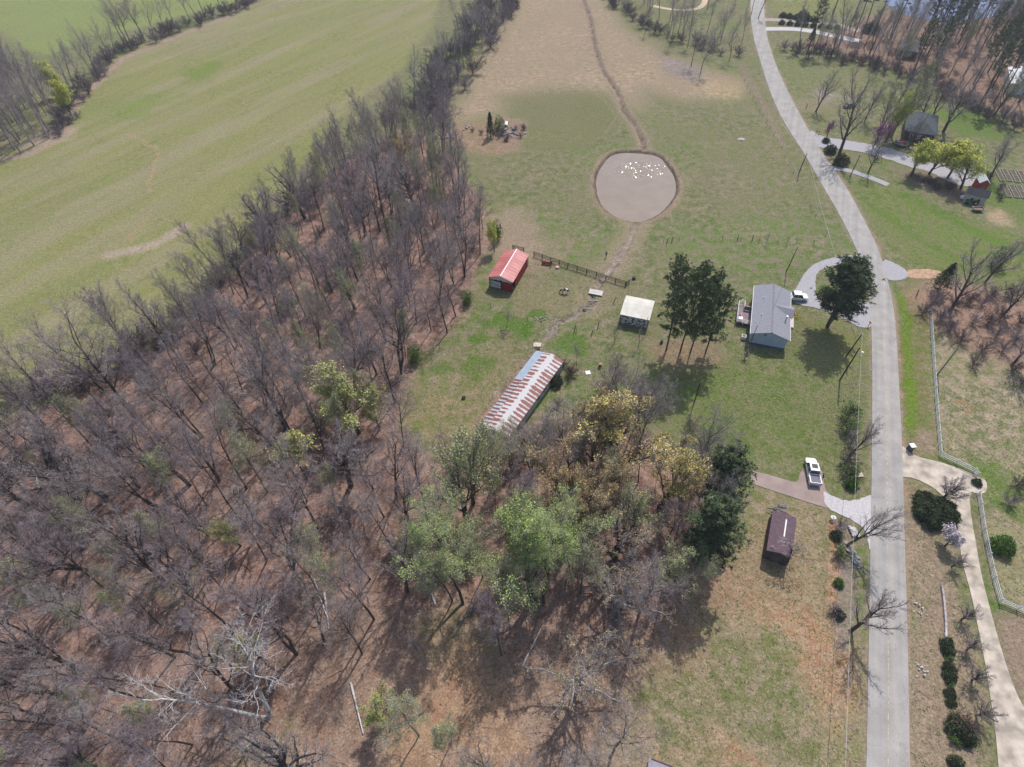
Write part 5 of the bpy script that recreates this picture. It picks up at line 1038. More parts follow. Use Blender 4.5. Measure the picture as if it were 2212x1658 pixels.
q = MB(); q.tube((0, .2, 1.2), (0, -.15, 1.4), .03); q.tube((0, -.12, 1.38), (0, -.16, 1.42), .2, n=12); q.build('steering_wheel', M['black'], tr); q = MB()
for s in (-1, 1): q.tube((s*.45, -.95, 1.2), (s*.45, -.95, 2.2), .04)
q.tube((-.45, -.95, 2.2), (.45, -.95, 2.2), .04); q.build('roll_bar', M['black'], tr)
tl_ = empty('utility_trailer', G(2110, 456), R(172), 'small open utility trailer beside the green tractor', 'trailer')
q = MB(); q.box((0, 0, .55), (2.6, 1.5, .06)); q.build('bed', M['wood_brown'], tl_); q = MB()
for s in (-1, 1): q.box((0, s*.76, .75), (2.6, .05, .4)); q.box((s*1.3, 0, .75), (.05, 1.47, .4))
q.tube((1.3, 0, .5), (2.2, 0, .45), .04); q.build('side_rails', M['metal_grey'], tl_)
for s in (-1, 1): q = MB(); q.tube((0, s*.82, .3), (0, s*.98, .3), .3, n=14); q.build('wheel', M['rubber'], tl_)

# ------------------------------------------------------------------ fences
def board_fence(pts, name, m, lab, rails, gap, hgt, pw, group=None, cat='fence', px=True, cap=False, rt=.04, rh=.13):
    W_ = [G(*p) if px else Vector(p) for p in pts]; o = W_[0]; e = empty(name, o, 0, lab, cat, group)
    post = MB(); post.box((0, 0, hgt/2), (pw, pw, hgt)); pm = post.mesh('post', m)
    if cap: cm = MB(); cm.hexa([(-.09,-.09,hgt),(.09,-.09,hgt),(.09,.09,hgt),(-.09,.09,hgt)], [(-.03,-.03,hgt+.09),(.03,-.03,hgt+.09),(.03,.03,hgt+.09),(-.03,.03,hgt+.09)]); cm = cm.mesh('post_cap', m)
    ra = [MB() for _ in rails]; first = True
    for i, (p, q_) in enumerate(zip(W_[:-1], W_[1:])):
        d = q_-p; k = max(1, round(d.length/gap)); ang = math.atan2(d.y, d.x)
        for j in range(0 if first else 1, k+1):
            c_ = p + d*(j/k) - o; ob = bpy.data.objects.new('post', pm); C.objects.link(ob); ob.parent = e; ob.location = c_; ob.rotation_euler = (0, 0, ang)
            if cap: co = bpy.data.objects.new('post_cap', cm); C.objects.link(co); co.parent = ob
        first = False; nrm = Vector((-d.y, d.x, 0)).normalized()*(pw/2+rt/2+.002)
        for r_i, zz in enumerate(rails): mc = (p+q_)/2 - o + (nrm if not cap else Vector((0, 0, 0))); ra[r_i].box((mc.x, mc.y, zz), (d.length-(.0 if not cap else .02), rt, rh), rz=ang)
    for r_ in ra: r_.build('rail', m, e)
    return e
cz = lambda x0, y0, sc, l_: [((x0+x/sc)*.72005, (y0+y/sc)*.72005) for x, y in l_]
board_fence(cz(1430,720,4.318,[(742,215),(1180,365),(1925,602)]), 'plank_fence', M['wood_dark'], 'dark plank fence along the far side of the horse paddock', [.35,.7,1.05,1.35], 2.75, 1.5, .17)
board_fence(cz(1430,720,4.318,[(470,130),(610,165)]), 'plank_fence', M['wood_dark'], 'short dark plank fence panel behind the red-roofed barn', [.35,.7,1.05,1.35], 2.4, 1.5, .17)
board_fence(cz(1430,720,4.318,[(1935,600),(1975,570)]), 'farm_gate', M['wood_dark'], 'small dark gate leaf at the stream end of the paddock fence', [.3,.6,.9,1.2], 1.4, 1.3, .12, cat='gate')
board_fence([(2007,672),(2012,760),(2020,880),(2028,985),(2101,1021),(2108,1030)], 'rail_fence', M['white_paint'], 'white three-rail fence along the verge, upper section ending at the concrete drive', [.35,.75,1.15], 2.5, 1.4, .14, cap=True, rt=.045, rh=.15)
board_fence([(2110,1070),(2121,1148),(2132,1203),(2143,1252),(2157,1302),(2235,1333),(2330,1360)], 'rail_fence', M['white_paint'], 'white three-rail fence along the concrete drive, lower section with a corner', [.35,.75,1.15], 2.5, 1.4, .14, cap=True, rt=.045, rh=.15)
def wire_fence(pts, lab, gap=3.0, hgt=1.25, m=None):
    W_ = [G(*p) for p in pts]; o = W_[0]; e = empty('wire_fence', o, 0, lab, 'fence'); m = m or M['wood_grey']; pb = MB(); pb.tube((0, 0, 0), (0, 0, hgt), .06, .05, 6); pm = pb.mesh('post', m); w_ = MB(); rn = random.Random(len(lab))
    for p, q_ in zip(W_[:-1], W_[1:]):
        d = q_-p; k = max(1, round(d.length/gap))
        for j in range(k): ob = bpy.data.objects.new('post', pm); C.objects.link(ob); ob.parent = e; ob.location = p + d*(j/k) - o; ob.rotation_euler = (rn.uniform(-.1, .1), rn.uniform(-.1, .1), 0)
        for zz in (.4, .8, 1.15): w_.tube(Vector((p-o).xy.to_3d())+Vector((0, 0, zz)), (q_-o).xy.to_3d()+Vector((0, 0, zz)), .006, n=3, cap=False)
    w_.build('wire', M['wood_grey'], e)
wire_fence([(1395,529),(1433,524),(1500,519),(1560,518),(1640,521),(1720,524),(1795,530)], 'wire fence on thin posts crossing the pasture above the white-roofed shed', 5)
wire_fence([(1060,665),(1110,682),(1170,700),(1245,717),(1277,724)], 'old wire fence between the barn paddock and the long rusty building', 4)
wire_fence([(1602,165),(1640,240),(1680,308),(1722,392),(1760,470),(1795,530)], 'wire fence following the road along the edge of the pasture', 5)
def pole(bpx, tpx, lab, r=.13, H_=None, arm=True, lamp=False, col='wood_dark', name='utility_pole'):
    b = G(*bpx); h = H_ or height_of(bpx, tpx); best = None
    e = empty(name, b, 0, lab, 'utility pole'); d = ray(*tpx); t = (CAMH-h)/-d[2]; tp_ = Vector((d[0]*t, d[1]*t, h)); ln = (tp_-b); ln = Vector((max(-.6, min(.6, ln.x)), max(-.6, min(.6, ln.y)), h))
    q = MB(); q.tube((0, 0, -.1), ln, r*1.25, r*.85, 8); q.build('pole', M[col], e)
    if arm: q = MB(); q.tube(ln+Vector((.1, 0, 0)), ln+Vector((.1, 0, .35)), .05); q.build('insulator', M['metal_grey'], e)
    if lamp:
        q = MB(); q.tube(ln*.84, ln*.84+Vector((1.15, .1, .15)), .03); q.build('lamp_arm', M['metal_grey'], e); q = MB(); q.blob(ln*.84+Vector((1.2, .1, .1)), (.28, .28, .16), 1, 8, 5, jit=0); q.build('lamp', M['white_paint'], e, True)
    return b+ln
pB = pole((1827.5,770.5),(1861,724),'utility pole nearest the gravel drive, upper of the two beside the lawn corner')
pA = pole((1814,822),(1857,752),'tall dark utility pole with a dusk lamp between the lawn and the road', lamp=True, arm=False)
pC = pole((1698,589),(1723,535),'thin dark utility pole on the lawn behind the blue-grey house', .1)
pD = pole((1500,869),(1512,829),'short dark pole alone on the lawn below the pine group', .1, arm=False)
pE = pole((1725,376),(1743,332),'utility pole on the pasture side of the road near its upper bend')
pF = pole((1836,382),(1858,336),'utility pole across the road beside the farm lane', .11)
pH = pole((2025,810),(2069,753),'grey utility pole just behind the white rail fence', .12, col='wood_grey')
pI = pole((1981,638),(1985,626),'short leaning dark post between the road and the brown thicket', .1, H_=1.8, arm=False, name='post')
pJ = pole((1741,235),(1745,224),'short dark post on the bank beside the road near the leaning yard tree', .1, H_=1.9, arm=False, name='post')
for k, (b_, t_, lb_) in enumerate((((1286,636),(1288,628),0),((1325,655),(1331,642),'forked weathered post beside the white-roofed shed'),((1241,716),(1243,703),'left one of three old posts below the paddock'),((1278,723),(1281,713),'middle one of three old posts below the paddock'),((1291,712),(1293,696),'right one of three old posts below the paddock'),((1593,519),(1596,508),'dark gate post on the wire fence, left of the pair'),((1625,520),(1628,508),'dark gate post on the wire fence, right of the pair'),((1440,527),(1443,516),'dark corner post where the wire fence meets the stream'),((1451,524),(1454,512),'dark post next to the corner post by the stream'))):
    if lb_: pole(b_, t_, lb_, .09, arm=False, H_=1.6, name='fence_post', col='wood_brown' if 'forked' in lb_ else 'wood_dark')
def wire(p, q_, sag, r, lab, m='metal_grey'):
    e = MB(); n_ = 20; pts = [Vector(p).lerp(Vector(q_), i/n_) - Vector((0, 0, sag*4*(i/n_)*(1-i/n_))) for i in range(n_+1)]
    for s_, t_ in zip(pts[:-1], pts[1:]): e.tube(s_, t_, r, r, 4, cap=False)
    tag(e.build('power_line', M[m], None), lab, 'power line')
M['wire_pale'] = mat('wire_pale', (.55,.55,.57), var=.05)
wire(pB+Vector((0,0,.4)), G(1830.5,1657,9.5)+(G(1830.5,1657,9.5)-pB)*.35, .8, .019, 'pale power line running down the picture beside the road', 'wire_pale')
wire(pA*.45+G(1814,822)*.55+Vector((.2,0,2.0)), G(1783,1657,4.8)+(G(1783,1657,4.8)-G(1814,822))*.2, .8, .022, 'thin dark telephone cable running down the picture over the ditch', 'black')
wire(pE+Vector((0,0,.4)), pB+Vector((0,0,.4)), 1.2, .02, 'pale power line from the upper pole to the one by the gravel drive', 'wire_pale')
wire(pE*.7+G(1725,376)*.3+Vector((0,0,0)), pB*.7+G(1827,770)*.3, 1.0, .02, 'dark telephone cable below the upper power line', 'black')
wire(pC, Vector((hs.location.x-.5, hs.location.y-1, 5.2)), .3, .018, 'service wire from the thin pole to the blue-grey house', 'black')

# ------------------------------------------------------------------ small things
def simple(name, px, lab, cat, build, rz=0, zz=0, group=None):
    g = G(*px); e = empty(name, (g.x, g.y, zz), rz, lab, cat, group); build(e); return e
def part(e, nm, m, fn, smooth=False): q = MB(); fn(q); return q.build(nm, m, e, smooth)
simple('barrel', (1296,793), 'rusty burn barrel standing on the lawn', 'barrel', lambda e: (part(e, 'drum', mat('rusty_drum', (.10,.055,.05), var=.3, scale=4), lambda q: q.tube((0,0,0),(0,0,.95),.32,n=16)), part(e, 'rim', mat('rust_rim', (.45,.2,.16)), lambda q: q.tube((0,0,.95),(0,0,.98),.34,n=16))))
simple('rubbish_bin', (1429,741), 'green plastic bin at the foot of the pines', 'bin', lambda e: (part(e, 'bin', mat('bin_green', (.015,.08,.06)), lambda q: q.tube((0,0,0),(0,0,.75),.26,.33,12)), part(e, 'lid', mat('bin_lid', (.02,.11,.08)), lambda q: q.tube((0,0,.75),(0,0,.82),.36,.3,12))))
simple('board', (1270,806), 'square white board lying on the grass near the barrel', 'board', lambda e: part(e, 'panel', M['white_paint'], lambda q: (q.box((0,0,.10),(1.0,.95,.05)), q.box((0,0,.05),(.8,.1,.06)))), .1)
simple('footbridge', (1287,634), 'pale plank footbridge across the stream', 'bridge', lambda e: (part(e, 'deck', mat('pale_plank', (.52,.50,.46), var=.15, scale=2), lambda q: [q.box((0,-.75+.3*k,.32),(3.3,.28,.06)) for k in range(6)]), part(e, 'beam', M['wood_grey'], lambda q: [q.box((0,s*.6,.2),(3.3,.12,.16)) for s in (-1,1)])), R(-20))
for k, (p_, L_, r_) in enumerate((((1281,651),2.2,-6),((1269,668),2.0,-17))): simple('plank', p_, ('upper', 'lower')[k]+' single plank laid across the stream below the footbridge', 'plank', lambda e, L_=L_: part(e, 'board', M['wood_grey'], lambda q: (q.box((0,0,.12),(L_,.3,.08)), q.box((0,.22,.1),(L_*.9,.1,.1)))), R(r_))
simple('slab', (1160,746), 'pale flat slab beside the stream above the rusty building', 'slab', lambda e: part(e, 'stone', mat('pale_slab', (.55,.45,.36)), lambda q: q.hexa([(-.9,-.6,.0),(.8,-.7,.0),(1.0,.5,.0),(-.7,.8,.0)],[(-.85,-.55,.16),(.75,-.65,.2),(.95,.45,.22),(-.65,.75,.15)])))
simple('feed_trough', (1180,572), 'faded red feed trough behind the paddock fence', 'trough', lambda e: (part(e, 'trough', M['red_paint'], lambda q: (q.box((0,0,.35),(2.4,.5,.08)), q.box((0,.27,.5),(2.4,.05,.35)), q.box((0,-.27,.5),(2.4,.05,.35)))), [part(e, 'leg', M['red_paint'], lambda q, s=s: q.box((s*1.0,0,.16),(.08,.45,.31))) for s in (-1,1)]), R(-18))
simple('red_tub', (1204,579), 'low faded red tub behind the paddock fence, right of the waving person', 'tub', lambda e: part(e, 'tub', M['pink_plastic'], lambda q: q.tube((0,0,0),(0,0,.35),.4,.5,14)), 0)
simple('water_trough', (1369,603), 'dark round drum on the grass right of the stream', 'drum', lambda e: part(e, 'drum', mat('dark_teal', (.03,.06,.06)), lambda q: q.tube((0,0,0),(0,0,.6),.45,.45,14)), 0)
def mailbox(px, lab, rz=0, col='black', loc=None):
    e = empty('mailbox', loc if loc is not None else G(*px), rz, lab, 'mailbox'); part(e, 'post', M['wood_brown'], lambda q: q.box((0,0,.55),(.1,.1,1.1))); part(e, 'box', M[col], lambda q: (q.box((0,0,1.2),(.22,.5,.18)), q.tube((0,-.25,1.29),(0,.25,1.29),.11,n=12)))
mailbox((1875,706), 'mailbox on a wooden post at the roadside by the gravel drive', .1, 'wood_brown')
mailbox((1762,292), 'black mailbox pair on a post where the upper gravel yard meets the road')
mailbox((1767,293), 'black roadside bin-like mailbox just right of the mailbox pair')
simple('mailbox_pillar', (1964,972), 'stone mailbox pillar with a pale cap beside the concrete drive', 'pillar', lambda e: (part(e, 'pillar', mat('pillar_stone', (.10,.10,.13), var=.3, scale=5), lambda q: q.box((0,0,.65),(.8,.8,1.3))), part(e, 'cap', M['white_paint'], lambda q: q.box((0,0,1.36),(.95,.95,.12))), part(e, 'mailbox', M['metal_grey'], lambda q: q.tube((0,-.46,1.0),(0,-.2,1.0),.13,n=10))), .1)
simple('concrete_pad', (1852,1027), 'small rectangular concrete pad beside the road', 'pad', lambda e: part(e, 'slab', mat('pad_concrete', (.52,.42,.33)), lambda q: q.box((0,0,.12),(1.75,.95,.24))), .03)
simple('meter_box', (1839,1024), 'grey meter box at the left end of the concrete pad', 'box', lambda e: (part(e, 'box', M['metal_grey'], lambda q: q.box((0,0,.45),(.5,.45,.9))), part(e, 'lid', M['white_paint'], lambda q: q.box((0,0,.93),(.56,.5,.05)))), .3)
simple('culvert_pipe', (1842,1055), 'short dark pipe end in the grass left of the road', 'pipe', lambda e: part(e, 'pipe', M['black'], lambda q: q.tube((-.8,.15,.15),(1.0,-.2,.15),.16,n=10)), 0)
def dish(q): q.blob((0,0,.7),(.5,.5,.12),1,12,4,jit=0)
simple('satellite_dish', (1797,1123), 'pale disc on a short stand at the corner of the white gravel', 'dish', lambda e: (part(e, 'dish', M['white_paint'], dish, True), part(e, 'stand', M['metal_grey'], lambda q: q.tube((0,0,0),(0,0,.62),.05))))
simple('flat_boulder', (1602,302), 'pale bluish flat stone in the pasture left of the road', 'stone', lambda e: part(e, 'stone', M['stone'], lambda q: q.blob((0,0,.05),(1.2,.9,.25),4,10,5)))
simple('tree_stump', (1001,861), 'dark scrap of tree stump on the grass by the rusty building', 'stump', lambda e: part(e, 'stump', M['wood_dark'], lambda q: (q.blob((0,0,.2),(.45,.4,.35),4,8,5), q.box((.2,.2,.3),(.5,.1,.1),rz=.6))))
simple('white_block', (1094,277), 'white tank lying on the scrub heap right of the cedar', 'tank', lambda e: (part(e, 'tank', M['white_paint'], lambda q: q.tube((-.2,-.6,1.0),(.1,1.3,1.3),.55,n=14)), part(e, 'opening', M['black'], lambda q: q.tube((-.2,-.64,1.0),(-.2,-.61,1.0),.36,n=14))))
def rocks(px, n_, rad, lab, rz=0, zz=0, m='stone', s=.35, asp=1, name='rock_pile', grp=None):
    rn = random.Random(n_*7+int(px[0])); g = G(*px); root = empty(name, (g.x, g.y, 0), 0, lab, 'rock pile', grp); kinds = []
    for k in range(4): e = MB(); e.blob((0, 0, 0), (1, .8, .6), k, 7, 5); kinds.append(e.mesh('stone', M[m]))
    for k in range(n_):
        x_ = rn.gauss(0, rad*.5); y_ = rn.gauss(0, rad*.5*asp); sz = s*rn.uniform(.5, 1.3); x2 = x_*math.cos(rz)-y_*math.sin(rz); y2 = x_*math.sin(rz)+y_*math.cos(rz); o = bpy.data.objects.new('stone', kinds[k % 4]); C.objects.link(o); o.parent = root; o.location = (x2, y2, sz*.3+max(0, .5-abs(x_)/rad*.6)*.4); o.rotation_euler = (0, 0, rn.uniform(0, 6)); o.scale = (sz, sz, sz)
rocks((1098,288), 40, 4.2, 'scattered dark rubble heap around the cedar in the pasture', s=.5); rocks((967,297), 22, 2.6, 'low dark stone heap left of the cedar in the pasture', s=.5, asp=.4); rocks((1008,277), 10, 1.8, 'small rubble heap up-left of the cedar', s=.4)
rocks((1842,1200), 34, 2.2, 'pale broken stones in the roadside ditch below the split tree', R(95), s=.3, asp=.35); rocks((1838,693), 26, 1.6, 'stones and debris at the end of the gravel loop near the mailbox', R(-20), s=.25, asp=.5); rocks((1170,690), 24, 3.0, 'scattered stones at the stream bend', R(20), s=.2, asp=.4)
rocks((1842,1150), 8, 1.0, 'pale slabs beside the split tree', s=.45, m='white_gravel'); rocks((1990,1322), 12, 1.2, 'small spill of pale rubble on the brown verge, upper of two', s=.14, m='white_gravel'); rocks((1990,1448), 16, 1.2, 'small spill of pale rubble on the brown verge, lower of two', s=.17, m='white_gravel')
gw = [G(2033,1268), G(2037,1300), G(2041,1345), G(2041,1388)]; q = MB()
for s_, t_ in zip(gw[:-1], gw[1:]): m_ = (s_+t_)/2-gw[0]; d_ = t_-s_; q.box((m_.x, m_.y, .22), (d_.length, .28, .44), rz=math.atan2(d_.y, d_.x))
o = q.build('garden_wall', M['stone']); o.location = gw[0]; tag(o, 'low grey stone garden wall on the brown verge', 'wall')
# raised garden beds, upper right
for k, (p0_, p1_) in enumerate(([(1110,90),(1310,470)],[(1340,110),(1545,480)],[(1590,140),(1790,510)],[(1840,165),(2010,500)],[(1330,560),(1530,970)],[(1560,600),(1770,990)],[(1790,620),(1990,1010)])):
    s_, t_ = [G(*v) for v in z(2880,500,[p0_, p1_], 10.365)]; d_ = t_-s_; ang = math.atan2(d_.y, d_.x); m_ = (s_+t_)/2
    e = empty('garden_bed', m_, ang, ('first','second','third','fourth','fifth','sixth','seventh')[k]+' raised garden bed counting from the red shed, '+('back row' if k < 4 else 'front row'), 'garden bed', 'raised garden beds'); L_ = d_.length
    part(e, 'frame', mat('bed_frame', (.42,.40,.33)) if k == 0 else bpy.data.materials['bed_frame'], lambda q: [q.box((0,s*.62,.18),(L_,.09,.36)) for s in (-1,1)] + [q.box((s*(L_/2-.05),0,.18),(.09,1.14,.36)) for s in (-1,1)] + [q.box((0,0,.18),(.09,1.14,.37))]); part(e, 'soil', M['soil'], lambda q: q.box((0,0,.13),(L_-.2,1.14,.26)))
def tramp(e):
    part(e, 'mat', M['black'], lambda q: q.tube((0,0,.85),(0,0,.89),1.9,n=24)); part(e, 'frame', M['metal_grey'], lambda q: [q.tube((2*math.cos(a_),2*math.sin(a_),.86),(2*math.cos(a_+.262),2*math.sin(a_+.262),.86),.05,n=6) for a_ in [k*.2618 for k in range(24)]])
    for k in range(6): a_ = k*math.pi/3; part(e, 'pole', M['metal_grey'], lambda q: q.tube((2.05*math.cos(a_),2.05*math.sin(a_),0),(2.05*math.cos(a_),2.05*math.sin(a_),2.7),.04))
    part(e, 'padding', mat('red_pad', (.5,.04,.03)), lambda q: q.box((.2,.1,1.0),(1.2,1.0,.2)))
simple('trampoline', z(2600,300,[(470,640)],4.684)[0], 'netted trampoline with a red pad left of the green-roofed house', 'trampoline', tramp)
def swing(e):
    for s in (-1, 1):
        for t in (-1, 1): part(e, 'leg', M['wood_dark'], lambda q: q.tube((s*1.3, t*.9, 0), (s*1.1, 0, 2.0), .06))
    part(e, 'beam', M['wood_dark'], lambda q: q.tube((-1.3,0,2.0),(1.3,0,2.0),.07)); part(e, 'seat', M['wood_dark'], lambda q: (q.box((0,0,.55),(1.4,.5,.06)), q.box((0,.25,.85),(1.4,.06,.5))))
    part(e, 'chain', M['metal_grey'], lambda q: [q.tube((s*.65,0,2.0),(s*.65,.1,.6),.02) for s in (-1,1)])
simple('garden_swing', (1892,350), 'dark framed garden swing between the lane and the gravel yard', 'swing', swing, .3)
simple('hay_roll', (2078,430), 'white wrapped bundle left of the green tractor', 'bundle', lambda e: part(e, 'roll', M['white_paint'], lambda q: q.blob((0,0,.5),(.8,.6,.55),3,10,6,jit=.08), True))
rn = random.Random(3)
for k, q_ in enumerate(((1925,308),(1735,692))):
    pass
fb = MB()
for k in range(60): fb.blob((rn.gauss(0,.5), rn.gauss(0,.8), .2+rn.random()*.3), (.09,.09,.09), k, 5, 4, m=k % 3)
o = fb.build('flower_bed', [mat('flower_red', (.6,.05,.12)), M['bright_leaf'], mat('flower_yellow', (.75,.6,.08))]); tag(o, 'small bed of red and yellow flowers by the house porch', 'flower bed'); o.location = G(1717, 684)
# ------------------------------------------------------------------ planting
def inside(p, poly):
    ins = False; n_ = len(poly)
    for i in range(n_):
        x0, y0 = poly[i]; x1, y1 = poly[(i+1) % n_]
        if (y0 > p[1]) != (y1 > p[1]) and p[0] < (x1-x0)*(p[1]-y0)/(y1-y0)+x0: ins = not ins
    return ins
def topx(p, h=0.0):
    d = Vector((p[0], p[1], h)) - Vector((0, 0, CAMH)); f = d.dot(_fw); return (1106+d.dot(_rt)/f*FPX, 829-d.dot(_up)/f*FPX)
used = []
_U = ['', 'first','second','third','fourth','fifth','sixth','seventh','eighth','ninth','tenth','eleventh','twelfth','thirteenth','fourteenth','fifteenth','sixteenth','seventeenth','eighteenth','nineteenth']
_T = {20: ('twentieth','twenty'), 30: ('thirtieth','thirty'), 40: ('fortieth','forty'), 50: ('fiftieth','fifty')}
def ordw(n):
    if n < 20: return _U[n]
    t = n//10*10; return _T[t][0] if n == t else _T[t][1]+'-'+_U[n-t]
LM = [((1000,1305),'the left green budding tree'),((580,1548),'the white sycamores'),((665,1040),'the small bright yellow tree'),((790,933),'the two yellow-green trees'),((898,780),'the holly bush'),((1068,600),'the red barn'),((948,650),'the big dark barnside tree'),((297,906),'the tall leaning field-edge tree'),((167,1086),'the gnarled left tree'),((80,1218),'the thick forked tree'),((1060,880),'the rusty building'),((1320,1228),'the massive forked gold tree'),((1243,1490),'the radiating oak'),((690,1290),'the pale broken stems'),((843,533),'the tall upper wood tree'),((927,1040),'the rusty building end')]
WT = []
def finish_labels():
    rec = []
    for e, kind in WT:
        u, v = topx(e.location); q = min(LM, key=lambda m_: math.hypot(m_[0][0]-u, m_[0][1]-v)); dx, dy = u-q[0][0], q[0][1]-v
        a = (math.degrees(math.atan2(dy, dx))+22.5) % 360; d = ('right of','upper right of','above','upper left of','left of','lower left of','below','lower right of')[int(a//45)]
        rec.append((q[1], d, kind, math.hypot(dx, dy), e))
    rec.sort(key=lambda r: r[:4]); n = {}
    for lm_, d, kind, _, e in rec: k = (lm_, d, kind); n[k] = n.get(k, 0)+1; e['label'] = (('nearest ' if n[k] == 1 else ordw(n[k])+' nearest ') + kind + ' ' + d + ' ' + lm_)
def tree(key, b, t=None, H=None, lab=None, grp=None, **k):
    h = H or height_of(b, t); e = put(key, b, h, lab, grp, **k); used.append((e.location.x, e.location.y)); return e
# trees that stand out
tree('pine0', (1439,757), (1484,580), lab='leftmost tall pine of the group beside the house, long bare trunk', sxy=.68); tree('pine1', (1469,762), (1520,583), lab='second pine of the group beside the house, behind the leftmost', sxy=.68)
tree('pine0', (1491,763), (1550,608), lab='third pine of the group beside the house, leaning trunk', rz=2.0, sxy=.68); tree('pine1', (1524,762), (1577,640), lab='rightmost and bushiest pine of the group beside the house', rz=4.0, sxy=.8)
tree('pine_road', (1787,706), (1838,573), lab='dense dark pine between the blue-grey house and the road'); tree('pine_big', (1533,1112), H=17, lab='large dark pine at the edge of the wood, upper of the pair', sxy=1.1); tree('pine_big', (1508,1218), H=17, lab='large dark pine at the edge of the wood, lower of the pair', rz=1.2, sxy=1.2)
tree('cedar', (1060,297), (1056,243), lab='lone dark cedar on the rubble mound in the pasture'); put('bush_vine', (1078,283), 5.5, 'bright green bush right behind the lone cedar')
tree('budding0', (1000,1305), H=25, tilt=(-.18,-.12), lab='fresh green budding tree, left front of the green group at the wood edge', sxy=1.15); tree('paleleaf1', (977,1300), H=20, tilt=(0,-.05), lab='thin green-tinged tree just behind the left front green one', sxy=1.0)
tree('budding1', (1154,1302), H=24, tilt=(-.18,-.05), lab='large fresh green tree with a leaning double trunk in the centre', sxy=1.2); tree('budding0', (1175,1303), H=25, tilt=(-.16,.08), lab='large fresh green tree right of the leaning double trunk', sxy=1.15, rz=3.3); tree('paleleaf0', (1080,1290), H=17, lab='pale green tree between the two halves of the green group', sxy=1.1)
tree('snag_gold', (1320,1228), H=15, lab='rust-budding tree with a massive dark forked trunk', sxy=1.2); tree('gold0', (1325,1045), H=22, tilt=(-.12,0), lab='broad golden-yellow budding tree right of the rusty building', rz=2.2, sxy=1.55)
tree('gold0', (1425,1095), H=18, tilt=(0,.12), lab='golden budding tree at the lawn edge of the wood', rz=4.2, sxy=1.4); tree('gold1', (1215,1115), H=18, lab='rust-orange budding tree between the golden and green trees', sxy=1.15); tree('gold0', (1262,965), H=13, lab='thin golden tree close to the rusty building', rz=5.5, sxy=1.0); tree('gold1', (1300,1120), H=17, lab='rust-tinted budding tree between the massive trunk and the golden tree', rz=1.5, sxy=.9); tree('yard_buds', (1430,1290), H=14, lab='pale budding tree beside the lower big pine', sxy=1.1)
tree('yard_buds', (1370,1170), H=16, lab='pale budding tree right of the massive forked trunk', sxy=1.0, rz=3); tree('forest2', (1440,1170), H=15, lab='bare tree between the golden tree and the big pines', rz=1)
tree('sycamore', (1243,1490), H=15, lab='spreading bare oak seen from above with radiating pale limbs, bottom centre', rz=.6, sxy=1.1); tree('sycamore', (1322,1330), H=16, lab='thick-trunked spreading tree leaning right, above the radiating oak', rz=2.4, tilt=(0, .12))
tree('pale', (584,1546), H=24, tilt=(-.22,-.02), lab='white-barked sycamore at lower left, upright one of the pair', rz=.8, sxy=1.1); tree('pale', (574,1552), H=23, lab='white-barked sycamore at lower left, stem leaning far to the left', rz=3.9, tilt=(.0,-.38), sxy=1.05)
tree('forest0', (297,906), (60,690), lab='very tall bare tree leaning over the field edge at the far left', sxy=1.2); tree('snaggy', (167,1086), (10,950), lab='gnarled dark bare tree with broken limbs at the left'); tree('snaggy', (60,1092), (-60,1000), lab='gnarled thick bare tree nearest the left edge', rz=2)
tree('forked', (80,1218), H=16, lab='thick forked bare tree low at the left edge'); tree('forked', (948,650), H=19, lab='big dark-trunked bare tree near the red barn', rz=4, sxy=1.0); tree('forest1', (843,533), (745,290), lab='tall bare tree at the top of the wood with orange-tinged crown', sxy=1.1)
tree('soft_yellow', (775,935), (760,790), lab='yellow-green budding tree in the middle of the wood, larger one', sxy=1.5); tree('soft_yellow', (820,930), (830,830), lab='yellow-green budding tree in the middle of the wood, smaller right one'); tree('yellow_small', (665,1040), (635,930), lab='small bright yellow tree in the bare wood', sxy=1.5)
tree('forest2', (900,1030), (985,905), lab='bare forked tree at the lower end of the rusty building', sxy=1.0)
tree('yard0', (1830,1178), (1921,1112), lab='bare tree split into two limbs reaching over the road, upper roadside one', tilt=(0, .25), sxy=.9); tree('yard1', (1837,1364), (1935,1285), lab='bare tree leaning over the road, lower roadside one', tilt=(0, .18)); tree('yard2', (1835,985), (1900,915), lab='bare roadside tree leaning over the road beside the brush', sxy=.9, tilt=(0, .2))
tree('young0', (1702,1215), (1728,1165), lab='small bare tree against the brown storage shed', sxy=1.6); tree('fan', (2033,1078), (2045,1010), lab='wide fan-shaped bare tree beside the concrete drive', sxy=1.1)
for k, (b, t, l_) in enumerate((((2055,1225),(2090,1200),'first'),((2076,1340),(2125,1300),'second'),((2088,1405),(2125,1375),'third'),((2099,1470),(2150,1440),'fourth'),((2108,1546),(2160,1520),'fifth'))): tree('fan', b, H=3.6+.2*k, lab=l_+' small bare ornamental tree from the top of the row beside the concrete drive', grp='small trees along the concrete drive', rz=k*1.3)
tree('blossom', (2041,1180), H=4.4, lab='small tree in white blossom below the dark evergreen shrub', sxy=1.4); put('bush_dark', (2013,1108), 2.9, 'large round dark evergreen shrub by the concrete drive', None, name='evergreen_shrub'); 
tree('redbud', (1785,299), H=6, lab='pink flowering tree beside the upper mailbox'); tree('redbud', (1885,322), H=8, lab='pink flowering tree over the gravel yard, left one of two', sxy=1.1); tree('redbud', (1905,318), H=8, lab='pink flowering tree over the gravel yard, right one of two', rz=2)
tree('yard0', (1762,242), (1790,150), lab='leaning bare yard tree close to the road bend', tilt=(0,.1)); tree('yard1', (1812,335), (1880,140), lab='very tall bare tree between the gravel yard and the dark car', sxy=.95); tree('young1', (1876,372), (1915,290), lab='thin bare tree beside the garden swing', sxy=1.4)
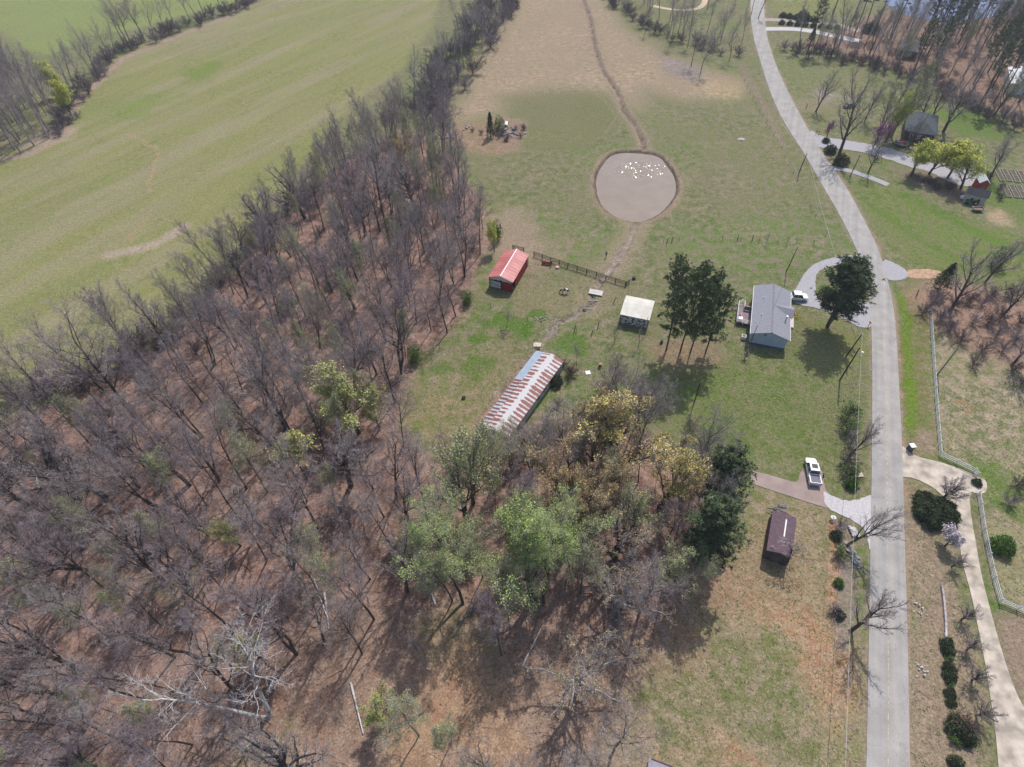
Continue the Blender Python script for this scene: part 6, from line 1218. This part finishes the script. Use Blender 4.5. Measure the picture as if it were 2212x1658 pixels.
tree('yard_buds', (1925,295), (1960,145), lab='tall yellowish budding tree left of the green-roofed house', sxy=1.1); tree('willow0', (1915,300), (1940,190), lab='budding tree in front of the tall yellowish one', rz=2, sxy=.8); tree('yard2', (2038,285), (2095,150), lab='wide purple-grey bare tree right of the green-roofed house', sxy=1.3)
for k, (b, h, ky) in enumerate((((1868,262),13,'yard0'),((1905,268),12,'yard_buds'),((1895,300),12,'yard2'),((1962,318),11,'yard1'),((1985,262),13,'yard2'),((2010,262),14,'yard0'),((1940,225),14,'yard1'),((1985,215),13,'yard_buds'))): tree(ky, b, H=h, lab=ordw(k+1)+' of the bare trees crowding round the dark-roofed house, upper right', grp='bare trees round the dark-roofed house', rz=k*2.1)
for k, (b, t) in enumerate((((1972,372),(1995,290)),((2007,376),(2030,285)),((2046,386),(2080,300)),((2075,408),(2110,310)))): tree('willow%d' % (k % 2), b, t, lab=('leftmost','second','third','rightmost')[k]+' of the four yellow-green willows beside the gravel yard', grp='willows beside the gravel yard', rz=k*1.7, sxy=1.55)
tree('yard0', (2137,385), (2178,280), lab='bare tree between the red shed and the garden beds', rz=3, sxy=1.1)
tree('yard1', (2052,672), (2130,500), lab='big bare tree at the end of the white fence', rz=2, sxy=1.0); tree('cedar_wide', (2025,628), (2060,565), lab='dark cedar behind the brown thicket at the end of the white fence'); tree('yard2', (2127,612), (2175,480), lab='ivy-clad bare tree at the top of the brown slope'); put('bush_vine', (2150,575), 6, 'green vine-covered bush among the bare trees at the right edge'); tree('yard0', (2168,680), (2240,560), lab='dark bare tree on the brown slope at the right edge', rz=1); tree('yard1', (2185,790), (2280,690), lab='dark bare tree lowest on the slope at the right edge', rz=4)
for b, l_ in (((1245,795),'thin bare sapling left of the burn barrel'),((1280,688),0)): 
    if l_: tree('slender0', b, H=8, lab=l_, sxy=.8)
tree('young0', (1328,740), H=5, lab='small bare tree in front of the white-roofed shed, left one'); tree('young1', (1380,750), H=5.5, lab='small bare tree in front of the white-roofed shed, right one'); tree('paleleaf0', (1095,707), H=5.5, lab='small budding tree alone on the grass below the red barn', sxy=1.2)
tree('young2', (1655,527), H=3.5, lab='small bare tree on the wire fence, left one of two'); tree('young2', (1700,528), H=2.8, lab='small bare tree on the wire fence, right one of two'); tree('fan', (1608,775), H=2.4, lab='small round grey twiggy shrub at the house corner', sxy=1.0)
put('bush_vine', (898,780), 5, 'glossy green holly bush on the slope of the wood', None); tree('willow1', (1068,545), H=9, lab='bright green leafing tree right behind the red barn', sxy=.75); put('bush_vine', (1075,520), 7, 'bright green bush behind the red barn', sxy=.6)
tree('paleleaf0', (860,540), H=9, lab='pale green budding tree low among the trunks near the barn'); put('bush_vine', (1010,655), 4.5, 'green bush at the foot of the wood below the barn'); put('bush_vine', (900,470), 5.5, 'green bush among the trunks at the upper wood edge')
put('bush_small', (1200,830), 2.2, 'green shrub against the rusty building'); put('bush_small', (1257,905), 2.0, 'dark shrub at the side of the rusty building')
for b, h, l_ in (((1815,355),3.2,'rounded dark evergreen shrub beside the farm lane'),((1792,330),2.6,'smaller evergreen shrub between the road and the gravel yard'),((1783,308),1.6,'low shrub under the pink flowering tree'),((1880,70),4.5,'dark round evergreen near the pines by the lake'),((1732,44),4.0,'dark cedar shrub beside the far drive'),((1836,1050),1.9,'bright green shrub below the roadside brush'),((1805,1160),1.4,'dark green shrub at the ditch by the white gravel'),((1812,1330),1.2,'green shrub at the end of the red clay ditch'),((1810,1262),1.3,'bright green shrub in the middle of the red clay ditch')):
    put('bush_small' if 'bright' not in l_ else 'bush_green', b, h, l_)
for k in range(6): put('bush_small', (1690+14*k, 38+2*k), 2.2, ordw(k+1)+' dark shrub from the left in the upper hedge along the far drive', 'hedge shrubs along the far drive')
for k in range(8): put('bush_small', (1688+17*k, 53+1.5*k), 1.9, ordw(k+1)+' dark shrub from the left in the hedge beside the far gravel drive', 'lower hedge shrubs by the far drive')
for k, (b, h) in enumerate((((2044,1392),1.3),((2046,1410),1.3),((2047,1428),1.4),((2048,1446),1.3),((2049,1464),1.3),((2050,1482),1.2),((2051,1499),1.1),((2053,1518),1.0),((2058,1548),1.4),((2068,1578),2.2),((2082,1592),1.8),((2058,1600),1.5),((2062,1650),1.4))): put(('bush_small','bush_small','brush_green')[k % 3] if k < 10 else 'brush_green' if k == 11 else 'bush_small', b, h, ordw(k+1)+' shrub from the top in the narrow hedge between verge and drive', 'hedge shrubs between verge and drive')
put('brush_rust', (2072,1565), 2.6, 'rust-leaved shrub growing in the wide lower end of the hedge'); put('bush_green', (2160,1185), 3.0, 'bright green shrub grown through the white fence'); put('bush_small', (2108,1045), 1.2, 'low dark shrub at the end of the upper white fence')
for b, h, k_, l_ in (((1832,900),3.8,'brush_green','tangled brush at the roadside, topmost clump'),((1828,930),3.6,'brush_green','tangled brush at the roadside, green-tinged clump'),((1838,960),3.4,'brush1','tangled brush at the roadside, purple-grey clump'),((1825,1000),3.4,'brush0','tangled brush at the roadside opposite the parked pickup'),((1832,1030),3.2,'brush_green','tangled brush at the roadside, lowest clump'),((1812,1140),3.0,'brush2','bare brush beside the white gravel drive'),((1812,1200),2.8,'brush_green','green-tinged brush along the clay ditch'),((1800,1320),2.4,'brush1','bare brush at the lower end of the clay ditch'),
    ((2010,660),4.2,'brush1','dense purple-brown thicket at the end of the white fence'),((1990,680),3.4,'brush0','dense brown thicket spilling over the verge'),((2030,690),3.8,'brush1','dense brown thicket behind the fence end'),((2100,700),3.6,'brush2','bare brush on the brown slope, left clump'),((2150,730),3.8,'brush1','bare brush on the brown slope, middle clump'),((2120,760),3.6,'brush0','dark brush at the foot of the brown slope'),((2190,740),3.6,'brush2','bare brush on the brown slope, right clump'),((2180,1090),3,'brush1','bare brush at the right edge above the fence corner'),((2195,1050),3,'brush0','dark brush at the right edge in the meadow'),
    ((1232,808),2.8,'brush_rust','brown brush heap beside the rusty building'),((1215,790),2.2,'brush_rust','smaller brown brush heap above the rusty building corner'),((1300,850),4.6,'brush2','grey bare shrub on the lawn side of the rusty building'),((1338,872),5,'brush2','grey bare shrub left of the golden tree'),((1205,880),3.2,'brush2','grey bare shrub overhanging the rusty building'),((1180,925),2.8,'brush_pale','grey thicket covering the end of the rusty building'),((1135,945),3.2,'brush2','grey thicket at the lower corner of the rusty building'),((1215,930),5,'brush_pale','budding thicket right of the rusty building end'),((1100,975),5.6,'brush_pale','pale budding thicket below the rusty building'),((1160,985),5.6,'brush_pale','pale budding thicket under the rust-orange tree')):
    put(k_, b, h, l_)
for k, (b, h) in enumerate((((2050,715),3.4),((2075,740),3.6),((2100,790),3.0),((2135,700),3.2),((2165,760),3.4),((2190,800),3.2),((2060,665),3.4),((2090,655),3.2),((2120,660),3.4),((2160,690),3.6),((2200,700),3.4),((2180,640),3.6),((2140,640),3.2),((2205,830),3.0))): put(('brush1','brush0','brush3','brush_rust')[k % 4], b, h, ordw(k+1)+' clump of the tangled brush on the brown slope at the right', 'brush on the brown slope')
for k, (b, h) in enumerate((((1085,292),2.2),((1112,285),2.4),((1125,298),2.0),((1095,305),2.0),((1040,290),1.8),((1020,285),1.6),((1132,280),2.0),((1078,300),1.8))): put(('brush_rust','brush3','brush0')[k % 3], b, h, ordw(k+1)+' patch of dead brush on the scrub mound around the lone cedar', 'dead brush on the scrub mound')
tree('gold1', (868,395), H=15, lab='rust-tinged budding tree at the upper end of the wood', sxy=1.1); tree('paleleaf1', (700,420), H=14, lab='yellow-green budding tree on the upper field edge of the wood', sxy=1.3); tree('soft_yellow', (935,400), H=13, lab='small yellow-green tree at the upper pasture edge of the wood', sxy=.7)
for k, b in enumerate(((520,1180),(310,1330),(700,1240),(560,1420),(130,1330),(400,1190),(830,1560),(975,1600),(905,1590),(70,1270))): tree('soft_yellow' if k % 3 == 0 else 'paleleaf%d' % (k % 2), b, H=(9, 12, 14)[k % 3], lab='x', sxy=1.1) and WT.append((C.objects[-1].parent, 'pale leafing tree'))
# the wood: individual trees, spaced by rejection
ww_ = [tuple(G(x, y)[:2]) for x, y in WOOD]; xs_ = [p[0] for p in ww_]; ys_ = [p[1] for p in ww_]; rn = random.Random(2024); cnt = 0; tries = 0; und = []
zones = [(lambda x, y: y > 1430 and x < 700, 'around the white sycamores at the lower left', 'bare trees around the white sycamores'), (lambda x, y: x < 420 and y > 1000, 'at the far left side', 'bare trees at the far left of the wood'), (lambda x, y: x < 560 and y <= 1000, 'along the edge of the big green field', 'bare trees along the big field'), (lambda x, y: y < 640, 'at its upper end near the red barn', 'bare trees near the red barn'), (lambda x, y: y < 900, 'left of the paddock and the rusty building', 'bare trees left of the paddock'), (lambda x, y: x > 1000, 'around the fresh green and golden trees', 'bare trees around the green group'), (lambda x, y: True, 'in the middle of the picture', 'bare trees in the middle of the wood')]
clear = [tuple(G(x, y)[:2]) for x, y in [(850,1330),(1400,1340),(1440,1420),(1380,1560),(1250,1700),(700,1700),(620,1560),(700,1450)]]
while cnt < 350 and tries < 60000:
    tries += 1; x, y = rn.uniform(-140, 60), rn.uniform(min(ys_), max(ys_))
    if not inside((x, y), ww_): continue
    u, v = topx((x, y)); u2, v2 = topx((x, y), 15)
    if u < -260 or v > 1890 or (u2 < -30 and u < -30) or v2 > 1700: continue
    if u > 1290 and v > 1100 and rn.random() < .6: continue
    if 1000 < u < 1290 and 790 < v < 1010: continue
    mind = 3.6 if v > 640 else 3.4
    if inside((x, y), clear): mind = 8
    if any((x-a_)**2+(y-b_)**2 < mind*mind for a_, b_ in used): continue
    used.append((x, y)); cnt += 1
    zl = next(z_ for z_ in zones if z_[0](u, v)); edge = v < 900; r = rn.random()
    key = ('forest%d' % rn.randrange(5) if r < .28 else 'crooked%d' % rn.randrange(3) if r < .44 else 'slender%d' % rn.randrange(4) if r < .70 else 'paleleaf%d' % rn.randrange(2) if r < .88 else 'forked' if r < .95 else 'snaggy' if r < .97 else 'yard%d' % rn.randrange(3))
    if 1000 < u < 1420 and 900 < v < 1300 and r < .5: key = ('paleleaf0', 'yard_buds', 'paleleaf1', 'gold1')[rn.randrange(4)]
    h = (rn.uniform(17, 23.5) if v > 760 else rn.uniform(14.5, 20)) if key[:4] != 'pale' else rn.uniform(11, 18)
    kind = 'slender bare tree' if key.startswith('slender') else 'pale green budding tree' if key.startswith('pale') or key == 'yard_buds' else 'rust-tinted budding tree' if key == 'gold1' else 'bare grey-brown tree'
    WT.append((put(key, None, h, 'x', zl[2] + ', ' + kind.split(' tree')[0], loc=(x, y, 0), tilt=(rn.gauss(0, .05), rn.gauss(0, .05)), sxy=rn.uniform(.75, 1.0)), kind))
print('wood trees', cnt)
# saplings and brush under the wood
k = 0; t_ = 0
while k < 110 and t_ < 20000:
    t_ += 1; x, y = rn.uniform(-130, 60), rn.uniform(min(ys_), max(ys_)); u, v = topx((x, y))
    if not inside((x, y), ww_) or u < -50 or v > 1690: continue
    if inside((x, y), clear) and rn.random() < .7: continue
    k += 1; key = rn.choice(['brush2', 'brush1', 'brush3', 'young0', 'young1', 'young2', 'young0', 'brush_pale'])
    WT.append((put(key, None, rn.uniform(2.5, 5.5), ('undergrowth sapling' if key.startswith('young') else 'bare undergrowth shrub') + ' on the leaf litter between the trees of the wood', 'undergrowth ' + ('saplings' if key.startswith('young') else 'shrubs') + ' in the wood', loc=(x, y, 0), name='sapling' if key.startswith('young') else 'bare_shrub', cat='sapling' if key.startswith('young') else 'shrub'), 'undergrowth sapling' if key.startswith('young') else 'undergrowth shrub'))
# fallen logs and a litter of sticks
for k, (b, L_, rz, l_) in enumerate((((1000,1345),5,1.0,'below the green group'),((930,1270),6,1.9,'pale fallen stem left of the green group'),((690,1290),7,-1.1,'leaning broken pale stem in the wood'),((705,1320),6,-1.3,'second broken pale stem in the wood'),((770,1530),7,-1.2,'pale split stump at the lower left centre'),((1150,1400),6,1.0,'pale fallen pole in the clearing'),((880,1560),5,.4,'fallen branch below the split stump'),((400,1500),6,.9,'fallen trunk near the white sycamores'))):
    g = G(*b); q = MB(); q.tube((-L_/2,0,.2),(L_/2,.2,.3),.17,.08,7); o = empty('fallen_log', g, rz, 'fallen log, '+l_, 'log'); q.build('trunk', M['pale_bark'] if 'pale' in l_ else M['bark_grey'], o)
    q = MB(); [q.tube((L_*(.1*i-.1),0,.25),(L_*(.1*i-.1)+.7,(-1)**i*.9,.5),.05,.015,5) for i in range(5)]; q.build('branch', M['bark_grey'], o)
sb = MB(); mi_ = []
for k in range(5200):
    x, y = rn.uniform(-110, 50), rn.uniform(min(ys_), 130)
    if not inside((x, y), ww_): continue
    a_ = rn.uniform(0, 6.28); L_ = rn.uniform(.4, 2.6); zz = rn.uniform(.02, .12); sb.tube((x, y, zz), (x+math.cos(a_)*L_, y+math.sin(a_)*L_, zz+rn.uniform(0, .15)), rn.uniform(.015, .045), .01, 3, cap=False)
tag(sb.build('fallen_sticks', M['twig']), 'litter of fallen sticks on the floor of the wood', 'sticks', kind='stuff')
def stuff_row(pts, n_, wd, keys, h0, h1, lab, grp, seed):
    rr = random.Random(seed); P_ = [G(*p) for p in pts]; Ls = [(q-p).length for p, q in zip(P_[:-1], P_[1:])]; T_ = sum(Ls)
    for i in range(n_):
        s = T_*(i+rr.random())/n_; j = 0
        while j < len(Ls)-1 and s > Ls[j]: s -= Ls[j]; j += 1
        d = (P_[j+1]-P_[j]).normalized(); p = P_[j] + d*s + Vector((-d.y, d.x, 0))*rr.uniform(-wd/2, wd/2); SR.append((p.x, p.y, rr.uniform(h0, h1)))
SR = []
# hedgerow beside the tan field, thick and purple
def row(pts, n_, wd, keys, h0, h1, lab, grp, seed, name=None, cat=None):
    ends = ', counted from its ' + ('top' if pts[0][1] < pts[-1][1]-60 else 'left' if pts[0][0] < pts[-1][0] else 'right') + ' end'
    rr = random.Random(seed); P_ = [G(*p) for p in pts]; Ls = [(q-p).length for p, q in zip(P_[:-1], P_[1:])]; T_ = sum(Ls)
    for i in range(n_):
        s = T_*(i+rr.random())/n_; j = 0
        while j < len(Ls)-1 and s > Ls[j]: s -= Ls[j]; j += 1
        d = (P_[j+1]-P_[j]).normalized(); p = P_[j] + d*s + Vector((-d.y, d.x, 0))*rr.uniform(-wd/2, wd/2)
        put(rr.choice(keys), None, rr.uniform(h0, h1), ordw(i+1)+' '+lab+ends, grp, loc=p, name=name, cat=cat)
row([(1100,-20),(1060,40),(1010,110),(960,180),(920,240),(905,275)], 46, 20, ['brush0','brush1','brush3','brush1'], 6, 10, 'shrub in the purple hedgerow', 'hedgerow shrubs beside the tan field', 1)
stuff_row([(1090,-20),(1040,40),(990,110),(940,180),(890,250)], 26, 20, ['forest0','forest1','forked','yard0'], 10, 14, 'bare tree in the purple hedgerow', 'hedgerow trees beside the tan field', 2)
put('bush_vine', (930,225), 6, 'green bush at the lower end of the purple hedgerow'); put('bush_vine', (960,195), 5.5, 'dark green bush at the tan edge of the purple hedgerow'); put('bush_small', (1110,18), 4, 'green bush at the far end of the purple hedgerow')
row([(890,290),(830,310),(770,345),(715,400),(650,440)], 20, 10, ['forest1','forest3','slender1','slender3','paleleaf1'], 9, 13, 'bare tree along the upper wood edge', 'bare trees at the top edge of the wood', 3)
row([(343,742),(420,665),(520,560),(600,478),(690,400)], 26, 3, ['brush1','brush3','brush_pale'], 3.5, 5.5, 'shrub between wood and big field', 'shrubs on the wood and field border', 4)
row([(-80,905),(0,898),(120,855),(230,808),(343,742)], 22, 4, ['brush1','brush3','forest2'], 4.5, 8, 'shrub on the far left field border', 'shrubs on the far left field border', 5)
# far left hedgerow and the wood beyond it
row([(620,-25),(480,35),(340,85),(250,125),(195,180),(165,225),(150,260)], 44, 7, ['brush0','brush1','brush3'], 4, 6.5, 'dark shrub in the top left hedgerow', 'hedgerow shrubs at top left', 6)
stuff_row([(640,-35),(480,28),(340,78),(250,118),(190,175),(160,220)], 26, 8, ['forest0','forest2','forest4','slender2','yard1'], 11, 17, 'bare tree in the top left hedgerow', 'hedgerow trees at top left', 7)
for b, t, l_ in (((285,98),(205,0),'large bare tree in the top left hedgerow, left one of the two tallest'),((313,88),(275,-10),'large bare tree in the top left hedgerow, right one of the two tallest')): tree('forest4', b, H=19, lab=l_, sxy=1.2)
tree('willow1', (137,208), H=13, lab='bright yellow-green tree in the top left hedgerow, upper one', sxy=1.2); tree('willow0', (154,250), H=12, lab='bright yellow-green tree in the top left hedgerow, lower one', sxy=1.2)
rr = random.Random(9); fw_ = [tuple(G(x, y)[:2]) for x, y in [(113,297),(128,272),(112,225),(50,180),(0,130),(-300,60),(-500,400),(0,342),(60,330)]]; k = 0; t_ = 0; us = []
while k < 110 and t_ < 20000:
    t_ += 1; x, y = rr.uniform(-330, -150), rr.uniform(170, 420); u, v = topx((x, y))
    if not inside((x, y), fw_) or u < -60: continue
    if any((x-q_[0])**2+(y-q_[1])**2 < 14 for q_ in us): continue
    us.append((x, y, rr.uniform(14, 19))); k += 1
far_wood('far_wood', us, 'grey leafless wood at the left edge beyond the big field', 1)
row([(113,297),(135,285),(155,255)], 10, 5, ['brush1','brush0'], 3, 5, 'shrub at the far left wood corner', 'shrubs at the far left wood corner', 8)
# top middle wood between pasture and road
for k, (b, h) in enumerate((((1493,143),15),((1513,160),15),((1448,98),15),((1485,103),14),((1575,133),13),((1393,73),12),((1463,85),15),((1540,118),12),((1555,95),13))): tree(('forest0','forest4','slender1')[k % 3], b, H=h, lab=('slim bare tree over the pale ground, left one','slim bare tree over the pale ground, right one','slim bare tree, tall one left of the pale ground','slim bare tree between the tall one and the pale ground','dark forked bare tree nearest the road bend','leftmost bare tree of the small top wood edge','bare tree behind the tall one left of the pale ground','bare tree in the small top wood, above the pale ground','bare tree in the small top wood close to the road')[k], grp='edge trees of the small wood at the top', sxy=1.0)
row([(1300,-15),(1345,25),(1400,60),(1450,82),(1520,105),(1590,125)], 26, 6, ['brush0','brush3','brush_pale','brush1'], 3, 5.5, 'shrub under the small wood at the top', 'shrubs of the small wood at the top', 10)
stuff_row([(1340,-10),(1400,30),(1460,60),(1540,85),(1600,100)], 20, 14, ['forest1','slender0','paleleaf1','forest3'], 9, 14, 'bare tree inside the small top wood', 'inner trees of the small wood at the top', 11)
stuff_row([(1500,-20),(1560,10),(1600,50)], 10, 20, ['forest1','slender0','paleleaf1'], 9, 13, 'bare tree near the dirt ring', 'trees near the dirt ring', 12)
# upper right: pines by the lake, then a mixed wood
for k, (b, h) in enumerate(sorted((((1745,112),20),((1845,76),22),((1862,76),22),((1888,76),23),((1925,84),24),((1988,96),24),((2003,70),23),((2025,80),24),((2045,72),22),((1835,60),21),((1800,30),20),((1960,62),23),((2070,95),22),((2000,125),20),((2035,110),22)))): tree('pine2', b, H=h, lab=('leftmost tall pine beside the far gravel drive' if k == 0 else ordw(k)+' tall pine in the stand before the lake, numbered roughly left to right'), grp='pines in front of the lake', rz=k*1.1)
rr = random.Random(12); rw = [tuple(G(x, y)[:2]) for x, y in [(1700,118),(1800,130),(1930,170),(2050,215),(2140,265),(2260,300),(2260,-20),(2080,20),(1960,70),(1800,85)]]; k = 0; t_ = 0; us = []; fw2 = []; WT2 = []
while k < 150 and t_ < 30000:
    t_ += 1; x, y = rr.uniform(90, 330), rr.uniform(120, 330); u, v = topx((x, y))
    if not inside((x, y), rw) or any((x-a_)**2+(y-b_)**2 < 17 for a_, b_ in us): continue
    us.append((x, y)); k += 1; r_ = rr.random()
    if r_ < .62: fw2.append((x, y, rr.uniform(11, 17))); continue
    key = 'pine2' if (u > 1950 and r_ > .8) else rr.choice(['paleleaf0', 'yard_buds', 'paleleaf1', 'yard2'])
    WT2.append((put(key, None, rr.uniform(11, 17) if key != 'pine2' else 20, 'x', 'mixed wood at the top right, ' + ('pines' if key == 'pine2' else 'bare trees' if key == 'yard2' else 'budding trees'), loc=(x, y, 0)), 'pine' if key == 'pine2' else 'wide bare tree' if key == 'yard2' else 'budding tree'))
n3 = {}
for e, kd in sorted(WT2, key=lambda q_: topx(q_[0].location)[0]): n3[kd] = n3.get(kd, 0)+1; e['label'] = ordw(n3[kd])+' '+kd+' from the left inside the mixed wood at the top right'
far_wood('mixed_wood', fw2, 'mass of bare trees filling the wood at the top right', 2)
row([(1690,112),(1760,120),(1840,138),(1930,158),(2010,185),(2080,225),(2160,262),(2230,280)], 46, 9, ['brush0','brush1','brush3','brush_rust'], 3, 5, 'dark shrub along the top right wood', 'brush along the top right wood', 13)
put('bush_vine', (2003,170), 6, 'green bush within the brush of the top right wood')
tree('cedar_wide', (1750,95), H=6, lab='cedar under the pine beside the far gravel drive')
row([(1965,385),(2010,395),(2060,415)], 9, 5, ['brush_rust','brush3'], 1.6, 2.4, 'low brown shrub under the willows', 'low brush under the willows', 14)
row([(2120,350),(2150,400),(2160,440)], 8, 3, ['brush1','brush3'], 1.5, 2.5, 'low shrub beside the garden beds', 'hedge beside the garden beds', 15)
far_wood('far_trees', SR, 'distant bare trees standing in the hedgerows and the small wood at the top', 3)
finish_labels()
bpy.context.view_layer.update()
print('objects', len(bpy.data.objects))
# ------------------------------------------------------------------ air
hm_ = bpy.data.materials.new('haze'); hm_.use_nodes = True; n = hm_.node_tree.nodes; n.remove(n['Principled BSDF']); v_ = n.new('ShaderNodeVolumePrincipled'); v_.inputs['Color'].default_value = (.86,.90,1.0,1); v_.inputs['Density'].default_value = .00022; v_.inputs['Anisotropy'].default_value = .2
hm_.node_tree.links.new(v_.outputs[0], n['Material Output'].inputs['Volume']); q = MB(); q.box((0, 650, 46), (5020, 3720, 100)); tag(q.build('haze', hm_), 'thin haze in the air over the whole farm', 'haze', kind='stuff')
